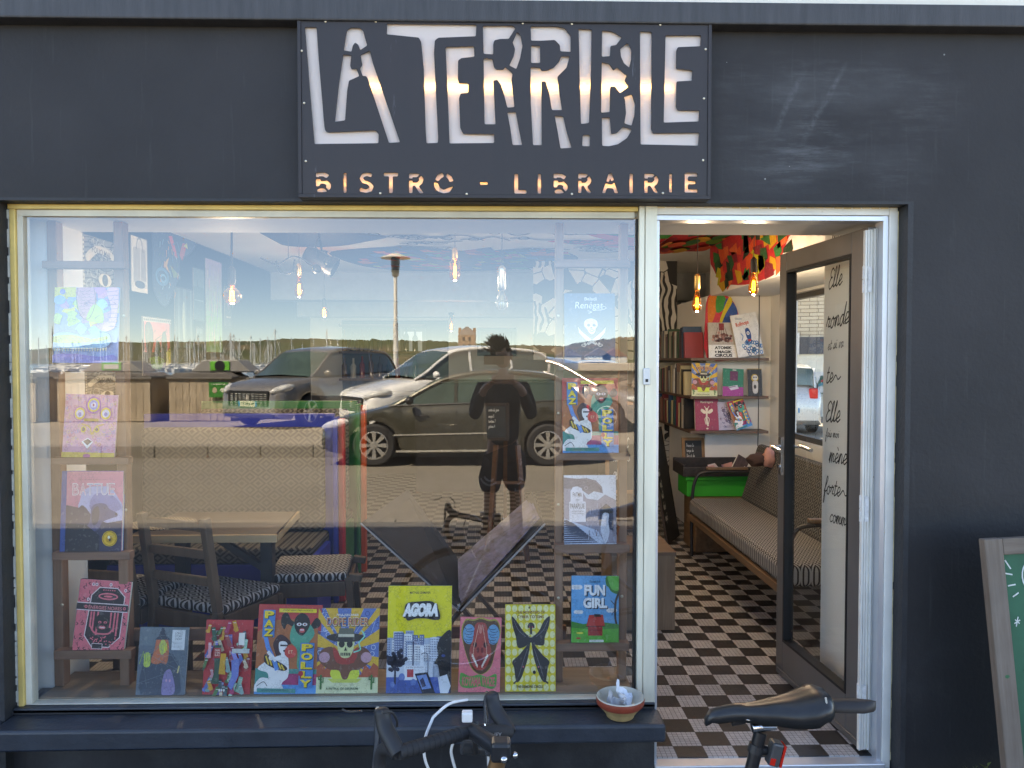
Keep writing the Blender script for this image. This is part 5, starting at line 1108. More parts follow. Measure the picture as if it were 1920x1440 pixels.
def fn_green(A): A.rect(0, 0, 100, 100, '#3c5a60'); A.rect(0, 0, 100, 35, '#58747a'); A.poly([(30, 35), (36, 20), (44, 35)], '#243438'); A.rect(10, 60, 90, 62, '#7c949a')
def fn_rainbow(A):
    for i in range(18): t_ = i / 17; c = (0.42 - 0.2 * t_, 0.32 + 0.3 * t_, 0.55 - 0.35 * t_) if t_ < .6 else (0.25, 0.5, 0.25); A.rect(0, i * 100 / 18, 100, (i + 1) * 100 / 18 + .2, c, up=(i == 0))
    r = random.Random(12); A.up()
    for k in range(60): x, y = r.uniform(5, 90), r.uniform(5, 90); A.line([(x, y), (x + r.uniform(-3, 3), y + r.uniform(4, 12))], 1.5, r.choice([(0.7, 0.4, 0.5), (0.3, 0.3, 0.6), (0.6, 0.7, 0.5)]), up=False)
def fn_dark(A): A.rect(0, 0, 100, 100, '#2e3438'); A.disc(50, 40, 22, 18, '#7a6a74'); A.rect(20, 74, 80, 78, '#a8a8a0'); A.ring(50, 40, 34, 28, 4, '#565e64')
left_poster("grey engraved fantasy poster with curling banner, behind the left ladder", 150, 219, 437, 545, fn_engraving, (0, 0, 100, 100))
left_poster("small white print of a feathered shape over a black oval", 244, 274, 440, 545, fn_feather, (0, 0, 100, 100))
left_poster("pink and black monster print hanging low on the left wall", 265, 319, 592, 705, fn_pinkmonster, (0, 0, 100, 100))
left_poster("dark framed forest print with a pale figure", 326, 359, 536, 680, fn_forest, (0, 0, 100, 100), name="framed_print")
left_poster("tall narrow teal print right of the forest print", 361, 381, 501, 600, fn_green, (0, 0, 100, 100))
left_poster("pale purple to green gradient print on the left wall", 384, 414, 483, 660, fn_rainbow, (0, 0, 100, 100))
left_poster("tiny sailing print under the teal print", 368, 379, 614, 645, fn_green, (0, 0, 100, 100))
left_poster("small dark print behind the big amber globe bulb", 420, 433, 535, 612, fn_dark, (0, 0, 100, 100))
left_poster("dark arched print low on the left wall between the ladder posts", 155, 224, 697, 760, fn_engraving, (0, 0, 100, 100))
# the blue flame-shaped painting that spreads from the left wall onto the ceiling
m_mural = printed('mural_paint', 0.65)
def fn_bluepoint(A):
    A.poly(spline([(4, 0), (96, 0), (80, 22), (62, 30), (58, 50), (46, 76), (30, 98), (20, 99), (4, 84), (0, 62), (2, 30)], 5), '#1d3a5a'); r = random.Random(14)
    A.ring(20, 62, 14, 12, 4, '#3f7aa8'); A.ring(22, 64, 7, 6, 3, '#5f9ac4'); A.poly([(34, 6), (42, 4), (54, 30), (50, 34)], '#c8404e'); A.poly([(58, 26), (66, 8), (76, 8), (70, 24), (64, 34)], '#a8443c'); A.poly([(68, 12), (76, 6), (78, 14)], '#c8d04a')
    A.poly([(22, 46), (34, 34), (30, 46), (36, 56)], '#c8a04a'); A.poly([(36, 44), (58, 56), (44, 60)], '#6f8a3c')
    for k in range(40): x, y = r.uniform(10, 55), r.uniform(5, 85); A.line([(x, y), (x + r.uniform(-3, 3), y + r.uniform(2, 8))], 1.4, r.choice(['#3f6f9a', '#5a8ab0', '#c8884a', '#2c5a3c', '#7fb0c8']), up=(k == 0))
a = PX(283, 437, LX); b2 = PX(366, 437, LX); zb = PX(300, 573, LX).z
A = Art(b2.y - a.y, ZCE - zb, (0, 0, 100, 100), step=0.0006); fn_bluepoint(A)
# blue point hangs on its own, cut from board
bpnt = thing("wall_mural", "dark blue flame-shaped painting with red leaves running down the left wall", "mural", (LX + 0.002, a.y, zb), (0, 0, R(90)))
A.build("painted_shape", bpnt, Matrix.Translation((0, -0.003, 0)), mat=m_mural)
# ceiling murals (flat on the ceiling, seen from below)
def ceiling_art(name, label, X0, X1, Y0, Y1, fn, src):
    A = Art(X1 - X0, Y1 - Y0, src, step=0.0006); fn(A)
    root = thing(name, label, "mural", (X0, Y0, ZCE - 0.002))
    A.build("painted_shape", root, Matrix.Rotation(R(-90), 4, 'X') @ Matrix.Diagonal((1, 1, 1, 1)), mat=m_mural, side=1)
    return root
def fn_ceil(A):
    r = random.Random(15)
    A.poly(spline([(0, 63), (0, 46), (8, 43), (16, 45), (23, 50), (30, 56), (24, 60), (12, 62)], 4), '#12294a')
    A.poly(spline([(9, 34), (14, 12), (26, 3), (44, 2), (62, 6), (76, 14), (82, 26), (76, 38), (66, 42), (50, 38), (36, 44), (22, 42)], 5), '#142c5a')
    for k in range(120):
        x, y = r.uniform(13, 76), r.uniform(6, 38); q = r.uniform(1.5, 6)
        A.poly([(x, y), (x + q, y + r.uniform(-2, 2)), (x + q * r.uniform(.2, .9), y + r.uniform(1.5, 6)), (x - 1, y + 3)], r.choice(['#d83038', '#2f6ab8', '#2a9a4a', '#e0602c', '#4a90d8', '#c0d040', '#1c3a80', '#b0243a', '#1c3a80']), up=(k % 30 == 0))
    A.poly(spline([(78, 62), (88, 52), (100, 48), (100, 62), (86, 66)], 4), '#c82434'); A.poly(spline([(84, 60), (94, 56), (100, 56), (100, 60), (92, 62)], 4), '#2f9a3c'); A.poly(spline([(70, 52), (90, 44), (100, 38), (100, 47), (84, 53)], 4), '#d83c54')
    for k in range(26):
        x, y = r.uniform(24, 92), r.uniform(40, 62); A.line(path([(x, y), (x + 4, y + r.uniform(-3, 3)), (x + 8, y + r.uniform(-4, 4)), (x + 12, y + r.uniform(-2, 2))]), 0.7, '#10141c', up=(k == 0))
        A.ring(x + 3, y, 1.6, 1.6, 0.5, '#10141c', 10, up=False)
ceiling_art("ceiling_mural", "blue and red cut shapes with thin black drawings painted across the ceiling", -1.75, 1.35, 1.3, 5.7, fn_ceil, (0, 0, 100, 100))
def fn_red(A):
    A.rect(0, 0, 100, 100, '#c82c34'); r = random.Random(16)
    for k in range(44):
        x, y = r.uniform(-5, 100), r.uniform(0, 100); L = r.uniform(12, 40)
        A.poly(spline([(x, y), (x + L * .4, y - 5), (x + L, y + r.uniform(-4, 4)), (x + L * .5, y + 6)], 3), r.choice(['#1f6a34', '#e0562c', '#a01c2c', '#d8a02c', '#143c24', '#c83a30', '#e08a3c', '#5a8a2c']))
ceiling_art("ceiling_mural", "red and green streaked mural on the ceiling inside the doorway", 1.36, 1.79, 1.1, 4.0, fn_red, (0, 0, 100, 100))
def fn_bulk(A):
    A.rect(0, 0, 100, 40, '#d0c8bc', up=False) if False else None
    r = random.Random(17)
    A.poly(spline([(30, 0), (100, 0), (96, 20), (84, 34), (60, 40), (44, 36), (36, 20), (28, 10)], 4), '#c42a34')
    for k in range(60):
        x, y = r.uniform(32, 92), r.uniform(0, 33); c = r.choice(['#1f5a30', '#e0562c', '#8a1c2c', '#d8a82c', '#123420', '#2a7a3c', '#e86a3c', '#c8c02c'])
        A.poly([(x, y), (x + r.uniform(2, 7), y + r.uniform(-4, 4)), (x + r.uniform(1, 6), y + r.uniform(4, 12)), (x - 1, y + 7)], c, up=(k % 10 == 0))
    for k in range(30): x = 4 + k; A.line([(x, 30 - k * .8), (x + 1.6, 26 - k * .8 + (k % 2) * 5)], 1.3, '#17171a', up=(k == 0))
A = Art(3.65 - 0.9, ZCE - 2.05, (100, 0, 0, 40), step=0.0006); fn_bulk(A)
rt = thing("wall_mural", "red, green and orange mural on the boxed beam above the bookshelves", "mural", (1.7985, 3.65, 2.05), (0, 0, R(-90)))
A.build("painted_shape", rt, Matrix.Translation((0, -0.001, 0)), mat=m_mural)
# black and white pattern wall
def tangle(name, scale=5.0):
    m, nt, b = newmat(name); v = coords(nt)
    vo = nt.nodes.new("ShaderNodeTexVoronoi"); vo.feature = 'DISTANCE_TO_EDGE'; vo.inputs['Scale'].default_value = scale * 1.6; nt.links.new(v, vo.inputs['Vector'])
    vc = nt.nodes.new("ShaderNodeTexVoronoi"); vc.inputs['Scale'].default_value = scale * 1.6; nt.links.new(v, vc.inputs['Vector'])
    wv = nt.nodes.new("ShaderNodeTexWave"); wv.inputs['Scale'].default_value = scale * 1.2; wv.inputs['Distortion'].default_value = 7; wv.inputs['Detail'].default_value = 1; nt.links.new(v, wv.inputs['Vector'])
    edge = MA(nt, 'LESS_THAN', vo.outputs['Distance'], 0.035); w_ = MA(nt, 'GREATER_THAN', wv.outputs['Fac'], 0.55)
    ch = nt.nodes.new("ShaderNodeSeparateColor"); nt.links.new(vc.outputs['Color'], ch.inputs[0]); blk = MA(nt, 'GREATER_THAN', ch.outputs[0], 0.72)
    sel = MA(nt, 'GREATER_THAN', noise(nt, v, 1.1, 1), 0.52); a_ = MA(nt, 'MAXIMUM', edge, blk)
    f = mixc(nt, sel, a_, w_) if False else None
    mm = MA(nt, 'ADD', MA(nt, 'MULTIPLY', a_, MA(nt, 'SUBTRACT', 1.0, sel)), MA(nt, 'MULTIPLY', w_, sel))
    cc = mixc(nt, mm, (0.62, 0.61, 0.58, 1), (0.03, 0.03, 0.032, 1)); nt.links.new(cc, b.inputs['Base Color']); b.inputs['Roughness'].default_value = 0.7; return m
q0, q1 = P(1000, 480, 4.7), P(1318, 668, 4.7)
w = MB().box(q0.x, 4.7, 1.52, 1.765, 4.74, ZCE - 0.001)
tg = w.build("pattern_panel", tangle("black_white_doodles")); tag(tg, "wall panel painted with black and white doodle patterns above the inner shelves", "mural")
w = MB().box(1.72, 5.0, 0.0, 1.766, 5.03, 1.3); tg2 = w.build("pattern_panel", tangle("black_white_doodles_small", 9.0)); tag(tg2, "narrow black and white patterned strip low behind the blackboards in the doorway", "mural")

# ================================================================ shelves by the door
m_shelf = wood("shelf_wood", (0.10, 0.055, 0.035), (0.17, 0.10, 0.065), 0.5, 3, axis=0)
PY_ = 3.66
w = MB(); w.box(1.77, PY_, 0.0, RX - 0.002, 7.5, 2.049); w.build("white_column", m_white, bld)
shz = [P(1380, 671, PY_ - 0.2).z, P(1380, 743, PY_ - 0.2).z, P(1380, 808, PY_ - 0.2).z]
shelf = thing("bookshelf", "dark wooden corner bookshelf of three boards on the white column", "bookshelf", (1.6, PY_, 0.9))
for z in shz:
    MB().box(1.765 - 0.17, PY_ - 0.2, z - 0.022, P(1442, 700, PY_ - 0.2).x, PY_ - 0.0005, z).build("shelf_board", m_shelf, shelf, world=True, bevel=0.002)
    MB().box(1.765 - 0.17, PY_, z - 0.0215, 1.7695, 7.0, z - 0.001).build("shelf_board", wood("shelf_wood_y", (0.10, 0.055, 0.035), (0.17, 0.10, 0.065), 0.5, 3, axis=1), shelf, world=True)
qq = P(1421, 560, PY_ - 0.17)
w = MB(); w.tube([(qq.x, PY_ - 0.205, 2.04)] + [(qq.x + rnd.uniform(-.002, .002), PY_ - 0.206, z) for z in (1.7, shz[0] + .01, shz[1], shz[2], shz[2] - 0.05, shz[2] - 0.12)] + [(qq.x + 0.03, PY_ - 0.21, shz[2] - 0.18)], 0.004, 6)
tag(w.build("shelf_cord", m_blk), "thin dark knotted cord hanging in front of the three shelves", "cord")
def shelf_art(label, px0, px1, pyt, z, fn, src, th=0.015, roll=0.0, cover='#303030', lean=8, name="book", dy=0.0, cat="book"):
    Y = PY_ - 0.155 + dy; a = P(px0, 700, Y); b_ = P(px1, 700, Y); t_ = P(px0, pyt, Y).z
    root = thing(name, label, cat, (a.x, Y, z + 0.001), (0, 0, 0), "books faced outwards on the column shelves")
    root.rotation_euler = (Matrix.Rotation(R(-lean), 3, 'X') @ Matrix.Rotation(R(roll), 3, 'Y')).to_euler()
    W_, H_ = b_.x - a.x, t_ - z
    A = Art(W_, H_, src, step=0.0003); fn(A); A.build("cover_print", root, Matrix.Translation((0, -0.0003, 0)))
    if cat == 'painted board': MB().prism(spline([(0.01, 0), (0.0, H_ * .6), (W_ * .1, H_ * .96), (W_ * .5, H_ * .99), (W_ * .88, H_ * .75), (W_ * .97, H_ * .3), (W_ * .9, 0.0)], 3), 0, th, 'y').build('board', pm('board_red', '#c82c44', 0.6), root); return root
    w = MB(); w.box(0, 0, 0, W_, 0.0012, H_); w.box(0, th - 0.001, 0, W_, th, H_); w.build("cover", pm("cover_" + cover.strip('#'), cover, 0.4), root)
    MB().box(0.001, 0.0013, 0.002, W_ - 0.002, th - 0.0011, H_ - 0.002).build("pages", m_page, root); return root
@drawn(360, 510, 570, 672)
def a_eye(A):
    A.poly(spline([(362, 665), (364, 560), (378, 516), (420, 512), (490, 514), (540, 540), (568, 590), (566, 632), (500, 668), (400, 672)], 4), '#d8384a')
    A.poly(spline([(380, 520), (430, 514), (420, 560), (380, 590)], 3), '#e08030'); A.poly(spline([(430, 514), (480, 518), (470, 548), (425, 556)], 3), '#3c9a48'); A.poly(spline([(485, 520), (545, 545), (540, 580), (470, 600), (430, 640), (455, 580)], 3), '#2f5aa8')
    A.poly(spline([(500, 518), (520, 530), (480, 560), (440, 600), (450, 570)], 3), '#e0c838'); A.poly(spline([(380, 640), (440, 612), (530, 600), (545, 640), (450, 668)], 3), '#e8707a'); A.poly([(376, 630), (420, 606), (440, 640)], '#e08030')
    A.disc(458, 624, 28, 13, '#e8c83c', 16); A.disc(458, 624, 10, 12, '#1c1a1c', 14); A.line(path([(376, 645), (420, 622), (458, 606), (500, 606)]), 4, '#1c1a1c')
    for i in range(6): A.ring(520, 560 + i * 14, 18, 8, 2, '#7c1c2c', 10, 0, 180, up=(i == 0))
@drawn(384, 672, 546, 855)
def a_atomik(A):
    A.rect(384, 672, 546, 855, '#b8ada0'); r = random.Random(22); A.rect(446, 676, 476, 712, '#8c2c2c')
    for k in range(40): A.disc(r.uniform(410, 520), 770 - abs(r.gauss(0, 24)), 9, 7, r.choice(['#7c4a40', '#a06a5a', '#5c3a34', '#c09080']), 8, up=(k == 0))
    for i in range(5): A.line([(415 + i * 22, 770), (440 + i * 10, 700)], 2.4, '#5a3430', up=(i == 0))
    A.rect(384, 788, 546, 855, '#e8e6e0')
    for i, t_ in enumerate(("ATOMIK", "★MAGIK", "CIRCUS")):
        if t_[0] == '★': A.disc(424, 825, 6, 6, '#1c1a1c', 5); A.text("MAGIK", 436, 817, 518, 832, '#1c1a1c', bold=0.05)
        else: A.text(t_, 418, 795 + i * 20, 518, 811 + i * 20, '#1c1a1c', bold=0.05)
@drawn(528, 633, 700, 858)
def a_roll(A):
    A.rect(528, 633, 700, 858, '#e6e4e0'); A.text("Rollmops", 552, 672, 640, 700, '#d8502c', bold=0.03, rot=-6); A.text("Sebastien", 556, 650, 600, 660, '#3c5c8c', rot=6)
    r = random.Random(23)
    for k in range(26): A.ring(r.uniform(575, 695), r.uniform(780, 850), 11, 11, 5, r.choice(['#2f7ab8', '#5fb0d8', '#1f4a80']), 12, up=(k == 0))
    A.poly(spline([(608, 715), (630, 712), (640, 740), (636, 770), (614, 772), (606, 745)], 3), '#1f4a88'); A.disc(622, 738, 10, 10, '#e8e8e8', 12); A.disc(622, 738, 4, 4, '#1a1a1c', 8); A.rect(614, 770, 634, 782, '#c83c30'); A.line(path([(575, 735), (585, 750), (575, 770)]), 4, '#2f7ab8')
@drawn(0, 0, 100, 130)
def a_green(A):
    A.rect(0, 0, 100, 130, '#1c7a5c'); A.rect(0, 85, 100, 130, '#a83a8c'); A.rect(34, 12, 72, 56, '#6a2c50'); A.poly([(26, 86), (70, 76), (78, 92), (40, 102)], '#d0c8d8'); A.line([(30, 90), (60, 82)], 3, '#5a4a60'); A.rect(46, 4, 64, 8, '#e0d8d0')
@drawn(0, 0, 80, 150)
def a_bwfig(A):
    A.rect(0, 0, 80, 150, '#33302e'); A.disc(40, 52, 20, 22, '#c8a83a', 14); A.disc(42, 50, 15, 15, '#dcd8d0', 14); A.disc(36, 48, 4, 5, '#1c1a1a', 8); A.disc(48, 48, 4, 5, '#1c1a1a', 8)
    A.poly(spline([(30, 70), (55, 70), (60, 110), (50, 136), (30, 134), (26, 100)], 3), '#cfcac4'); A.disc(40, 100, 8, 12, '#3a3634', 10); A.line([(0, 2), (80, 2)], 3, '#c8a83a')
@drawn(0, 0, 100, 140)
def a_mandr(A):
    A.rect(0, 0, 100, 140, '#a03452'); A.text("Mandragore", 24, 8, 78, 22, '#e6d8c0', bold=0.01); C_ = '#e6d8c0'
    A.disc(50, 48, 6, 8, C_, 10); A.line(path([(50, 56), (49, 80), (50, 104), (53, 118)]), 7, C_)
    for s in (-1, 1): A.poly(spline([(50, 60), (50 + s * 20, 44), (50 + s * 26, 54), (50 + s * 12, 66)], 3), C_); A.line(path([(50, 78), (50 + s * 9, 90), (50 + s * 5, 112)]), 3, C_); A.line([(50, 50), (50 + s * 9, 34)], 3, C_)
    A.disc(50, 132, 5, 4, C_, 8)
@drawn(0, 0, 100, 150)
def a_vio(A):
    A.rect(0, 0, 100, 150, '#b9b0c2'); r = random.Random(24)
    for k in range(46): A.ring(52 + r.gauss(0, 17), 72 + r.gauss(0, 24), 8, 7, 3.4, r.choice(['#4a4670', '#6c6490', '#8a6a80', '#35325a']), 10, r.uniform(0, 90), r.uniform(180, 360), up=(k == 0))
    A.rect(20, 128, 80, 130, '#6a6474'); A.rect(26, 134, 74, 136, '#6a6474', up=False)
shelf_art("rounded red board painted with a giant rainbow-browed eye, on the top shelf", 1323, 1390, 551, shz[0], a_eye, a_eye.src, 0.006, 0, '#c82c44', 4, "painted_board", dy=0.09, cat="painted board")
shelf_art("grey ATOMIK MAGIK CIRCUS comic on the top shelf", 1329, 1382, 604, shz[0], a_atomik, a_atomik.src, 0.014, 0, '#8c8478')
shelf_art("white ROLLMOPS comic tilted on the top shelf, with a blue fish man", 1384, 1433, 590, shz[0], a_roll, a_roll.src, 0.014, -9, '#c8c4c0', dy=-0.02)
shelf_art("DOPE RIDER comic on the middle shelf", 1297, 1345, 680, shz[1], ART_DOPE, ART_DOPE.src, 0.014, 2, '#a8862c', dy=-0.01)
shelf_art("green and purple book in the middle of the middle shelf", 1355, 1394, 690, shz[1], a_green, a_green.src, 0.014, 3, '#1c6a50')
shelf_art("narrow black book with a masked white figure, right end of the middle shelf", 1403, 1430, 691, shz[1], a_bwfig, a_bwfig.src, 0.02, 0, '#2a2624')
shelf_art("crimson book with a cream root figure on the lowest shelf", 1305, 1349, 748, shz[2], a_mandr, a_mandr.src, 0.03, 0, '#84243e')
shelf_art("lilac book with a violet scribbled head on the lowest shelf", 1349, 1385, 754, shz[2], a_vio, a_vio.src, 0.016, -2, '#a8a0b0')
shelf_art("PAZ ET POLLY comic leaning askew on the lowest shelf", 1382, 1414, 752, shz[2], ART_PAZ, ART_PAZ.src, 0.014, -18, '#c8a83a', dy=-0.03)
# upright spines along the side boards
cols = ['#7a2c2c', '#d8d4c8', '#2c4a6a', '#1c1c20', '#a8a090', '#5a3a4a', '#c8b890', '#3a5a44', '#8c6a5a', '#e0dcd4', '#44444c', '#94343c']
for k, z in enumerate(shz):
    y = PY_ + 0.02; n = 0
    while y < 6.2 and n < 30:
        t_ = rnd.uniform(0.015, 0.05); h = rnd.uniform(0.19, 0.27); d_ = rnd.uniform(0.13, 0.165); c = cols[rnd.randrange(12)]
        row = ("top", "middle", "lowest")[k]
        root = thing("spine_book", "upright book in the dim %s row of the side shelf going back along the column" % row, "book", (1.6, y, z), (R(rnd.choice([0, 0, 0, -6])), 0, 0), "%s row of upright books on the side shelf" % row)
        w = MB(); w.box(0, 0, 0.0, d_, 0.002, h); w.box(0, t_ - 0.002, 0, d_, t_, h); w.box(0, 0.002, 0, 0.002, t_ - 0.002, h); w.build("cover", pm("cover_" + c.strip('#'), c, 0.5, var=0.1), root)
        MB().box(0.0022, 0.0022, 0.003, d_ - 0.004, t_ - 0.0022, h - 0.004).build("pages", m_page, root)
        y += t_ + rnd.choice([0.001, 0.002, 0.004, 0.03]); n += 1

# ================================================================ furniture
m_ik1 = ikat("bench_back_fabric", (0, 2), 0.10, 3, '#0a0a0d', '#625f56')
m_ik2 = ikat("seat_fabric", (0, 1), 0.08, 3, '#121216', '#b8b6b2')
m_ik3 = ikat("sofa_fabric", (1, 2), 0.085, 3, '#121112', '#77746f')
m_ik4 = ikat("sofa_seat_fabric", (1, 0), 0.07, 3, '#1a191a', '#a5a29e')
m_blue = pm("cobalt_painted_wood", (0.016, 0.032, 0.30), 0.45, var=0.1, scale=3, bump=0.001)
m_red = pm("red_painted_edge", (0.42, 0.022, 0.03), 0.45, var=0.08)
m_green = pm("green_painted_wood", (0.008, 0.13, 0.03), 0.45, var=0.1, scale=3)
m_orange = pm("orange_painted_edge", (0.5, 0.07, 0.012), 0.45, var=0.08)
def banquette(label, x0, x1, yb, zt, zseat, paint, edge, capfab, y_front):
    root = thing("banquette", label, "bench", ((x0 + x1) / 2, yb, 0))
    MB().box(x0, yb, 0.001, x1, yb + 0.05, zt).build("back_panel", paint, root, world=True, bevel=0.004)
    MB().box(x1 + 0.0005, yb - 0.06, 0.001, x1 + 0.03, yb + 0.05, zt - 0.02).build("end_panel", paint, root, world=True, bevel=0.006)
    MB().box(x1 + 0.0305, yb - 0.03, 0.001, x1 + 0.065, yb + 0.03, zt - 0.03).build("painted_edge", edge, root, world=True, bevel=0.003)
    MB().box(x1 - 0.03, y_front + 0.02, 0.001, x1 - 0.0005, yb - 0.131, zseat + 0.05).build("seat_side", paint, root, world=True, bevel=0.003)
    MB().box(x0, y_front, 0.001, x1, y_front + 0.03, zseat - 0.002).build("seat_riser", paint, root, world=True, bevel=0.003)
    MB().box(x0 + 0.02, yb - 0.10, zseat + 0.10, x1 - 0.05, yb - 0.001, zt - (0.08 if paint is m_blue else 0.052)).build("back_cushion", m_ik1, root, world=True, bevel=0.03, seg=3)
    MB().box(x0 + 0.005, y_front + 0.0, zseat, x1 - 0.03, yb - 0.002, zseat + 0.095).build("seat_cushion", m_ik1, root, world=True, bevel=0.025, seg=3)
    return root
bx0, bx1 = P(290, 900, 2.2).x, P(624, 900, 2.0).x
banquette("cobalt blue banquette with diamond-pattern back, behind the table", bx0, bx1, 2.05, P(450, 776, 2.05).z, 0.36, m_blue, m_red, None, 1.55)
gx1 = P(676, 850, 2.9).x
banquette("green backed banquette with orange edge, behind the blue one", bx0 + 0.1, gx1, 2.75, P(450, 752, 2.75).z, 0.36, m_green, m_orange, None, 2.3)
# table
m_tt = wood("table_wood", (0.045, 0.032, 0.022), (0.09, 0.066, 0.045), 0.42, 3, axis=0)
tA, tB, tC, tD = P(242, 1003, 0.62), P(516, 1002, 0.62), P(556, 957, 1.16), P(300, 957, 1.16)
tz = tB.z
tb = thing("bistro_table", "wooden bistro table with black iron frame beside the patterned chairs", "table", ((tA.x + tB.x) / 2, 0.9, 0))
w = MB(); w.prism([(tA.x, 0.62), (tB.x, 0.62), (tC.x, 1.16), (tA.x, 1.16)], tz - 0.03, tz, 'z'); w.build("table_top", m_tt, tb, world=True, bevel=0.003)
w = MB(); w.prism([(tA.x + .01, 0.6195), (tB.x + 0.001, 0.6195), (tB.x + 0.014, 0.64), (tC.x + 0.004, 1.16), (tC.x + .016, 1.16), (tB.x + 0.012, 0.6), (tA.x + .01, 0.6)], tz - 0.032, tz + 0.001, 'z'); w.build("table_edge", wood("pale_edge", (0.38, 0.26, 0.14), (0.5, 0.36, 0.2), 0.4, 3, axis=0), tb, world=True)
lx = P(503, 1100, 0.9).x
w = MB(); w.box(lx - 0.028, 0.87, 0.0, lx + 0.028, 0.93, tz - 0.031); w.bar((lx, 0.9, 0.5), (lx - 0.30, 0.9, tz - 0.04), 0.035, 0.03); w.bar((lx - 0.2, 0.9, 0.03), (lx + 0.1, 0.9, 0.03), 0.05, 0.03); w.build("iron_leg", m_blk, tb, world=True)
w = MB(); w.box(tA.x + 0.10, 0.87, 0.0, tA.x + 0.155, 0.93, tz - 0.031); w.build("iron_leg", m_blk, tb, world=True)
pmc = P(292, 990, 0.78); pl = MB(); M = Matrix.Translation((pmc.x, 0.86, tz + 0.0006)); pl.lathe([(0.0005, 0.006), (0.14, 0.006), (0.15, 0.003), (0.15, 0.0), (0.0005, 0.0)], 30, M)
tag(pl.build("placemat", ikat("placemat_weave", (0, 1), 0.03, 2, '#4a4238', '#a89c84')), "round woven placemat lying on the bistro table's left end", "placemat")
# chairs
m_chair = wood("chair_wood", (0.085, 0.055, 0.035), (0.15, 0.10, 0.065), 0.45, 3, axis=2)
def chair(label, loc, rz, slats=True):
    root = thing("dining_chair", label, "chair", loc, (0, 0, R(rz)), "chairs with patterned seats round the bistro table")
    for sx in (-1, 1):
        MB().bar((sx * 0.19, 0.19, 0), (sx * 0.19, 0.19, 0.43), 0.035, 0.035).build("leg", m_chair, root, bevel=0.004)
        w = MB()
        for a, b in (((sx * 0.18, -0.22, 0), (sx * 0.18, -0.185, 0.45)), ((sx * 0.18, -0.185, 0.45), (sx * 0.175, -0.25, 0.86 if slats else 0.44))):
            w.bar(a, b, 0.034, 0.036)
        w.build("leg", m_chair, root, bevel=0.004)
    w = MB(); w.box(-0.175, 0.175, 0.36, 0.175, 0.2, 0.43); w.box(-0.165, -0.2, 0.36, 0.165, -0.178, 0.43); w.box(-0.205, -0.17, 0.36, -0.18, 0.172, 0.43); w.box(0.18, -0.17, 0.36, 0.205, 0.172, 0.43); w.build("seat_frame", m_chair, root, bevel=0.003)
    MB().box(-0.2, -0.18, 0.431, 0.2, 0.205, 0.475).build("seat", m_ik2, root, bevel=0.02, seg=4)
    if slats:
        for z in (0.58, 0.70, 0.82):
            MB().box(-0.16, -0.245 + (0.82 - z) * 0.14, z - 0.02, 0.16, -0.225 + (0.82 - z) * 0.14, z + 0.02).build("back_slat", m_chair, root, bevel=0.005)
    return root
cA = P(400, 1110, 0.62); chair("patterned-seat wooden chair seen from behind, at the middle of the table", (cA.x, 0.66, 0), -24)
cB = P(250, 1120, 0.75); chair("patterned-seat wooden chair half hidden behind the left display ladder", (cB.x - 0.03, 0.74, 0), -12)
cC = P(588, 1065, 1.1); chair("backless patterned stool-like chair right of the iron table leg", (cC.x, 1.12, -0.0), 96, slats=False)
# folding print rack with a sheaf of prints in plastic
def sheetp(name, pts, th, mat, parent=None, n=None):
    a, b, c = Vector(pts[0]), Vector(pts[1]), Vector(pts[2]); nn = (b - a).cross(c - a).normalized() * th
    w = MB(); k = len(pts); vs = [Vector(p) for p in pts] + [Vector(p) + nn for p in pts]
    w.add(vs, [tuple(range(k)), tuple(range(2 * k - 1, k - 1, -1))] + [(i, i + k, (i + 1) % k + k, (i + 1) % k) for i in range(k)])
    return w.build(name, mat, parent, world=parent is not None)
rk = thing("print_rack", "black V-shaped folding print rack standing on the chequered floor", "rack", P(862, 1145, 1.0))
bl, bf = P(862, 1146, 0.72), P(862, 1146, 0.72)
V0 = P(862, 1146, 0.75); V1 = Vector((V0.x + 0.02, 1.35, V0.z))
L0 = P(676, 981, 0.85); L1 = P(762, 920, 1.4); R0 = P(1022, 982, 0.85); R1 = P(1000, 925, 1.35)
sheetp("rack_panel", [V0, V1, L1, L0], 0.012, pm("black_rack_cloth", (0.018, 0.018, 0.02), 0.7, var=0.3, scale=14), rk)
sheetp("rack_panel", [V0, R0, R1, V1], 0.012, pm("black_rack_cloth", (0.018, 0.018, 0.02), 0.7), rk)
w = MB()
for yy in (0.84, 1.34):
    fx = V0.x; w.bar((fx - 0.02, yy, V0.z + 0.02), (fx + 0.27, yy, 0.01), 0.03, 0.02); w.bar((fx + 0.04, yy + 0.03, V0.z + 0.02), (fx - 0.24, yy + 0.03, 0.01), 0.03, 0.02)
w.build("rack_legs", m_chair, rk, world=True)
w = MB(); w.tube([P(676, 981, 0.845), P(860, 1146, 0.745)], 0.004, 6); w.tube([P(1022, 982, 0.845), P(864, 1146, 0.745)], 0.005, 6); w.build("rack_edge", pm("grey_edge", (0.35, 0.33, 0.32), 0.4), rk, world=True)
m_plast = pm("cloudy_print_sleeve", (0.075, 0.072, 0.13), 0.5, var=0.8, scale=9, stretch=(1, 4, 4))
ps = thing("print_sheaf", "sheaf of prints in cloudy plastic sleeves leaning in the rack's right wing", "prints", P(930, 1060, 0.9))
for k, (dy, off) in enumerate(((0.0, 0), (0.02, 6), (0.045, 12))):
    a, b, c, d = P(866 - off * .4, 1134 - off, 0.80 + dy), P(1012 - off, 972 - off * .6, 0.88 + dy), P(1000 - off, 944 - off * .5, 1.0 + dy), P(864 - off * .4, 1062 - off, 0.98 + dy)
    sheetp("print_sleeve", [a, b, c, d], 0.004, m_plast if k < 2 else pm("print_back", (0.10, 0.095, 0.15), 0.45, var=0.7, scale=7, stretch=(1, 4, 4)), ps)
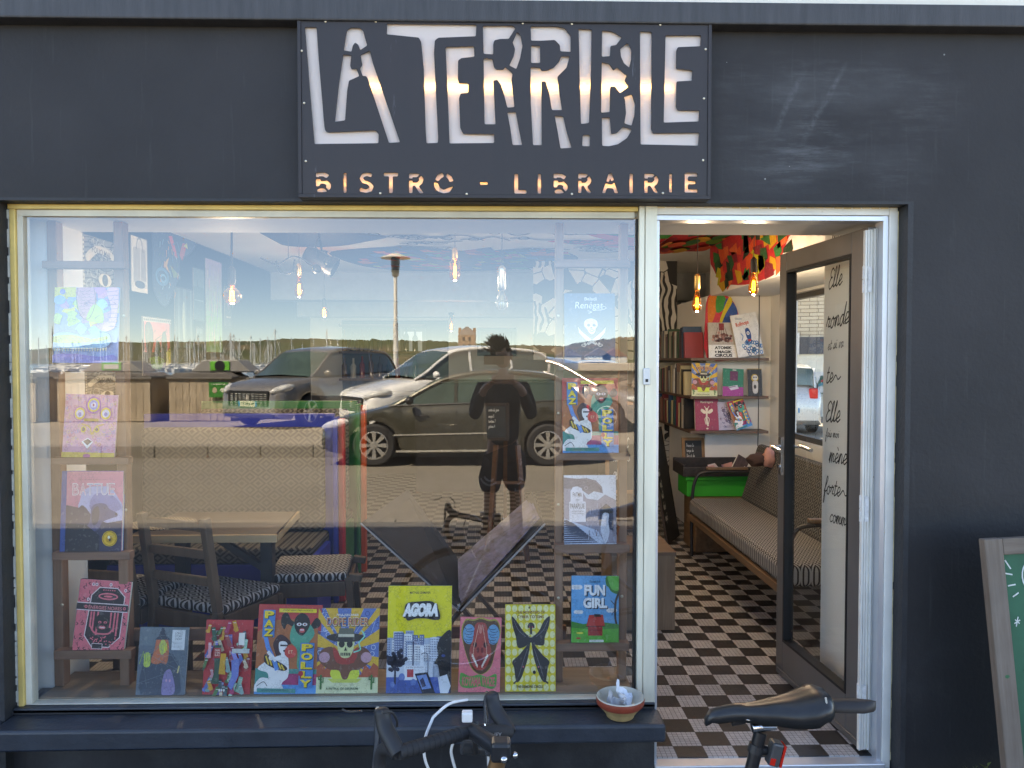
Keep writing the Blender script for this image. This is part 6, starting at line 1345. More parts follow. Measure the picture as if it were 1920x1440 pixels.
# easel with menu blackboard
m_slate = pm("blackboard", (0.022, 0.024, 0.024), 0.6, var=0.3, scale=6)
def board_with_text(name, label, loc, rz, w_, h_, lines, tilt=-8, frame='#8a6844', slate=None, chalk='#c8c8c4', cat="blackboard", seed=0, fw=0.025, th=0.02):
    root = thing(name, label, cat, loc); root.rotation_euler = (Matrix.Rotation(R(rz), 3, 'Z') @ Matrix.Rotation(R(tilt), 3, 'X')).to_euler()
    MB().box(fw, -th * .4, fw, w_ - fw, th * .4, h_ - fw).build("slate", slate or m_slate, root)
    w = MB(); w.box(0, -th / 2, 0, fw, th / 2, h_); w.box(w_ - fw, -th / 2, 0, w_, th / 2, h_); w.box(fw, -th / 2 + .0003, 0, w_ - fw, th / 2, fw); w.box(fw, -th / 2 + .0003, h_ - fw, w_ - fw, th / 2, h_)
    w.build("frame", pm("frame_" + frame.strip('#'), frame, 0.6, var=0.2, scale=12), root, bevel=0.002)
    A = Art(w_ - 2 * fw, h_ - 2 * fw, (0, 0, 100, 100), step=0.0002)
    for i, (t_, x0, y0, x1, y1) in enumerate(lines): pen(A, t_, x0, y1, (y1 - y0) * 0.55, chalk, t=1.3, seed=i, slant=0.1, up=(i == 0))
    if lines: A.build("chalk_writing", root, Matrix.Translation((fw, -th * .4 - 0.0006, fw)), mat=printed('chalk', 0.9, 0.1))
    return root
e = P(948, 900, 3.1)
es_ = thing("easel", "brown wooden easel standing behind the print rack", "easel", (e.x, 3.1, 0))
for sx in (-1, 1):
    w = MB(); t_ = P(930 + (sx + 1) * 20.5, 835, 3.1); b_ = P(915 + (sx + 1) * 37, 1035, 3.0); w.bar(t_, (b_.x, 3.0, 0.0), 0.035, 0.02); w.build("leg", m_shelf, es_, world=True)
w = MB(); w.bar(P(922, 905, 3.04), P(984, 905, 3.04), 0.03, 0.02); w.build("crossbar", m_shelf, es_, world=True)
w = MB(); w.bar((e.x, 3.5, 0.0), (e.x, 3.1, 1.1), 0.03, 0.02); w.build("leg", m_shelf, es_, world=True)
a = P(906, 828, 3.02); b_ = P(955, 756, 3.02)
board_with_text("menu_blackboard", "small menu blackboard resting on the brown easel", (a.x, 3.06, a.z), 0, b_.x - a.x, b_.z - a.z, [("carte du jour", 10, 8, 80, 16), ("soupe 5", 10, 28, 60, 36), ("tartine 7", 10, 44, 70, 52), ("gateau 4", 10, 60, 66, 68)], frame='#2e2622')
a = P(1150, 950, 2.0); b_ = P(1236, 860, 2.0)
board_with_text("wall_blackboard", "blackboard with white chalk lines behind the right ladder", (a.x, 2.35, 0.62), 0, 0.30, 0.62, [("ET AUSSI :", 10, 6, 80, 14), ("bieres", 10, 24, 60, 32), ("du MAC", 20, 40, 76, 50), ("vins nature", 10, 58, 84, 66), ("cafe", 12, 76, 50, 83)], tilt=-5)
# bar counter and rear of the room
m_cnt = pm("dark_counter", (0.045, 0.042, 0.045), 0.5, var=0.2)
bc = thing("bar_counter", "dark bar counter with pale top at the far end of the room", "counter", (-0.9, 5.6, 0))
MB().box(-0.9, 6.15, 0.001, 1.2, 6.7, 1.25).build("counter_body", m_cnt, bc, world=True); MB().box(-0.95, 6.1, 1.2505, 1.25, 6.75, 1.28).build("counter_top", m_tt, bc, world=True, bevel=0.004)
bs = thing("back_bar", "back bar shelves with bottles on the rear wall", "shelves", (-1.9, 7.4, 0))
for z in (1.25, 1.6, 1.95): MB().box(-2.0, 7.35, z, -0.9, 7.59, z + 0.03).build("shelf_board", m_shelf, bs, world=True)
bcol = ['#2c4a2c', '#6a4a1c', '#c8c8c0', '#3a2a1c', '#8c2c1c', '#1c3a4a']
MB().box(-2.0, 7.591, 1.1, -0.6, 7.599, 2.04).build("back_panel", pm("dark_back_panel", (0.05, 0.055, 0.06), 0.6), bs, world=True)
for z in (1.281, 1.631):
    for i in range(9):
        c = bcol[rnd.randrange(6)]; M = Matrix.Translation((-1.95 + i * 0.115, 7.47, z)); h = rnd.uniform(.9, 1.15)
        o = MB().lathe([(0.0005, 0), (0.036, 0), (0.037, 0.17 * h), (0.014, 0.21 * h), (0.013, 0.28 * h), (0.0005, 0.28 * h)], 10, M).build("bottle", pm("bottle_" + c.strip('#'), c, 0.15), smooth=True)
        tag(o, "bottle standing in the %s row of the back bar" % ("lower" if z < 1.4 else "upper"), "bottle", "%s row of back bar bottles" % ("lower" if z < 1.4 else "upper"))
for k, (x0, x1, lab) in enumerate(((758, 792, "pale rear window left of the tower reflection"), (902, 960, "dark rear window behind the photographer's reflected head"))):
    a, b_ = P(x0, 660, BY), P(x1, 622, BY)
    rw = thing("rear_window", lab, "window", (a.x, BY, a.z)); MB().box(a.x, BY - 0.03, a.z, b_.x, BY - 0.001, b_.z).build("pane", pm("daylit_pane", (0.35, 0.42, 0.46), 0.4, emit=(0.75, 0.87, 1.0), es=0.04) if k == 0 else pm("dim_pane", (0.04, 0.045, 0.05), 0.3), rw, world=True)
    w = MB(); t_ = 0.05; w.box(a.x - t_, BY - 0.04, a.z - t_, a.x, BY - 0.001, b_.z + t_); w.box(b_.x, BY - 0.04, a.z - t_, b_.x + t_, BY - 0.001, b_.z + t_); w.box(a.x, BY - 0.04, b_.z, b_.x, BY - 0.001, b_.z + t_); w.box(a.x, BY - 0.04, a.z - t_, b_.x, BY - 0.001, a.z)
    w.build("frame", pm("slate_blue_frame", (0.12, 0.15, 0.18), 0.6), rw, world=True)
wc_ = MB().box(-2.4, 7.55, 0, RX - .6, 7.59, 1.05).build('darkening_panel', pm('rear_wall_darkening', (0.07, 0.07, 0.075), 0.6), bld)  # panel added to darken the lower rear wall behind the reflection
dk = MB().box(P(417, 700, 7.5).x - .5, 7.45, 0, P(490, 600, 7.5).x, BY - .001, 2.04).build("rear_door", pm("grey_green_door", (0.12, 0.17, 0.18), 0.6)); tag(dk, "grey-green door at the back left of the room", "door")
# ================================================================ sofa, crates, boards seen through the doorway
sf = thing("sofa", "low wooden-framed sofa with diamond-weave cushions along the right wall", "sofa", (1.75, 2.2, 0))
SY0, SY1 = 1.12, 3.15; SFX = 1.50; SBX = 2.02
m_sfw = wood("sofa_frame_wood", (0.15, 0.085, 0.045), (0.24, 0.15, 0.085), 0.45, 3, axis=1)
MB().box(SFX + 0.01, SY0, 0.33, SBX, SY1, 0.45).build("seat_cushion", m_ik4, sf, world=True, bevel=0.035, seg=4)
w = MB(); M = Matrix.Translation((SBX - 0.12, 0, 0.44)) @ Matrix.Rotation(R(17), 4, 'Y'); w.box(-0.0, SY0 + 0.02, 0, 0.11, SY1 - 0.02, 0.46, M); w.build("back_cushion", m_ik3, sf, world=True, bevel=0.035, seg=4)
w = MB(); w.box(SFX, SY0, 0.285, SFX + 0.03, SY1, 0.329); w.box(SFX + 0.5, SY0, 0.285, SFX + 0.53, SY1, 0.329); w.build("seat_rail", m_sfw, sf, world=True, bevel=0.004)
for yy in (SY0 + 0.02, SY1 - 0.02):
    w = MB(); w.tube(path([(SFX + 0.03, yy, 0.0), (SFX + 0.03, yy, 0.4), (SFX + 0.06, yy, 0.60), (SFX + 0.16, yy, 0.655), (SBX, yy, 0.65)], 5), 0.013, 8); w.tube([(SBX - 0.02, yy, 0), (SBX - 0.02, yy, 0.64)], 0.013, 8); w.build("arm_tube", m_blk, sf, world=True, smooth=True)
    MB().box(SFX + 0.14, yy - 0.022, 0.668, SBX - 0.06, yy + 0.022, 0.69).build("armrest", m_sfw, sf, world=True, bevel=0.006)
m_plank = wood("crate_wood", (0.20, 0.13, 0.08), (0.31, 0.22, 0.14), 0.65, 3, axis=2)
# white stand + green crate + leather tray
CZ = 0.41
cr = thing("wooden_chest", "low brown wooden chest carrying the green plastic crate", "chest", (1.8, 3.45, 0)); MB().box(1.58, 3.22, 0.001, 2.25, 3.6, CZ).build("chest_body", m_sfw, cr, world=True, bevel=0.01); MB().box(1.56, 3.2, CZ + .0005, 2.27, 3.62, CZ + 0.03).build("chest_lid", m_sfw, cr, world=True, bevel=0.006)
ga, gb = P(1284, 932, 3.2), P(1416, 895, 3.2)
gc = thing("plastic_crate", "bright green plastic crate standing on the wooden chest", "crate", (ga.x, 3.24, 0.442))
gz = 0.442; w = MB(); x0, x1, y0, y1, h = ga.x + 0.03, gb.x, 3.25, 3.56, 0.16
w.box(x0, y0, gz, x1, y0 + 0.012, gz + h); w.box(x0, y1 - 0.012, gz, x1, y1, gz + h); w.box(x0, y0 + 0.0121, gz, x0 + 0.012, y1 - 0.0121, gz + h); w.box(x1 - 0.012, y0 + 0.0121, gz, x1, y1 - 0.0121, gz + h); w.box(x0 + .0121, y0 + .0121, gz + .002, x1 - .0121, y1 - .0121, gz + 0.012)
m_gp = pm("green_plastic", (0.02, 0.36, 0.04), 0.35, var=0.06)
w.build("crate_body", m_gp, gc, world=True, bevel=0.003)
MB().box(x0 - 0.014, y0 - 0.014, gz + h - 0.03, x1 + 0.014, y0 - 0.0005, gz + h).build("crate_rim", m_gp, gc, world=True, bevel=0.003)
tr_ = thing("leather_tray", "black scuffed tray lying across the green crate", "tray", (x0, y0, gz + h)); m_lt = pm("scuffed_black_leather", (0.03, 0.026, 0.024), 0.5, var=0.4, scale=25, bump=0.004, wear=((0.22, 0.17, 0.12), 40, 0.66))
zt_ = gz + h + 0.001; w = MB(); w.box(x0 - 0.04, y0 - 0.03, zt_, x1 + 0.0, y0 - 0.01, zt_ + 0.075); w.box(x0 - 0.04, y1, zt_, x1, y1 + 0.02, zt_ + 0.11); w.box(x0 - 0.04, y0 - 0.0098, zt_, x0 - 0.02, y1 - .0002, zt_ + 0.09); w.box(x0 - 0.0198, y0 - 0.0098, zt_, x1 - .02, y1 - .0002, zt_ + 0.015)
w.build("tray_body", m_lt, tr_, world=True, bevel=0.004)
for k in range(5):
    M = Matrix.Translation((x0 + 0.2 + k * 0.06, y0 + 0.1 + (k % 2) * 0.08, zt_ + 0.045)) @ Euler((R(20 + k * 23), R(-15 + k * 11), R(k * 40))).to_matrix().to_4x4()
    o = MB().box(-0.05, -0.035, -0.002, 0.05, 0.035, 0.002, M).build("leaflet", pm("leaflet_" + str(k % 3), [(0.6, 0.34, 0.32), (0.65, 0.55, 0.5), (0.5, 0.3, 0.4)][k % 3], 0.6)); tag(o, "loose pinkish leaflet heaped in the black tray on the green crate", "leaflet", "leaflets in the black tray")
bk = thing("paperback", "dark paperback standing tilted in the black tray", "book", (x1 - 0.17, y0 + 0.05, zt_ + 0.017), (R(-8), R(30), R(8)))
MB().box(0, 0, 0, 0.11, 0.003, 0.17).build("cover", pm("paperback_brown", (0.09, 0.06, 0.055), 0.5, var=0.5, scale=30), bk); MB().box(0.001, 0.0031, 0.001, 0.108, 0.022, 0.168).build("pages", m_page, bk)
# folded scarf on the sofa back
hd = P(1432, 862, 2.7); sc_ = thing("scarf", "pink and dark brown scarf bunched over the top of the sofa back", "scarf", hd)
def lump(c, r_, sc, seed): 
    w = MB(); w.ball((0, 0, 0), 1, 14); w.v = [tuple(Vector(c) + Vector((p[0] * r_ * sc[0], p[1] * r_ * sc[1], p[2] * r_ * sc[2])) * (1 + 0.28 * mnz.noise(Vector(p) * 2.1 + Vector((seed, 0, 0))))) for p in w.v]; return w
lump((-0.045, 0, 0.0), 0.06, (1.3, .8, .8), 1).build("brown_fold", pm("brown_wool", (0.06, 0.03, 0.022), 0.9, bump=0.003), sc_, smooth=True, angle=80)
lump((0.03, -0.02, 0.015), 0.055, (.8, .6, 1.3), 4).build("pink_fold", pm("pink_wool", (0.45, 0.22, 0.17), 0.85, var=0.2, scale=30, bump=0.003), sc_, smooth=True, angle=80)
# blackboards leaning in the corner
board_with_text("leaning_blackboard", "pine-framed blackboard leaning against the column above the crate", (1.60, 3.72, P(1300, 875, 3.7).z - 0.08), 74, 0.34, 0.42, [("Prenez le temps", 8, 12, 86, 22), ("de lire", 8, 32, 60, 42), ("et de boire", 8, 52, 80, 62), ("un coup", 8, 70, 60, 80)], tilt=-12) if False else None
a = P(1276, 880, 3.62)
board_with_text("leaning_blackboard", "pine-framed blackboard leaning in the corner above the green crate", (1.58, 3.64, 0.58), 0, 0.19, 0.29, [("Prenez le", 8, 12, 86, 22), ("temps de", 8, 30, 80, 40), ("lire et de", 8, 48, 86, 58), ("boire", 8, 66, 60, 76)], tilt=-12)
board_with_text("leaning_blackboard", "tall frameless blackboard leaning low beside the green crate", (1.42, 3.5, 0.005), 62, 0.36, 0.95, [("carte", 12, 4, 70, 10), ("cafe 1.5", 10, 16, 76, 21), ("the 2.5", 10, 26, 70, 31), ("biere 3", 10, 36, 76, 41), ("sirop 2", 10, 46, 70, 51), ("vin 3.5", 10, 56, 70, 61), ("rhum 4", 10, 66, 66, 71), ("soupe 5", 10, 76, 76, 81)], tilt=-10, frame='#3a302a', fw=0.012)
# spice-like rack of small blue tins
bt = thing("tin_tower", "narrow tower of small pale-blue boxes in the dim corner by the mullion", "boxes", (1.30, 4.2, 0.0))
for k in range(16): MB().box(1.22, 4.2, 0.5 + k * 0.034, 1.37, 4.28, 0.5 + k * 0.034 + 0.03).build("box", pm("pale_blue_card", (0.25, 0.32, 0.45), 0.6), bt, world=True, bevel=0.002)
MB().box(1.16, 4.1, 0.001, 1.42, 4.4, 0.499).build("stand", m_sfw, bt, world=True)
# wooden crate by the door
ca, cb = P(1233, 1180, 1.35), P(1268, 1040, 1.35)
cz_ = (PZ(1262, 1182, 0.0)); cy = cz_.y
wx1 = PZ(1266, 1182, 0.0).x; wz = P(1266, 1042, cy).z
wc = thing("wooden_box", "tall pale wooden box standing just inside the doorway beside the mullion", "box", (wx1 - 0.2, cy, 0))
w = MB()
for k in range(3): w.box(wx1 - 0.36 + k * 0.12, cy, 0.001, wx1 - 0.242 + k * 0.12, cy + 0.018, wz)
w.box(wx1 - 0.018, cy + 0.0185, 0.001, wx1, cy + 0.42, wz); w.box(wx1 - 0.36, cy + 0.0185, 0.001, wx1 - 0.342, cy + 0.42, wz); w.build("box_sides", m_plank, wc, world=True, bevel=0.002)
MB().box(wx1 - 0.365, cy - 0.002, wz + 0.0005, wx1 + 0.003, cy + 0.425, wz + 0.02).build("box_lid", wood("box_lid_wood", (0.12, 0.075, 0.05), (0.2, 0.13, 0.08), 0.5, 3, axis=0), wc, world=True, bevel=0.002)
# handwriting on the pier beside the door
def script_word(A, t_, x0, y0, x1, y1, up=True): A.text(t_, x0, y0, x1, y1, '#17171a', shear=0.35, up=up)
Wp, Hp = 0.70, 1.55
A = Art(Wp, Hp, (100, 0, 0, 220), step=0.0002)      # mirrored axis: the wall faces -x
A = Art(Wp, Hp, (0, 0, 100, 220), step=0.0002)
INK = '#141417'
for i, (t_, x, y, q) in enumerate([("Medusa", 6, 14, 4.6), ("lirait", 10, 30, 4.4), ("a la", 6, 42, 3), ("Elle", 6, 60, 6.2), ("ronde", 3, 86, 6.6), ("et si va", 6, 100, 3.4), ("te~", 4, 122, 6), ("nue", 46, 108, 3.2), ("Elle", 4, 148, 6.6), ("fais moi", 4, 158, 2.8),
     ("mène", 10, 174, 6), ("mais", 40, 183, 2.8), ("forte~", 2, 196, 5.6), ("comme", 12, 213, 5), ("bon", 80, 128, 3), ("te", 82, 160, 6), ("ine", 82, 184, 5), ("me", 50, 126, 3)]):
    pen(A, t_, x, y, q * 1.0, INK, t=q * 0.15, slant=0.3, rot=-4, seed=i, up=(i == 0))
wr = A.build("handwriting", pier, Matrix.Translation((1.5598, 0.775, 0.72)) @ Matrix.Rotation(R(-90), 4, 'Z'), mat=printed('ink_on_wall', 0.8, 0.1))
# ================================================================ across the street (seen in the window's reflection)
ZQ = ZR + 0.20
m_tyre = pm("tyre_rubber", (0.02, 0.02, 0.021), 0.8); m_rim = pm("silver_rim", (0.62, 0.61, 0.58), 0.3, metal=0.7, var=0.06)
m_cglass = pm("dark_car_glass", (0.055, 0.085, 0.07), 0.05, spec=0.9, var=0.3, scale=1.5)
m_lens = pm("headlight_lens", (0.55, 0.56, 0.55), 0.12, spec=0.9, var=0.3, scale=9); m_tail = pm("red_light_lens", (0.5, 0.01, 0.01), 0.15)
m_trim = pm("bright_trim", (0.75, 0.73, 0.66), 0.25, metal=0.6)
def interp(t, x):
    for (a, va), (b, vb) in zip(t, t[1:]):
        if x <= b: return va + (vb - va) * (x - a) / (b - a or 1)
    return t[-1][1]
def smooth_tab(t, n=5): return path(t, n)
def car(name, label, paint, L, W, H, top, roof, wb, fo, rw, loc, head, plate=None, grille='#101012', spokes=8, group=None, emblem=None, strips=False, tail=True):
    root = thing(name, label, "car", loc, (0, 0, head), group)
    pt = pm("car_paint_" + name + str(round(paint[0] * 100)) + str(round(L * 10)), paint, 0.28, metal=(0.0 if paint[0] > .6 else 0.35), var=0.03, coat=1.0)
    top = smooth_tab(top); roof = smooth_tab(roof)
    fx, rx = fo, fo + wb; ra = rw + 0.055
    xs = sorted(set([0, 0.03, 0.08, 0.16, 0.3] + [fx + ra * math.cos(a) for a in [math.pi * i / 10 for i in range(11)]] + [rx + ra * math.cos(a) for a in [math.pi * i / 10 for i in range(11)]] + [L * i / 26 for i in range(1, 26)] + [L - 0.3, L - .16, L - 0.08, L - 0.03, L]))
    xs = [x for x in xs if 0 <= x <= L]; rings = []
    def hw(x): u = abs(2 * x / L - 1); e = min(x, L - x); return W / 2 * (1 - 0.13 * u ** 5) * (1 - 0.10 * max(0, 1 - e / 0.16) ** 2)
    for x in xs:
        zb = 0.21 + 0.12 * max(0, 1 - min(x, L - x) / 0.25) ** 2; arch = False
        for cx in (fx, rx):
            if abs(x - cx) <= ra: zb = max(zb, rw + math.sqrt(max(0, ra * ra - (x - cx) ** 2)))
        zt = interp(top, x / L); w_ = hw(x); zt = max(zt, zb + 0.05)
        h = zt - zb
        rings.append([(w_ * .72, zb), (w_ * .975, zb), (w_ * 1.0, zb + h * .40), (w_ * .985, zb + h * .74), (w_ * .93, zb + h * .93), (w_ * .86, zt), (w_ * .45, zt + 0.018), (0, zt + 0.024)])
    vs = []; fs = []; k = 15
    for x, r_ in zip(xs, rings):
        full = r_ + [(-y, z) for y, z in r_[-2::-1]]
        vs += [(L / 2 - x, y, z) for y, z in full]
    for i in range(len(xs) - 1):
        for j in range(k - 1): a = i * k + j; fs.append((a, a + 1, a + 1 + k, a + k))
        fs.append((i * k + k - 1, i * k, (i + 1) * k, (i + 1) * k + k - 1))
    fs.append(tuple(range(k))); fs.append(tuple((len(xs) - 1) * k + j for j in range(k))[::-1])
    body = MB().add(vs, fs).build("body", pt, root, smooth=True, angle=32)
    # cabin
    gs = [(u * L, z) for u, z in roof]; gv = []; gf = []; gm = MB(); kk = 7
    for x, z in gs:
        zb = interp(top, x / L) - 0.01; w_ = hw(x); z = max(z, zb + 0.012); s_ = (z - zb) / (H - 0.95)
        ww = w_ * (0.865 - 0.17 * min(1, s_))
        gv.append([(w_ * .865, zb), (ww, max(zb, z - 0.07)), (ww * .90, z - 0.015), (0, z + 0.015)])
    vs = []
    for (x, z), r_ in zip(gs, gv):
        vs += [(L / 2 - x, y, q) for y, q in r_ + [(-y, q) for y, q in r_[-2::-1]]]
    gm.v = [tuple(v) for v in vs]
    for i in range(len(gs) - 1):
        roofy = min(gs[i][1], gs[i + 1][1]) > H - 0.13
        for j in range(kk - 1):
            a = i * kk + j; gm.f.append((a, a + 1, a + 1 + kk, a + kk)); gm.mi.append(1 if (roofy and j in (1, 2, 3, 4)) else 0)
    cab = gm.build("cabin_windows", [m_cglass, pt], root, smooth=True, angle=30)
    for s_ in (1, -1):
        w = MB()
        line = [(L / 2 - x, s_ * (r_[1][0] + 0.006), r_[1][1] + 0.012) for (x, z), r_ in zip(gs, gv)]
        w.tube(line, 0.028, 6, flat=1.0)
        ws = MB(); ws.tube([(L / 2 - x, s_ * (r_[0][0] + 0.006), r_[0][1] + 0.012) for (x, z), r_ in zip(gs, gv)], 0.016, 6); ws.build("window_seal", m_blk, root, smooth=True)
        for u in (0.50, 0.73):                       # pillars
            i = min(range(len(gs)), key=lambda q: abs(gs[q][0] - u * L)); r_ = gv[i]; x = gs[i][0]
            w.bar((L / 2 - x, s_ * (r_[0][0] + 0.004), r_[0][1]), (L / 2 - x + 0.0, s_ * (r_[1][0] + 0.004), r_[1][1]), 0.05, 0.012, up=(0, s_, 0))
        w.build("window_frame", pt, root, smooth=True)
        w = MB(); bx = L / 2 - (gs[0][0] + 0.35); w.ball((bx, s_ * (W / 2 + 0.08), interp(top, 0.3) + 0.09), 0.09, 12, (0.7, 1.1, 0.75)); w.build("mirror", pt if not strips else m_blk, root, smooth=True)
        for u in (0.36, 0.62):
            w = MB(); x = L / 2 - u * L; z = interp(top, u) - 0.16; y = s_ * (hw(u * L) * 0.985 + 0.008); w.tube([(x - .16, y, z), (x - 0.12, y + s_ * .02, z), (x - .02, y + s_ * .02, z), (x + .02, y, z)], 0.014, 8); w.build("door_handle", pt if not strips else m_blk, root, smooth=True)
        w = MB()
        for u in (0.245, 0.50, 0.735): x = L / 2 - u * L; z1 = interp(top, u); y = s_ * (hw(u * L) * 1.0 + 0.0005); w.bar((x, y, 0.30), (x, y, z1 - 0.30), 0.006, 0.006); w.bar((x, y, z1 - 0.30), (x, y - s_ * 0.035, z1 - 0.08), 0.006, 0.006)
        w.build("door_seam", m_blk, root)
        if strips:
            w = MB(); w.bar((L / 2 - 0.27 * L, s_ * (hw(0.27 * L) + 0.006), 0.50), (L / 2 - 0.72 * L, s_ * (hw(.72 * L) + 0.006), 0.54), 0.012, 0.022); w.bar((L / 2 - 0.28 * L, s_ * (hw(0.28 * L) + 0.004), 0.245), (L / 2 - 0.70 * L, s_ * (hw(.7 * L) + 0.004), 0.26), 0.014, 0.03); w.build("side_moulding", m_trim, root)
        zt = interp(top, 0.06); w = MB(); M = Matrix.Translation((L / 2 - 0.22, s_ * hw(0.25) * 0.86, zt - 0.09)) @ Matrix.Rotation(R(-s_ * 28), 4, 'Z') @ Matrix.Rotation(R(14), 4, 'Y') @ Matrix.Diagonal((0.28, 0.10, 0.085, 1))
        prof = [(max(math.sin(math.pi * i / 10), 1e-4), -math.cos(math.pi * i / 10)) for i in range(11)]; w.lathe(prof, 16, M); w.build("headlight", m_lens, root, smooth=True)
        if tail: w = MB(); w.box(-L / 2 + 0.015, s_ * hw(L - .06) * 0.78 - 0.09, interp(top, .97) - 0.30, -L / 2 + 0.14, s_ * hw(L - .06) * 0.78 + 0.10, interp(top, .97) - 0.06); w.build("tail_light", m_tail, root, bevel=0.03, seg=3)
        for cx in (fx, rx):
            c = (L / 2 - cx, s_ * (W / 2 - 0.115), rw); M = Matrix.Translation(c) @ Matrix.Rotation(R(-90 * s_), 4, 'X')
            w = MB(); w.lathe([(rw * .66, -0.09), (rw * .9, -0.10), (rw, -0.07), (rw, 0.07), (rw * .9, 0.10), (rw * .68, 0.095), (rw * .66, 0.06), (rw * .66, -0.09)], 32, M); ty = w.build("wheel", m_tyre, root, smooth=True)
            w = MB(); w.lathe([(rw * .66, 0.06), (rw * .67, 0.09), (rw * .62, 0.095), (rw * .60, 0.03), (rw * .60, -0.02)], 32, M)
            for q in range(spokes):
                a = 2 * math.pi * q / spokes; w.add([M @ Vector(p) for p in [(0.04 * math.cos(a + .5), 0.04 * math.sin(a + .5), 0.075), (0.04 * math.cos(a - .5), 0.04 * math.sin(a - .5), 0.075), (rw * .62 * math.cos(a - .17), rw * .62 * math.sin(a - .17), 0.09), (rw * .62 * math.cos(a + .17), rw * .62 * math.sin(a + .17), 0.09)]], [(0, 1, 2, 3)])
            w.lathe([(0.0005, 0.09), (0.05, 0.085), (0.06, 0.06), (0.06, 0.0)], 16, M); w.build("rim", m_rim, ty, smooth=True)
            w = MB(); w.lathe([(0.0005, -0.0), (rw * .6, -0.0)], 24, M); w.build("brake_disc", pm("dark_brake", (0.03, 0.03, 0.03), 0.6), ty)  # dark grey disc behind the spokes
    zt = interp(top, 0.02)
    w = MB(); w.box(L / 2 - 0.03, -W * .30, 0.50, L / 2 + 0.012, W * .30, zt - 0.05); gr = w.build("grille", pm("grille_" + grille.strip('#'), grille, 0.4), root, bevel=0.01)
    w = MB()
    for i in range(6):
        for j in range(9): w.box(L / 2 + 0.0125, -W * .28 + j * W * .0625, 0.52 + i * (zt - .60) / 6, L / 2 + 0.018, -W * .28 + j * W * .0625 + W * .04, 0.532 + i * (zt - .60) / 6)
    w.build("grille_bar", m_trim, gr)
    MB().box(L / 2 - 0.06, -W * .36, 0.26, L / 2 - 0.0, W * .36, 0.36).build("bumper_intake", m_blk, root, bevel=0.01)
    if emblem:
        A = Art(0.13, 0.15, (0, 0, 100, 110), step=0.003)
        if emblem == 'lion': A.line(path([(30, 100), (40, 70), (30, 40), (55, 10), (70, 30), (60, 60), (75, 100)]), 14, '#d0ccc4'); A.line([(45, 60), (80, 50)], 12, '#d0ccc4')
        else: A.line([(50, 4), (84, 55), (50, 106), (16, 55)], 16, '#d8d8d4', close=True)
        A.build("emblem", root, Matrix.Translation((L / 2 + 0.02, -0.065, (zt + 0.45) / 2 - 0.075)) @ Matrix.Rotation(R(90), 4, 'Z'))
    if plate:
        A = Art(0.52, 0.11, (0, 0, 104, 22), step=0.001); A.rect(0, 0, 104, 22, '#e8e4cc'); A.rect(0, 0, 9, 22, '#2f7fb8'); A.rect(95, 0, 104, 22, '#2f7fb8'); A.text(plate, 14, 4, 90, 18, '#14161a', bold=0.015)
        A.build("number_plate", root, Matrix.Translation((L / 2 + 0.022, -0.26, 0.49 if H > 1.7 else 0.385)) @ Matrix.Rotation(R(90), 4, 'Z'))
        A.build("number_plate", root, Matrix.Translation((-L / 2 - 0.006, 0.26, 0.50)) @ Matrix.Rotation(R(-90), 4, 'Z')) if tail == 'plate' else None
    return root
HATCH_TOP = [(0, .50), (.012, .62), (.05, .72), (.12, .81), (.20, .89), (.26, .945), (.34, .96), (.55, .99), (.8, 1.02), (.95, 1.03), (.985, .93), (1, .62)]
HATCH_ROOF = [(.25, .93), (.31, 1.06), (.38, 1.22), (.45, 1.36), (.53, 1.44), (.62, 1.47), (.75, 1.455), (.86, 1.39), (.93, 1.22), (.975, 1.03)]
SUV_TOP = [(0, .55), (.012, .80), (.05, .90), (.12, .98), (.20, 1.03), (.26, 1.07), (.34, 1.06), (.55, 1.09), (.8, 1.13), (.95, 1.13), (.985, 1.0), (1, .65)]
SUV_ROOF = [(.22, 1.05), (.28, 1.2), (.35, 1.42), (.41, 1.57), (.50, 1.64), (.62, 1.66), (.78, 1.63), (.89, 1.56), (.95, 1.35), (.975, 1.14)]
CR_TOP = [(0, .55), (.012, .74), (.05, .86), (.12, .95), (.20, 1.02), (.26, 1.06), (.34, 1.05), (.55, 1.07), (.8, 1.10), (.95, 1.12), (.985, 1.0), (1, .65)]
def hd_(dx, dy): return math.atan2(dy, dx)
Y2 = -(12.4 - 2.95)
cxm = (MIR(697, 860, 12.4).x + MIR(1025, 860, 12.4).x) / 2
car("parked_car", "bronze-grey hatchback parked side-on at the far kerb, nearest car in the window reflection", (0.066, 0.063, 0.045), 4.28, 1.80, 1.53, HATCH_TOP, [(a, b * 1.04) for a, b in HATCH_ROOF], 2.73, 0.85, 0.335, (cxm - 0.05, Y2 - 0.9, ZR + 0.006), hd_(-1, 0), spokes=8, group="cars parked across the street", strips=True)
m1 = MIR(560, 700, 18.2)
car("parked_car", "grey sport utility car with chequered grille, its front turned to the shop", (0.23, 0.215, 0.195), 4.6, 1.90, 1.79, [(a, b * 1.04) for a, b in SUV_TOP], [(a, b * 1.08) for a, b in SUV_ROOF], 2.68, 0.92, 0.36, (m1.x + 0.25, m1.y - 0.9, ZQ), hd_(-.46, .89), plate="FR-698-TC", grille='#1c1a18', spokes=5, group="cars parked across the street", emblem='lion')
m2 = MIR(850, 700, 15.6)
car("parked_car", "white crossover car parked behind the bronze-grey hatchback", (0.80, 0.80, 0.78), 4.4, 1.86, 1.77, [(a, b * 1.05) for a, b in CR_TOP], [(a, b + 0.11) for a, b in SUV_ROOF], 2.6, 0.86, 0.34, (m2.x - 0.05, m2.y - 0.9, ZQ), hd_(-.86, .5), spokes=5, group="cars parked across the street", emblem='rhomb')
m3 = MIR(1045, 700, 16.8)
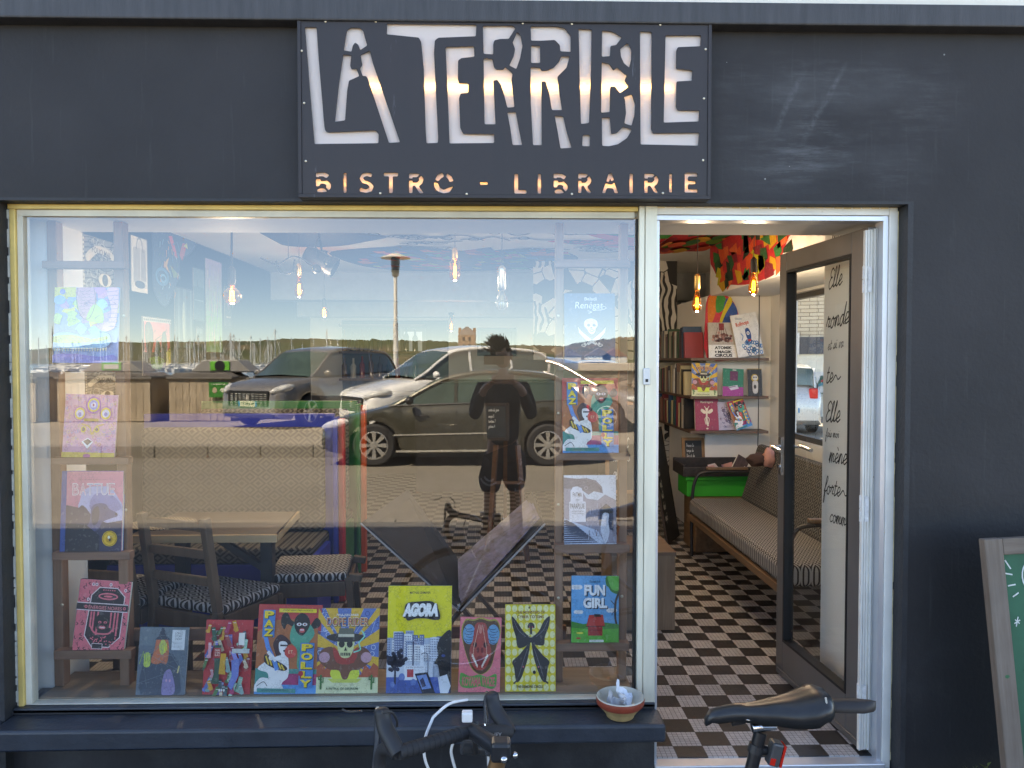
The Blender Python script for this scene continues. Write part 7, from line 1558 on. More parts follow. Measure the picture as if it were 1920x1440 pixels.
car("parked_car", "silver-brown estate car parked to the right of the white car", (0.42, 0.37, 0.34), 4.4, 1.80, 1.54, HATCH_TOP, [(a, b + 0.08) for a, b in HATCH_ROOF], 2.65, 0.86, 0.33, (m3.x + 0.1, m3.y - 0.6, ZQ), hd_(.9, .42), spokes=6, group="cars parked across the street")
m4 = MIR(1150, 690, 30)
car("parked_car", "small white car far off behind the stone wall", (0.7, 0.7, 0.7), 4.1, 1.75, 1.5, HATCH_TOP, HATCH_ROOF, 2.5, 0.8, 0.31, (m4.x, m4.y, ZQ), hd_(1, .1), spokes=6, group="cars parked across the street")
# lamp post
lp = MIR(742, 700, 25)
lamp = thing("street_lamp", "slender white street lamp with a flat disc hood beyond the parked cars", "street lamp", (lp.x, lp.y, ZQ)); hh = MIR(742, 474, 25).z - ZQ
m_lampw = pm("white_lamp_paint", (0.75, 0.74, 0.68), 0.4)
MB().tube([(0, 0, 0), (0, 0, hh * .55), (0, 0, hh * .551), (0, 0, hh - 0.75)], [0.085, 0.075, 0.06, 0.055], 12).build("pole", m_lampw, lamp, smooth=True)
MB().lathe([(0.06, hh - 0.75), (0.11, hh - 0.7), (0.14, hh - 0.35), (0.14, hh - 0.12), (0.0005, hh - 0.1)], 16).build("lantern", pm("lantern_glass", (0.10, 0.12, 0.11), 0.2), lamp, smooth=True)
MB().lathe([(0.0005, hh), (0.12, hh - 0.02), (0.30, hh - 0.09), (0.46, hh - 0.15), (0.46, hh - 0.17), (0.0005, hh - 0.13)], 24).build("hood", m_lampw, lamp, smooth=True)
# timber bin shelters and bins
m_tim = wood("weathered_timber", (0.38, 0.30, 0.21), (0.55, 0.46, 0.34), 0.8, 2, axis=2); m_cap = pm("shelter_cap", (0.17, 0.155, 0.14), 0.7, var=0.2)
def shelter(label, px0, px1, d):
    a, b = MIR(px0, 760, d), MIR(px1, 760, d); W_ = b.x - a.x; H_ = 1.02
    root = thing("bin_shelter", label, "bin shelter", (a.x, a.y, ZQ), group="timber bin shelters across the street")
    w = MB(); n = max(4, int(W_ / 0.16))
    for i in range(n): w.box(i * W_ / n + 0.004, -0.03 + rnd.uniform(0, .006), 0.02, (i + 1) * W_ / n - 0.004, 0, H_)
    for s_ in (0, 1):
        for i in range(7): w.box(s_ * (W_ - 0.03), -1.2 + i * 0.165, 0.02, s_ * (W_ - .03) + 0.03, -1.2 + i * 0.165 + 0.158, H_)
    w.build("plank_wall", m_tim, root)
    w = MB(); w.box(-0.05, -1.28, H_ + 0.001, W_ + 0.05, 0.05, H_ + 0.06); w.prism([(0.0, H_ + 0.061), (W_, H_ + 0.061), (W_ - .14, H_ + 0.15), (0.14, H_ + 0.15)], -1.2, -0.02, 'y'); w.build("cap", m_cap, root, bevel=0.01); return a, W_
shelter("timber bin shelter nearest the grey sport utility car", 316, 432, 19.2); shelter("wide timber bin shelter in the middle of the reflected row, behind the left ladder", 106, 281, 19.0); shelter("timber bin shelter at the far left end of the reflected row", 30, 66, 18.8)
def bin_(label, px, py0, py1, d, flap, hole):
    a = MIR(px, 690, d); z1 = MIR(px, py0, d).z; root = thing("recycling_bin", label, "recycling bin", (a.x, a.y - .6, ZQ))
    MB().prism([(-0.75, 1.18), (0.75, 1.18), (0.42, z1 - ZQ + .02), (-0.42, z1 - ZQ + .02)], -0.45, 0.45, 'y').build("bin_body", pm("grey_bin_plastic", (0.30, 0.29, 0.27), 0.6, var=0.1), root, bevel=0.03)
    MB().box(-0.24, 0.4502, 1.22, 0.24, 0.475, z1 - ZQ - 0.02).build("flap", pm(label[:12], flap, 0.5), root, bevel=0.02)
    if hole: M = Matrix.Translation((0, 0.476, (1.22 + z1 - ZQ - .02) / 2)) @ Matrix.Rotation(R(-90), 4, 'X'); MB().lathe([(0.0005, 0.01), (0.12, 0.01), (0.13, 0)], 20, M).build("opening", m_blk, root)
    else: MB().box(-0.18, 0.4752, 1.26, 0.18, 0.485, z1 - ZQ - 0.07).build("opening", pm("white_flap", (0.6, 0.58, 0.55), 0.5), root)
    return root
bin_("grey recycling bin with a green flap and round hole", 408, 676, 700, 19.6, (0.12, 0.45, 0.05), True); bin_("grey recycling bin with a yellow-edged white flap", 203, 678, 700, 19.6, (0.75, 0.55, 0.08), False)
pst = MIR(409, 750, 19.16); A = Art(0.46, 0.36, (0, 0, 100, 80), step=0.002); A.rect(0, 0, 100, 80, '#3f8a3c'); A.disc(28, 42, 14, 12, '#d8e0c8'); A.disc(70, 42, 12, 16, '#c8b89a'); A.rect(14, 8, 86, 12, '#d8e0c8')
rt = thing("notice_board", "green notice panel with pale emblems on the timber shelter beside the grey car", "notice", (pst.x + 0.25, pst.y + 0.04, 0.62), (0, 0, R(180))); A.build("notice_print", rt); MB().box(0, 0.0005, 0, 0.46, 0.02, 0.36).build("backing", pm("green_board", (0.03, 0.2, 0.04), 0.5), rt)
# stone wall to the right
def stone():
    m, nt, b = newmat("rubble_stone"); v = coords(nt, (1, 1, 1.5)); vo = nt.nodes.new("ShaderNodeTexVoronoi"); vo.inputs['Scale'].default_value = 3.2; nt.links.new(v, vo.inputs['Vector'])
    ve = nt.nodes.new("ShaderNodeTexVoronoi"); ve.feature = 'DISTANCE_TO_EDGE'; ve.inputs['Scale'].default_value = 3.2; nt.links.new(v, ve.inputs['Vector'])
    s_ = nt.nodes.new("ShaderNodeSeparateColor"); nt.links.new(vo.outputs['Color'], s_.inputs[0])
    cc = mixc(nt, s_.outputs[0], (0.22, 0.17, 0.12, 1), (0.42, 0.34, 0.26, 1)); cc = mixc(nt, MA(nt, 'LESS_THAN', ve.outputs['Distance'], 0.05), cc, (0.12, 0.10, 0.08, 1)); nt.links.new(cc, b.inputs['Base Color']); b.inputs['Roughness'].default_value = 0.9
    bp = nt.nodes.new("ShaderNodeBump"); bp.inputs['Distance'].default_value = 0.05; nt.links.new(ve.outputs['Distance'], bp.inputs['Height']); nt.links.new(bp.outputs[0], b.inputs['Normal']); return m
sa = MIR(1091, 700, 16.5)
sw2 = thing("stone_wall", "rubble stone wall with pale coping at the right of the reflection", "wall", (sa.x + 3, sa.y, ZQ)); w = MB(); w.box(sa.x, sa.y - 0.4, -0.3, sa.x + 9, sa.y, 1.28); w.build("masonry", stone(), sw2, world=True); MB().box(sa.x - 0.03, sa.y - 0.45, 1.281, sa.x + 9, sa.y + 0.05, 1.45).build("coping", pm("pale_coping", (0.5, 0.44, 0.34), 0.8, var=0.15, scale=8), sw2, world=True, bevel=0.02)
# harbour: water, far shore, boats
m, nt, b = newmat("harbour_water"); b.inputs['Base Color'].default_value = (0.02, 0.045, 0.07, 1); b.inputs['Roughness'].default_value = 0.12
bp = nt.nodes.new("ShaderNodeBump"); bp.inputs['Distance'].default_value = 0.3; bp.inputs['Strength'].default_value = 0.6; nt.links.new(noise(nt, coords(nt), 0.8, 4), bp.inputs['Height']); nt.links.new(bp.outputs[0], b.inputs['Normal'])
g = MB(); g.quad((-2500, -3500, -2.4), (2500, -3500, -2.4), (2500, -75.02, -2.4), (-2500, -75.02, -2.4)); tag(g.build("water", m), kind='structure')
hm, nt, b = newmat("far_shore_scrub"); v = coords(nt, (1, 1, 1)); n1 = noise(nt, v, 0.03, 6, 0.7); n2 = noise(nt, v, 0.006, 3)
cc = mixc(nt, ramp(nt, n1, 0.4, 0.6), (0.05, 0.065, 0.025, 1), (0.17, 0.125, 0.07, 1)); cc = mixc(nt, ramp(nt, n2, 0.45, 0.6), cc, (0.09, 0.10, 0.04, 1)); nt.links.new(cc, b.inputs['Base Color']); b.inputs['Roughness'].default_value = 0.95
from mathutils import noise as mn
prof = [(-2600, 8), (-1200, 9), (-560, 12), (-420, 22), (-300, 24), (-240, 27), (-60, 24), (20, 20), (90, 18), (120, 26), (200, 32), (900, 36), (2600, 20)]
w = MB(); nx, ny = 900, 8; vs = []
for j in range(ny):
    for i in range(nx):
        x = -1500 + 3000 * i / (nx - 1); t_ = j / (ny - 1); y = -760 - 500 * t_ + 30 * mn.noise(Vector((x * .01, 0, 3)))
        h = interp(prof, x) * min(1, t_ * 4) * (1 + 0.05 * t_)
        h += (2.4 * mn.noise(Vector((x * .02, y * .02, 0))) + 3.0 * abs(mn.noise(Vector((x * .13, y * .05, 5)))) + 1.6 * mn.noise(Vector((x * .5, y * .2, 9)))) * min(1, t_ * 4)
        vs.append((x, y, -3 + h + (0.5 if j else -1)))
w.add(vs, [(j * nx + i, j * nx + i + 1, (j + 1) * nx + i + 1, (j + 1) * nx + i) for j in range(ny - 1) for i in range(nx - 1)]); tag(w.build("hills", hm, smooth=True, angle=90), kind='structure')
m_hull = pm("white_hull", (0.8, 0.8, 0.78), 0.3); m_mast = pm("pale_mast", (0.78, 0.76, 0.7), 0.3, metal=0.2)
def boat(loc, L_, Hm, rz, hullm, lab):
    root = thing("sailing_boat", lab, "sailing boat", loc, (0, 0, rz), "sailing boats moored in the harbour")
    w = MB(); st = []
    for i in range(9):
        u = i / 8; hw_ = L_ * .15 * math.sin(math.pi * min(1, u * .75 + .25)) if u < 1 else 0.02; st.append((L_ * (u - .5), max(0.02, hw_ * (1 - u ** 3)), 0.9 + 0.3 * u * u))
    vs = []
    for x, h_, z in st: vs += [(x, 0, -0.4), (x, h_ * .8, 0), (x, h_, z), (x, 0, z + 0.05), (x, -h_, z), (x, -h_ * .8, 0)]
    fs = [(i * 6 + k, i * 6 + (k + 1) % 6, (i + 1) * 6 + (k + 1) % 6, (i + 1) * 6 + k) for i in range(8) for k in range(6)]; w.add(vs, fs); w.box(-L_ * .2, -L_ * .07, .9, L_ * .15, L_ * .07, 1.45)
    w.build("hull", hullm, root)
    w = MB(); w.tube([(L_ * .08, 0, 1), (L_ * .08, 0, Hm)], 0.12, 6); w.tube([(L_ * .08, 0, 2), (-L_ * .35, 0, 1.9)], 0.14, 6); w.tube([(L_ * .5, 0, 1.2), (L_ * .08, 0, Hm)], 0.03, 4); w.tube([(-L_ * .5, 0, 1.2), (L_ * .08, 0, Hm)], 0.03, 4); w.build("mast", m_mast, root); return root
proto = boat((-60, -260, -2.4), 9, 11, 0.3, m_hull, "white sailing boat moored among the others in the reflected harbour")
for i in range(96):
    o = copy_tree(proto); d = rnd.uniform(215, 430); px = rnd.choice([rnd.uniform(60, 660), rnd.uniform(230, 560)]); q = MIR(px, 680, d)
    o.location = (q.x, q.y, -2.4); o.rotation_euler.z = rnd.uniform(0, 6.28); s_ = rnd.uniform(.75, 1.2); o.scale = (s_, s_, s_)
# the tower by the harbour
tq = MIR(876, 690, 300); tw = thing("harbour_tower", "square brown stone tower with steep roof and chimneys above the white car", "tower", (tq.x, tq.y, -2.4)); S = 32 / 1490 * 300; hT = (674 - 628) / 1490 * 300 + 4
m_ts = pm("orange_tower_stone", (0.42, 0.27, 0.17), 0.85, var=0.2, scale=0.6); m_slt = pm("tower_slate", (0.20, 0.17, 0.15), 0.7, var=0.15, scale=0.8)
MB().box(-S / 2, -S / 2, 0, S / 2, S / 2, hT).build("tower_wall", m_ts, tw)
MB().lathe([(S * .707, hT), (S * .36, hT + 2.2), (0.001, hT + 3.3)], 4, Matrix.Rotation(R(45), 4, 'Z')).build("roof", m_slt, tw)
for s_ in (-1, 1): MB().box(s_ * S * .42 - .55, -0.9, hT - .5, s_ * S * .42 + .55, 0.9, hT + 2.6).build("chimney", m_ts, tw)
for i in range(2):
    for j in range(3): MB().box(-1.5 + i * 2.2, S / 2 + 0.02, hT - 2.2 - j * 2.6, -0.8 + i * 2.2, S / 2 + 0.1, hT - 0.9 - j * 2.6).build("window", m_blk, tw)
for i, (px, lab) in enumerate(((1120, "grey-roofed house on the far shore beside the white car's roof"), (1150, "small pale house with brown roof at the far right of the shore"), (1065, "brown-roofed house half hidden behind the silver-brown estate car"))):
    q = MIR(px, 680, 230); hs = thing("far_house", lab, "house", (q.x, q.y, -1.5)); MB().box(-3.5, -3, 0, 3.5, 3, 4).build("wall", m_render, hs); MB().prism([(-3.8, 4), (3.8, 4), (0, 6.4)], -3.2, 3.2, 'y').build("roof", m_slt if i != 1 else pm("brown_roof", (0.25, 0.13, 0.08), 0.8), hs); MB().box(-0.6, 3.001, 1, 0.6, 3.05, 2.2).build("window", m_blk, hs)

# ================================================================ the side street (seen through the side window)
bq = P(1500, 680, 20.5); yaw_ = R(-24)
bank = thing("bank_building", "cream bank with thin brick courses and a dark band, seen through the side window", "building", (bq.x, bq.y, ZR), (0, 0, yaw_))
def brickm():
    m, nt, b = newmat("pale_thin_brick"); br = nt.nodes.new("ShaderNodeTexBrick"); br.inputs['Scale'].default_value = 1.0; br.inputs['Brick Width'].default_value = 0.5; br.inputs['Row Height'].default_value = 0.11; br.inputs['Mortar Size'].default_value = 0.012
    mp = nt.nodes.new("ShaderNodeMapping"); mp.inputs['Rotation'].default_value = (R(90), 0, 0); tc = nt.nodes.new("ShaderNodeTexCoord"); nt.links.new(tc.outputs['Object'], mp.inputs[0]); nt.links.new(mp.outputs[0], br.inputs[0])
    br.inputs['Color1'].default_value = (0.58, 0.50, 0.38, 1); br.inputs['Color2'].default_value = (0.50, 0.42, 0.31, 1); br.inputs['Mortar'].default_value = (0.22, 0.17, 0.12, 1); nt.links.new(br.outputs[0], b.inputs['Base Color']); b.inputs['Roughness'].default_value = 0.85; return m
zb1, zb0 = P(1500, 632, bq.y).z - ZR, P(1500, 664, bq.y).z - ZR
MB().box(-7, 0, zb1, 9, 5, 9).build("brick_wall", brickm(), bank); MB().box(-7, 0.0, 0, 9, 5, zb0).build("render_wall", m_render, bank)
MB().box(-7, -0.06, zb0 + .001, 9, 5, zb1 - .001).build("dark_band", pm("dark_band", (0.06, 0.065, 0.08), 0.6, var=0.4, scale=5), bank)
s0, s1 = P(1462, 650, bq.y).x - bq.x, P(1499, 650, bq.y).x - bq.x
def bank_sign(x0, x1, z0, z1, small):
    A = Art(x1 - x0, z1 - z0, (0, 0, 100, 80), step=0.004); A.rect(0, 0, 100, 80, '#dcdcdc')
    A.line(path([(38, 22), (18, 30), (12, 48), (26, 60), (50, 56)]), 9, '#2a8aa0'); A.line([(40, 64), (62, 18)], 10, '#1f5a50'); A.line([(62, 18), (76, 62)], 10, '#1f5a50'); A.line([(30, 50), (84, 34)], 8, '#2a8aa0'); A.line([(62, 30), (88, 16)], 6, '#c83a4a'); A.rect(12, 68, 86, 73, '#1f5a50')
    A.build("logo_sign", bank, Matrix.Translation((x0, -0.08, z0))); MB().box(x0, -0.079, z0, x1, -0.061, z1).build("sign_panel", m_framew, bank)
bank_sign(s0, s1, zb0 - 0.02, zb1 + 0.12, True)
t0, t1 = P(1508, 720, bq.y).x - bq.x, P(1556, 720, bq.y).x - bq.x; bank_sign(t0, t1, P(1500, 742, bq.y).z - ZR, P(1500, 697, bq.y).z - ZR, False)
w0, w1 = P(1458, 700, bq.y).x - bq.x, P(1493, 700, bq.y).x - bq.x; wz0, wz1 = P(1500, 722, bq.y).z - ZR, P(1500, 674, bq.y).z - ZR
wn2 = MB().box(w0, -0.03, wz0, w1, 0.01, wz1).build("window", pm("dark_window_frame", (0.06, 0.06, 0.06), 0.5), bank); MB().box(w0 + 0.08, -0.04, wz0 + 0.08, w1 - 0.08, -0.031, wz1 - 0.08).build("pane", pm("teal_pane", (0.18, 0.34, 0.33), 0.15), wn2)
cq = P(1497, 790, 14.6)
car("parked_car", "silver people carrier seen from behind in the side street through the side window", (0.42, 0.44, 0.46), 4.3, 1.72, 1.62, SUV_TOP, [(a, b - 0.04 if a < .9 else b) for a, b in SUV_ROOF[:-2]] + [(.97, 1.50), (.99, 1.12)], 2.6, 0.85, 0.31, (cq.x, cq.y + 2.1, ZR + 0.006), hd_(0.12, 1), plate="CV-248-NB", tail='plate', spokes=6)
for s_ in (1,):
    pass
# ================================================================ bowl on the ledge
bq_ = P(1163, 1330, -0.1)
bz = ZLT - 0.015 + 0.0005
by = -0.098
bx = P(1163, 1310, by).x
bowl = thing("earthenware_bowl", "ochre earthenware bowl with a brick-red rim band standing on the window ledge", "bowl", (bx, by, bz))
def lathe_part(n, prof, m, par, seg=40): return MB().lathe(prof, seg).build(n, m, par, smooth=True, angle=50)
k = 0.0865 / 0.088
lathe_part("bowl_body", [(0.0005, 0.003), (0.045, 0.0), (0.05, 0.004), (0.052, 0.012), (0.066, 0.030), (0.079, 0.044)], pm("ochre_stoneware", (0.46, 0.31, 0.14), 0.45, var=0.2, scale=30, bump=0.001), bowl)
lathe_part("rim_band", [(0.079, 0.044), (0.0865, 0.052), (0.0885, 0.066), (0.087, 0.074)], pm("brick_red_glaze", (0.30, 0.055, 0.03), 0.35, var=0.15, scale=20), bowl)
lathe_part("bowl_inside", [(0.087, 0.074), (0.085, 0.078), (0.0815, 0.075), (0.075, 0.055), (0.05, 0.022), (0.0005, 0.014)], pm("cream_glaze", (0.55, 0.50, 0.40), 0.3, var=0.12, scale=14), bowl)
def crumple(name, label, c, s, seed, mat, cat):
    r = random.Random(seed); w = MB(); n = 7; vs = []
    for j in range(n):
        for i in range(n):
            u, v = i / (n - 1) - .5, j / (n - 1) - .5; vs.append((u * s + r.uniform(-.006, .006), v * s + r.uniform(-.006, .006), abs(u) * s * .5 + r.uniform(-.008, .008) + (0.03 if v > .2 else 0)))
    w.add([Vector(c) + Euler((R(25), R(-12), R(seed * 31))).to_matrix() @ Vector(p) for p in vs], [(j * n + i, j * n + i + 1, (j + 1) * n + i + 1, (j + 1) * n + i) for j in range(n - 1) for i in range(n - 1)])
    o = w.build(name, mat); md = o.modifiers.new("t", 'SOLIDIFY'); md.thickness = 0.0008; tag(o, label, cat)
crumple("paper_tissue", "crumpled white paper tissue with an orange stain in the earthenware bowl", (bx + 0.008, by + 0.012, bz + 0.05), 0.085, 3, pm("tissue_paper", (0.80, 0.82, 0.86), 0.8, var=0.05, wear=((0.75, 0.35, 0.15), 16, 0.64)), "tissue")
crumple("plastic_wrapper", "greyish translucent wrapper crumpled beside the tissue in the bowl", (bx - 0.02, by - 0.01, bz + 0.038), 0.07, 5, pm("thin_wrapper", (0.55, 0.55, 0.58), 0.2, var=0.2), "wrapper")

# ================================================================ the racing bicycle leaning in front of the window
m_tape = pm("black_bar_tape", (0.018, 0.018, 0.02), 0.75, var=0.3, scale=60, bump=0.001)
m_hood = pm("black_rubber_hood", (0.02, 0.02, 0.022), 0.55); m_steel = pm("polished_steel", (0.7, 0.7, 0.72), 0.16, metal=1.0); m_frame = pm("black_frame_paint", (0.02, 0.022, 0.026), 0.25, coat=1.0)
BYD = 1.78                                       # distance of the bicycle's plane from the camera
def B(px, py, dd=0.0): return P(px, py, CAM.y + BYD + dd)
bike = thing("racing_bicycle", "black racing bicycle with taped drop bars and red rear light, parked before the shop window", "bicycle", (0.15, CAM.y + BYD, ZP))
def tube(n, pts, r, m, par=bike, seg=12, **k): return MB().tube(pts, r, seg, **k).build(n, m, par, world=True, smooth=True, angle=60)
yb = CAM.y + BYD
FW = Vector((-0.6, 0.8, 0)); BD = Vector((0.8, 0.6, 0))   # the bars are turned towards the window
cbar = B(884, 1370, 0.0); near = cbar - BD * 0.19 + Vector((0, 0, 0.008)); far = cbar + BD * 0.11 + Vector((0, 0, -0.035))
st = cbar - FW * 0.10 + Vector((0.006, 0, -0.004))
sdir_ = (Vector((0.0, 0, -1)) + Vector((-0.26, 0, 0))).normalized()
head_b = st + sdir_ * 0.22
tube("head_tube", [st + sdir_ * 0.045, head_b], 0.02, m_frame); tube("steerer_spacers", [st - sdir_ * 0.0, st + sdir_ * 0.046], 0.0185, pm("bronze_spacer", (0.30, 0.17, 0.08), 0.3, metal=0.7))
tube("stem", [st, cbar], [0.019, 0.0175], pm("stem_black", (0.03, 0.032, 0.036), 0.35, metal=0.4))
w = MB(); w.box(st.x - 0.022, st.y - 0.022, st.z - 0.022, st.x + 0.022, st.y + 0.022, st.z + 0.022); w.build("stem_clamp", pm("stem_black", (0.03, 0.032, 0.036), 0.35, metal=0.4), bike, world=True, bevel=0.008)
w = MB(); w.ball(st + Vector((0.03, -0.01, -0.008)), 0.007); w.ball(st + Vector((0.006, -0.024, -0.01)), 0.008); w.build("clamp_bolt", m_steel, bike, world=True, smooth=True)
tube("handlebar", [near, near.lerp(cbar, .85), near.lerp(cbar, .86), cbar.lerp(far, .22), cbar.lerp(far, .23), far], [0.0150, 0.0152, 0.0135, 0.0135, 0.0150, 0.0150], m_tape)
w = MB()
for i in range(11):
    t_ = i / 10; a = near.lerp(cbar, 0.08 + t_ * .72); w.tube([a, a + BD * 0.0025], 0.0158, 16)
w.build("tape_ridges", m_tape, bike, world=True, smooth=True)
def drop(c):
    v = lambda f, z: c + FW * f + Vector((0, 0, z))
    tube("bar_drop", path([v(-.0, 0), v(.03, -.003), v(.068, -.02), v(.082, -.06), v(.065, -.105), v(.015, -.128), v(-.05, -.13)], 4), 0.0138, m_tape)
    tube("brake_hood", path([v(-.002, -.004), v(.022, .012), v(.050, .028), v(.066, .050), v(.070, .072)], 4), [0.016, 0.017, 0.0175, 0.018, 0.018, 0.018, 0.0185, 0.0185, 0.0185, 0.018, 0.018, 0.0175, 0.017, 0.017, 0.0165, 0.015, 0.009], m_hood, seg=14)
    tube("brake_lever", path([v(.086, .064), v(.094, .040), v(.094, -.01), v(.108, -.085)], 4), [0.0055] * 12 + [0.003], m_steel, seg=8, flat=1.5)
drop(near); drop(far)
m_cablew = pm("white_cable", (0.75, 0.75, 0.74), 0.35); m_cableb = m_blk
tube("brake_cable", path([B(876, 1312, 0.12), B(842, 1320, 0.06), B(812, 1345, 0.03)], 6), 0.0033, m_cablew); tube("brake_cable", path([B(812, 1345, 0.03), B(795, 1395, 0.0), B(805, 1445, 0.0), B(850, 1500, 0.05)], 6), 0.0033, m_cablew)
tube("brake_cable", path([B(853, 1385, 0.02), B(846, 1410, 0.02), B(856, 1450, 0.03)], 6), 0.0033, m_cablew); tube("gear_cable", path([B(915, 1410, 0.05), B(916, 1450, 0.05)], 4), 0.003, m_cablew)
tube("gear_cable", path([B(716, 1336, -0.12), B(735, 1336, -0.1), B(744, 1352, -0.09), B(744, 1362, -0.08)], 5), 0.0028, m_cableb); tube("gear_cable", path([B(678, 1333, -0.12), B(655, 1335, -0.1), B(642, 1330, -0.09)], 5), 0.0022, m_cableb)
# front light / computer strapped under the bar
tube("front_light", [B(866, 1400, 0.03), B(925, 1405, 0.05)], 0.0165, pm("light_body", (0.05, 0.052, 0.055), 0.25), seg=14)
tube("light_strap", path([B(893, 1352, 0.02), B(891, 1390, 0.005), B(893, 1412, 0.02)], 5), 0.0065, m_hood); tube("light_strap", path([B(908, 1357, 0.02), B(912, 1395, 0.01), B(912, 1414, 0.02)], 5), 0.003, m_steel)
w = MB(); w.box(*(B(876, 1352, 0.0) - Vector((0.012, 0.01, 0.0))), *(B(876, 1352, 0.0) + Vector((0.012, 0.012, 0.022)))); w.build("light_bracket", m_cablew, bike, world=True, bevel=0.003)
A = Art(0.075, 0.022, (0, 0, 100, 30), step=0.0003); A.text("RITCHEY", 4, 4, 96, 26, '#9a9ca0', bold=0.02)
sp_a, sp_b = B(903, 1366, 0.04), B(943, 1376, 0.015); M = Matrix.Translation(sp_a + Vector((-0.004, -0.021, -0.012))) @ Matrix.Rotation(math.atan2(sp_b.z - sp_a.z, sp_b.x - sp_a.x), 4, 'Y').inverted() @ Matrix.Diagonal((0.7, 1, 0.7, 1))
A.build("stem_lettering", bike, M, world=True)
# saddle, post, guard
sd0, sd1 = B(1322, 1338), B(1549, 1325)
Ls = sd1.x - sd0.x
def saddle_mesh():
    n = 22; k = 14; vs = []; fs = []
    for i in range(n):
        u = i / (n - 1); hw_ = interp([(0, .008), (.04, .017), (.15, .020), (.35, .025), (.55, .038), (.75, .060), (.88, .070), (.96, .066), (1, .050)], u)
        zt = interp([(0, -0.012), (.05, .006), (.2, .016), (.45, .022), (.7, .034), (.9, .052), (1, .046)], u); drop_ = interp([(0, .018), (.1, .030), (.3, .034), (.6, .048), (.85, .060), (1, .038)], u)
        for j in range(k):
            a = math.pi * j / (k - 1); y = -hw_ * math.cos(a) * (1.0 if 0 < j < k - 1 else 0.93); s_ = max(0.0, math.sin(a))
            z = zt - drop_ * (1 - s_ ** 0.55) - (0.004 * math.exp(-(y / 0.012) ** 2) if u > .3 else 0)
            vs.append((sd0.x + u * Ls, sd0.y + y + 0.0, sd0.z + 0.004 + z))
    for i in range(n - 1):
        for j in range(k - 1): a = i * k + j; fs.append((a, a + 1, a + 1 + k, a + k))
    fs.append(tuple(range(k))); fs.append(tuple((n - 1) * k + j for j in range(k))[::-1]); return vs, fs
w = MB(); w.add(*saddle_mesh()); sad = w.build("saddle", pm("saddle_leather", (0.018, 0.018, 0.019), 0.33, var=0.2, scale=30, bump=0.0006), bike, world=True, smooth=True, angle=80)
md = sad.modifiers.new("s", 'SOLIDIFY'); md.thickness = 0.006
tube("saddle_edge", path([B(1548, 1308, -0.05), B(1549, 1322, -0.05), B(1540, 1340, -0.045), B(1524, 1352, -0.04)], 5), 0.0022, pm("worn_pale_edge", (0.5, 0.48, 0.42), 0.5))
for s_ in (-1, 1): tube("saddle_rail", path([B(1372, 1340, s_ * 0.008), B(1400, 1349, s_ * 0.02), B(1455, 1355, s_ * 0.022), B(1510, 1350, s_ * 0.03)], 5), 0.0035, m_steel, seg=8)
pt = B(1426, 1362, 0.0); pb = B(1402, 1470, 0.0)
tube("seat_post", [pt + Vector((0, 0, -0.012)), pb, pb + (pb - pt).normalized() * 0.25], 0.0145, pm("post_black", (0.03, 0.03, 0.033), 0.35, metal=0.5), seg=16)
w = MB(); c = pt; w.tube([c + Vector((-0.02, 0, -0.002)), c + Vector((0.026, 0, 0.004))], 0.0125, 12); w.box(c.x - 0.004, c.y - 0.028, c.z + 0.004, c.x + 0.028, c.y + 0.028, c.z + 0.012); w.build("post_clamp", m_steel, bike, world=True, smooth=True, bevel=0.001)
tube("guard_loop", [B(1372, 1352, 0.01), B(1396, 1352, 0.01)], [0.011, 0.006], m_blk)
# ass guard: thin tapering flap behind the saddle
ga_, gb_ = B(1546, 1322), B(1642, 1325)
w = MB(); n = 12; vs = []
for i in range(n + 1):
    u = i / n; x = ga_.x - 0.03 + u * (gb_.x - ga_.x + 0.03); hw_ = interp([(0, .014), (.3, .024), (.75, .026), (.92, .016), (1, .002)], u); zc = ga_.z + 0.004 - 0.004 * u
    vs += [(x, ga_.y - hw_, zc - 0.010), (x, ga_.y - hw_ * .5, zc + 0.008), (x, ga_.y + hw_ * .5, zc + 0.008), (x, ga_.y + hw_, zc - 0.010)]
w.add(vs, [(i * 4 + j, i * 4 + j + 1, i * 4 + j + 5, i * 4 + j + 4) for i in range(n) for j in range(3)]); o = w.build("saddle_guard", pm("guard_plastic", (0.022, 0.018, 0.017), 0.6), bike, world=True, smooth=True, angle=80); md = o.modifiers.new("s", 'SOLIDIFY'); md.thickness = 0.0016
# rear light
lt = B(1452, 1412, -0.01); M = Matrix.Translation(lt) @ Matrix.Rotation(R(14), 4, 'Y')
w = MB(); w.box(-0.014, -0.016, -0.026, 0.012, 0.016, 0.028, M); rl = w.build("rear_light", pm("light_grey_body", (0.06, 0.06, 0.062), 0.35), bike, world=True, bevel=0.005)
w = MB(); w.box(0.0122, -0.0145, -0.024, 0.018, 0.0145, 0.026, M); w.box(-0.012, -0.0175, -0.022, 0.0, -0.0162, -0.006, M); w.build("red_lens", pm("red_lens", (0.55, 0.02, 0.01), 0.15), rl, world=False, bevel=0.002)
tube("light_mount", [B(1412, 1402, 0), B(1440, 1408, 0)], [0.017, 0.009], m_blk); 
q = pt.lerp(pb, .38); tube("light_band", [q + Vector((0.003, 0, 0.009)), q - Vector((0.002, 0, 0.009))], 0.0175, m_blk, seg=16)
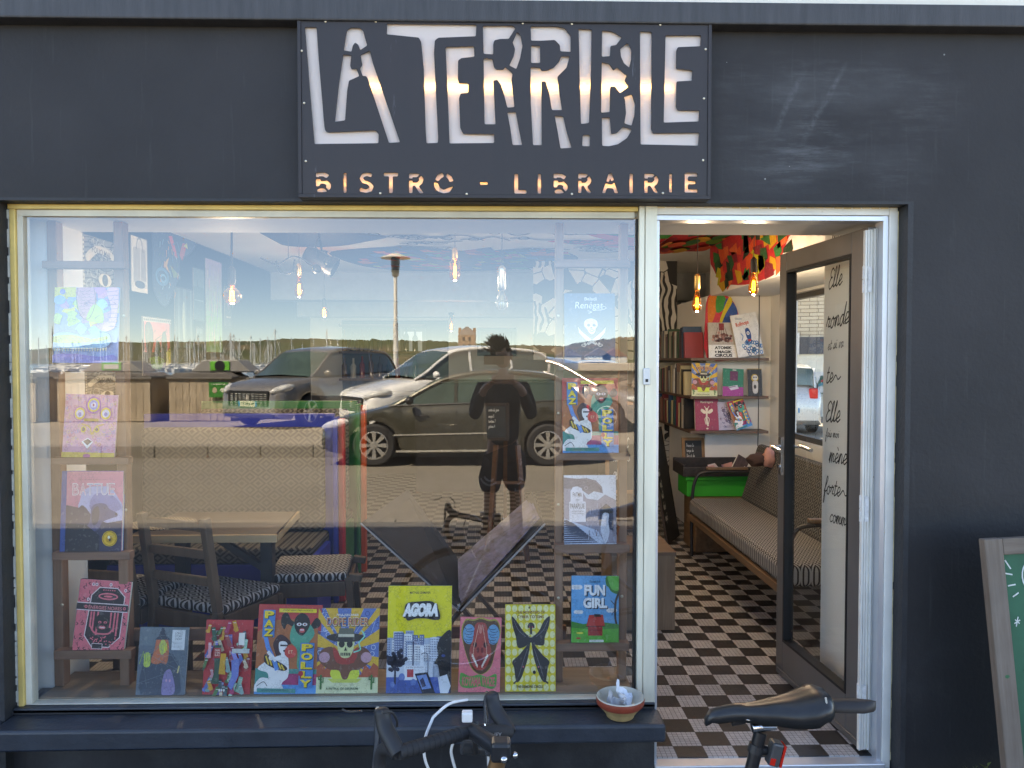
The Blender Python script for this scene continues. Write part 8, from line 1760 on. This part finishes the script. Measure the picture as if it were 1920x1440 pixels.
# frame, fork and wheels (below the picture, seen in the glass)
wr_ = 0.335; bz0 = ZP + wr_; sb = pb + (pb - pt).normalized() * 0.12
fwc = Vector((head_b.x - 0.14, yb + 0.02, bz0)); rwc = Vector((sb.x + 0.30, yb, bz0)); bb = Vector(((fwc.x + rwc.x) / 2 + 0.08, yb, ZP + 0.27))
tube("frame", [st + sdir_ * 0.07, sb], 0.0145, m_frame); tube("frame", [head_b, bb], 0.017, m_frame); tube("frame", [sb + Vector((0.0, 0, 0.0)), bb], 0.0145, m_frame)
for s_ in (-1, 1):
    tube("stay", [sb, rwc + Vector((0, s_ * 0.05, 0))], 0.008, m_frame, seg=8); tube("stay", [bb, rwc + Vector((0, s_ * 0.05, 0))], 0.008, m_frame, seg=8); tube("fork", path([head_b, head_b + Vector((-0.03, s_ * 0.04, -0.05)), fwc + Vector((0, s_ * 0.05, 0))], 4), 0.010, m_frame, seg=8)
for c in (fwc, rwc):
    M = Matrix.Translation(c) @ Matrix.Rotation(R(90), 4, 'X')
    w = MB(); w.lathe([(wr_ - 0.024, -0.011), (wr_ - 0.004, -0.009), (wr_, 0), (wr_ - 0.004, 0.009), (wr_ - 0.024, 0.011)], 48, M); wh = w.build("wheel", m_tyre, bike, world=True, smooth=True)
    w = MB(); w.lathe([(wr_ - 0.024, -0.010), (wr_ - 0.045, -0.007), (wr_ - 0.045, 0.007), (wr_ - 0.024, 0.010)], 48, M)
    for i in range(24): a = 2 * math.pi * i / 24; w.tube([M @ Vector((0.018 * math.cos(a), 0.018 * math.sin(a), 0.03 * (-1) ** i)), M @ Vector(((wr_ - .045) * math.cos(a + .12), (wr_ - .045) * math.sin(a + .12), 0))], 0.001, 4, caps=False)
    w.tube([M @ Vector((0, 0, -0.05)), M @ Vector((0, 0, 0.05))], 0.016, 10); w.build("rim", m_steel, wh, world=False, smooth=True)
w = MB(); M = Matrix.Translation(bb + Vector((0, -0.05, 0))) @ Matrix.Rotation(R(90), 4, 'X'); w.lathe([(0.0005, 0), (0.09, 0), (0.095, 0.004), (0.0005, 0.006)], 32, M); w.bar(bb + Vector((0, -0.06, 0)), bb + Vector((0.1, -0.06, -0.14)), 0.025, 0.012); w.bar(bb + Vector((0, 0.06, 0)), bb + Vector((-0.1, 0.06, 0.14)), 0.025, 0.012); w.build("crankset", m_blk, bike, world=True)

# ================================================================ the green chalkboard at the right edge
aw = P(1874, 1010, -0.34); yT = -0.34; zT = aw.z; tiltb = 6.0
ab = thing("a_board", "green chalkboard sign in a weathered wooden frame leaning by the dark wall", "sandwich board", (aw.x, yT - 0.115, ZP), (R(-tiltb), 0, 0))
hB = (zT - ZP) / math.cos(R(tiltb)); wB = 0.62; f_ = 0.062; m_bw = wood("grey_worn_wood", (0.16, 0.115, 0.085), (0.27, 0.215, 0.17), 0.75, 3, axis=2); m_bwx = wood("grey_worn_wood_x", (0.16, 0.115, 0.085), (0.27, 0.215, 0.17), 0.75, 3, axis=0)
M0 = Matrix.Rotation(R(5.5), 4, 'Y')                # it stands a little askew, its foot to the right
ab.rotation_euler = (Matrix.Rotation(R(-tiltb), 3, 'X') @ Matrix.Rotation(R(-3.0), 3, 'Y')).to_euler()
p2 = P(1838, 1010, yT); 
MB().box(0, 0, 0, f_, 0.035, hB).build("frame_post", m_bw, ab, bevel=0.004); MB().box(wB - f_, 0, 0, wB, 0.035, hB).build("frame_post", m_bw, ab, bevel=0.004)
MB().box(f_ + .0005, 0.002, hB - 0.055, wB - f_ - .0005, 0.034, hB - .001).build("frame_rail", m_bwx, ab, bevel=0.003); MB().box(f_ + .0005, 0.002, 0.16, wB - f_ - .0005, 0.034, 0.215).build("frame_rail", m_bwx, ab, bevel=0.003)
MB().box(f_ + .0005, 0.014, 0.2155, wB - f_ - .0005, 0.024, hB - 0.0555).build("chalk_panel", pm("green_chalkboard", (0.016, 0.11, 0.055), 0.65, var=0.25, scale=4, wear=((0.10, 0.2, 0.14), 3, 0.62)), ab)
A = Art(wB - 2 * f_, hB - 0.0555 - 0.2155, (10, 0, 110, 150), step=0.0003); CH = '#dfe4dc'
for (x, y, x2, y2) in ((12, 4, 15, 9), (11, 12, 15.5, 13), (12.5, 20, 17, 19.5), (15, 27, 18.5, 25)): A.line([(x, y), (x2, y2)], .9, CH)
A.ring(32, 15, 10, 12, .9, CH); A.ring(32, 15, 7.5, 9.5, .9, CH); pen(A, "UVERT", 46, 25, 9, CH)
pen(A, "*", 13, 48, 5, CH); A.line([(24, 36), (24, 50), (34, 50)], .9, CH); A.line([(27, 38), (27, 48)], .9, CH); pen(A, "Plat du jour", 28, 60, 4.5, CH); pen(A, "jambon", 18, 71, 4, CH); pen(A, "figue", 21, 80, 4, CH); pen(A, "curry", 22, 88, 3.2, CH); A.rect(22, 89.5, 60, 90.3, CH)
A.ring(29, 97, 6, 6, .9, CH); A.ring(29, 97, 4, 4, .9, CH); pen(A, "*", 17, 106, 2.6, CH); pen(A, "cafe", 25, 108, 3, CH); pen(A, "Rhum", 24, 121, 5.5, CH); pen(A, "Fromage", 25, 134, 4.5, CH)
A.build("chalk_writing", ab, Matrix.Translation((f_, 0.0135, 0.2155)), mat=printed('chalk', 0.9, 0.1))

A = Art(0.02, 0.02, (0, 0, 10, 10)); A.disc(5, 5, 4, 3, '#2c6a44', 10); A.build("green_smear", ab, Matrix.Translation((0.022, -0.0006, hB * 0.56)))

# weed at the wall foot
wq = P(1842, 1432, -0.13)
wd_ = thing("weed", "small yellow-green weed growing at the wall foot beside the chalkboard", "weed", (wq.x, -0.13, ZP)); w = MB(); hz_ = wq.z - ZP + 0.012
for i in range(14):
    a = rnd.uniform(0, 6.28); L_ = rnd.uniform(.55, 1.0) * hz_; sp2 = rnd.uniform(.02, .07)
    w.tube([(0, 0, 0), (math.cos(a) * sp2 * .4, math.sin(a) * sp2 * .3, L_ * .6), (math.cos(a) * sp2, math.sin(a) * sp2 * .4, L_)], [0.002, 0.0016, 0.0005], 5)
    for j in range(7): t_ = 0.4 + j * .09; c = Vector((math.cos(a) * sp2 * t_, math.sin(a) * sp2 * .4 * t_, L_ * t_)); b = a + j * 2.4; w.add([c, c + Vector((math.cos(b) * .012, math.sin(b) * .012, .006)), c + Vector((math.cos(b) * .022, math.sin(b) * .02, .014)), c + Vector((math.cos(b + .6) * .010, math.sin(b + .6) * .01, .010))], [(0, 1, 2, 3)])
w.build("leaves", pm("weed_green", (0.12, 0.15, 0.03), 0.6, var=0.3, scale=30), wd_)

# ================================================================ the photographer, mirrored in the window
m_skin = pm("skin", (0.55, 0.30, 0.21), 0.5, var=0.1); m_cloth = pm("black_tshirt", (0.02, 0.02, 0.022), 0.9, var=0.2, scale=30, bump=0.002); m_sock = pm("dark_knee_socks", (0.035, 0.037, 0.042), 0.9); m_boot = pm("black_boots", (0.012, 0.012, 0.013), 0.5)
def skin_body(name, pts, edges, mat, parent, root_i=0, sub=2):
    me = bpy.data.meshes.new(name); me.from_pydata([p[:3] for p in pts], edges, []); me.materials.append(mat)
    o = bpy.data.objects.new(name, me); link(o, parent); md = o.modifiers.new("skin", 'SKIN'); md.use_smooth_shade = True
    for i, p in enumerate(pts):
        v = me.skin_vertices[0].data[i]; v.radius = (p[3], p[4] if len(p) > 4 else p[3]); v.use_root = (i == root_i)
    s_ = o.modifiers.new("sub", 'SUBSURF'); s_.levels = sub; s_.render_levels = sub; return o
PXc, PYc = 0.07, CAM.y - 0.40                        # body axis behind the lens
man = thing("person", "person in black holding a phone up to photograph the shop, mirrored in the window", "person", (PXc, PYc, ZP), (0, 0, 0))
man.scale = (0.9, 0.95, 1.0)
# local: +y faces the shop
body_pts = [(0, 0, .96, .11, .08), (0, .0, 1.12, .12, .085), (0, .0, 1.30, .13, .085), (0, .0, 1.43, .075, .06), (0, .01, 1.50, .05, .05), (0, .02, 1.58, .05, .055),
  (.17, 0, 1.39, .042), (.25, .14, 1.20, .042), (.155, .28, 1.42, .036), (.085, .345, 1.47, .024), (-.17, 0, 1.39, .042), (-.25, .14, 1.20, .042), (-.16, .28, 1.42, .036), (-.09, .345, 1.47, .024),
  (.10, 0, .86, .06), (.115, .02, .50, .058), (.12, -.01, .30, .056), (.125, 0, .09, .036), (-.10, 0, .86, .06), (-.115, .02, .50, .058), (-.12, -.01, .30, .056), (-.125, 0, .09, .036)]
ed = [(0, 1), (1, 2), (2, 3), (3, 4), (4, 5), (3, 6), (6, 7), (7, 8), (8, 9), (3, 10), (10, 11), (11, 12), (12, 13), (0, 14), (14, 15), (15, 16), (16, 17), (0, 18), (18, 19), (19, 20), (20, 21)]
skin_body("body", body_pts, ed, m_skin, man)
shirt = [(0, 0, .93, .172, .135), (0, .0, 1.12, .15, .112), (0, .0, 1.30, .18, .125), (0, .0, 1.42, .13, .10), (.18, 0, 1.405, .082), (.225, .05, 1.29, .074), (-.18, 0, 1.405, .082), (-.225, .05, 1.29, .074), (.25, .14, 1.20, .053), (.165, .262, 1.40, .048), (-.25, .14, 1.20, .053), (-.17, .262, 1.40, .048)]
skin_body("sweatshirt", shirt, [(0, 1), (1, 2), (2, 3), (3, 4), (4, 5), (3, 6), (6, 7), (5, 8), (8, 9), (7, 10), (10, 11)], m_cloth, man)
shorts = [(0, 0, .95, .168, .130), (.10, 0, .84, .122), (.118, .015, .56, .098), (-.10, 0, .84, .118), (-.118, .015, .56, .098)]
sh = skin_body("shorts", shorts, [(0, 1), (1, 2), (0, 3), (3, 4), (0, 5)], pm("black_shorts", (0.022, 0.022, 0.025), 0.9), man)
for s_ in (1, -1):
    skin_body("sock", [(s_ * .115, .02, .46, .066), (s_ * .12, -.01, .30, .064), (s_ * .125, 0, .10, .045)], [(0, 1), (1, 2)], m_sock, man)
    skin_body("boot", [(s_ * .125, -.01, .16, .055), (s_ * .125, 0, .06, .052), (s_ * .13, .10, .045, .042), (s_ * .135, .17, .04, .032)], [(0, 1), (1, 2), (2, 3)], m_boot, man)
# white wing patterns printed on the legs of the shorts
w = MB()
for s_ in (-1,):
    for k, rr_ in enumerate((0.05, 0.085)): w.tube([(s_ * .115 + rr_ * math.cos(a) - .0, .128 - 0.02 * abs(math.cos(a)), .74 + rr_ * math.sin(a)) for a in [R(200 + i * 14) for i in range(9)]], 0.008, 6)
for i in range(9): a = (0.06 + rnd.uniform(0, .12), .122, .60 + rnd.uniform(0, .26)); w.tube([a, (a[0] + rnd.uniform(-.03, .04), .120, a[2] + rnd.uniform(.01, .05))], 0.006, 5)
w.build("shorts_print", pm("grey_print", (0.45, 0.47, 0.5), 0.8), sh)
# head
hp = [(0, .015, 1.57, .052, .055), (0, .02, 1.63, .072, .085), (0, .015, 1.70, .078, .095), (0, .01, 1.75, .066, .082)]
head = skin_body("head", hp, [(0, 1), (1, 2), (2, 3)], m_skin, man)
w = MB()
for s_ in (1, -1):
    w.ball((s_ * .032, .098, 1.675), 0.012, 8); w.ball((s_ * .079, .01, 1.665), 0.022, 8, (.4, 1, 1.4))
w.ball((0, .112, 1.645), 0.014, 8, (.8, 1, 1.4)); w.ball((0, .100, 1.612), 0.02, 8, (1.2, .5, .4)); w.build("face", m_skin, head, smooth=True)
w = MB()
for i in range(170):
    a = rnd.uniform(0, 6.28); t_ = rnd.uniform(0, 1) ** .6; x, y = .075 * t_ * math.cos(a), .01 + .09 * t_ * math.sin(a); z = 1.70 + .055 * math.sqrt(max(0, 1 - t_ * t_)) - (0.05 if t_ > .8 and y < .04 else 0)
    dx = -0.035 + rnd.uniform(-.04, .03); w.tube([(x, y, z - .01), (x * 1.15 + dx * .5, y * 1.1, z + .035), (x * 1.2 + dx * 1.5, y * 1.1 - .01, z + rnd.uniform(.04, .10))], [0.012, 0.009, 0.001], 5)
w.ball((0, -.012, 1.70), 0.084, 12, (.95, 1.05, .85)); w.build("hair", pm("dark_brown_hair", (0.045, 0.026, 0.016), 0.7, var=0.4, scale=40), man, smooth=True)
for s_ in (1, -1):
    w = MB(); hx, hy, hz_ = s_ * .082, .365, 1.49
    w.ball((hx, hy, hz_), 0.034, 12, (.6, .9, 1.15))
    for i in range(4): z = hz_ + .028 - i * .019; w.tube([(hx, hy + .01, z), (hx - s_ * .022, hy + .036, z + .003), (hx - s_ * .052, hy + .038, z + .002)], [.0095, .0088, .007], 8)
    w.tube([(hx, hy - .01, hz_ + .015), (hx - s_ * .022, hy - .012, hz_ + .03), (hx - s_ * .045, hy - .006, hz_ + .034)], [.011, .010, .008], 8); w.build("hand", m_skin, man, smooth=True, angle=80)
ph = thing("phone", "black phone held sideways in front of the photographer's face", "phone", (0.0, CAM.y - 0.012, CAM.z)); MB().box(-0.075, -0.009, -0.036, 0.075, -0.001, 0.036).build("phone_body", pm("phone_black", (0.012, 0.012, 0.014), 0.25), ph, bevel=0.003)
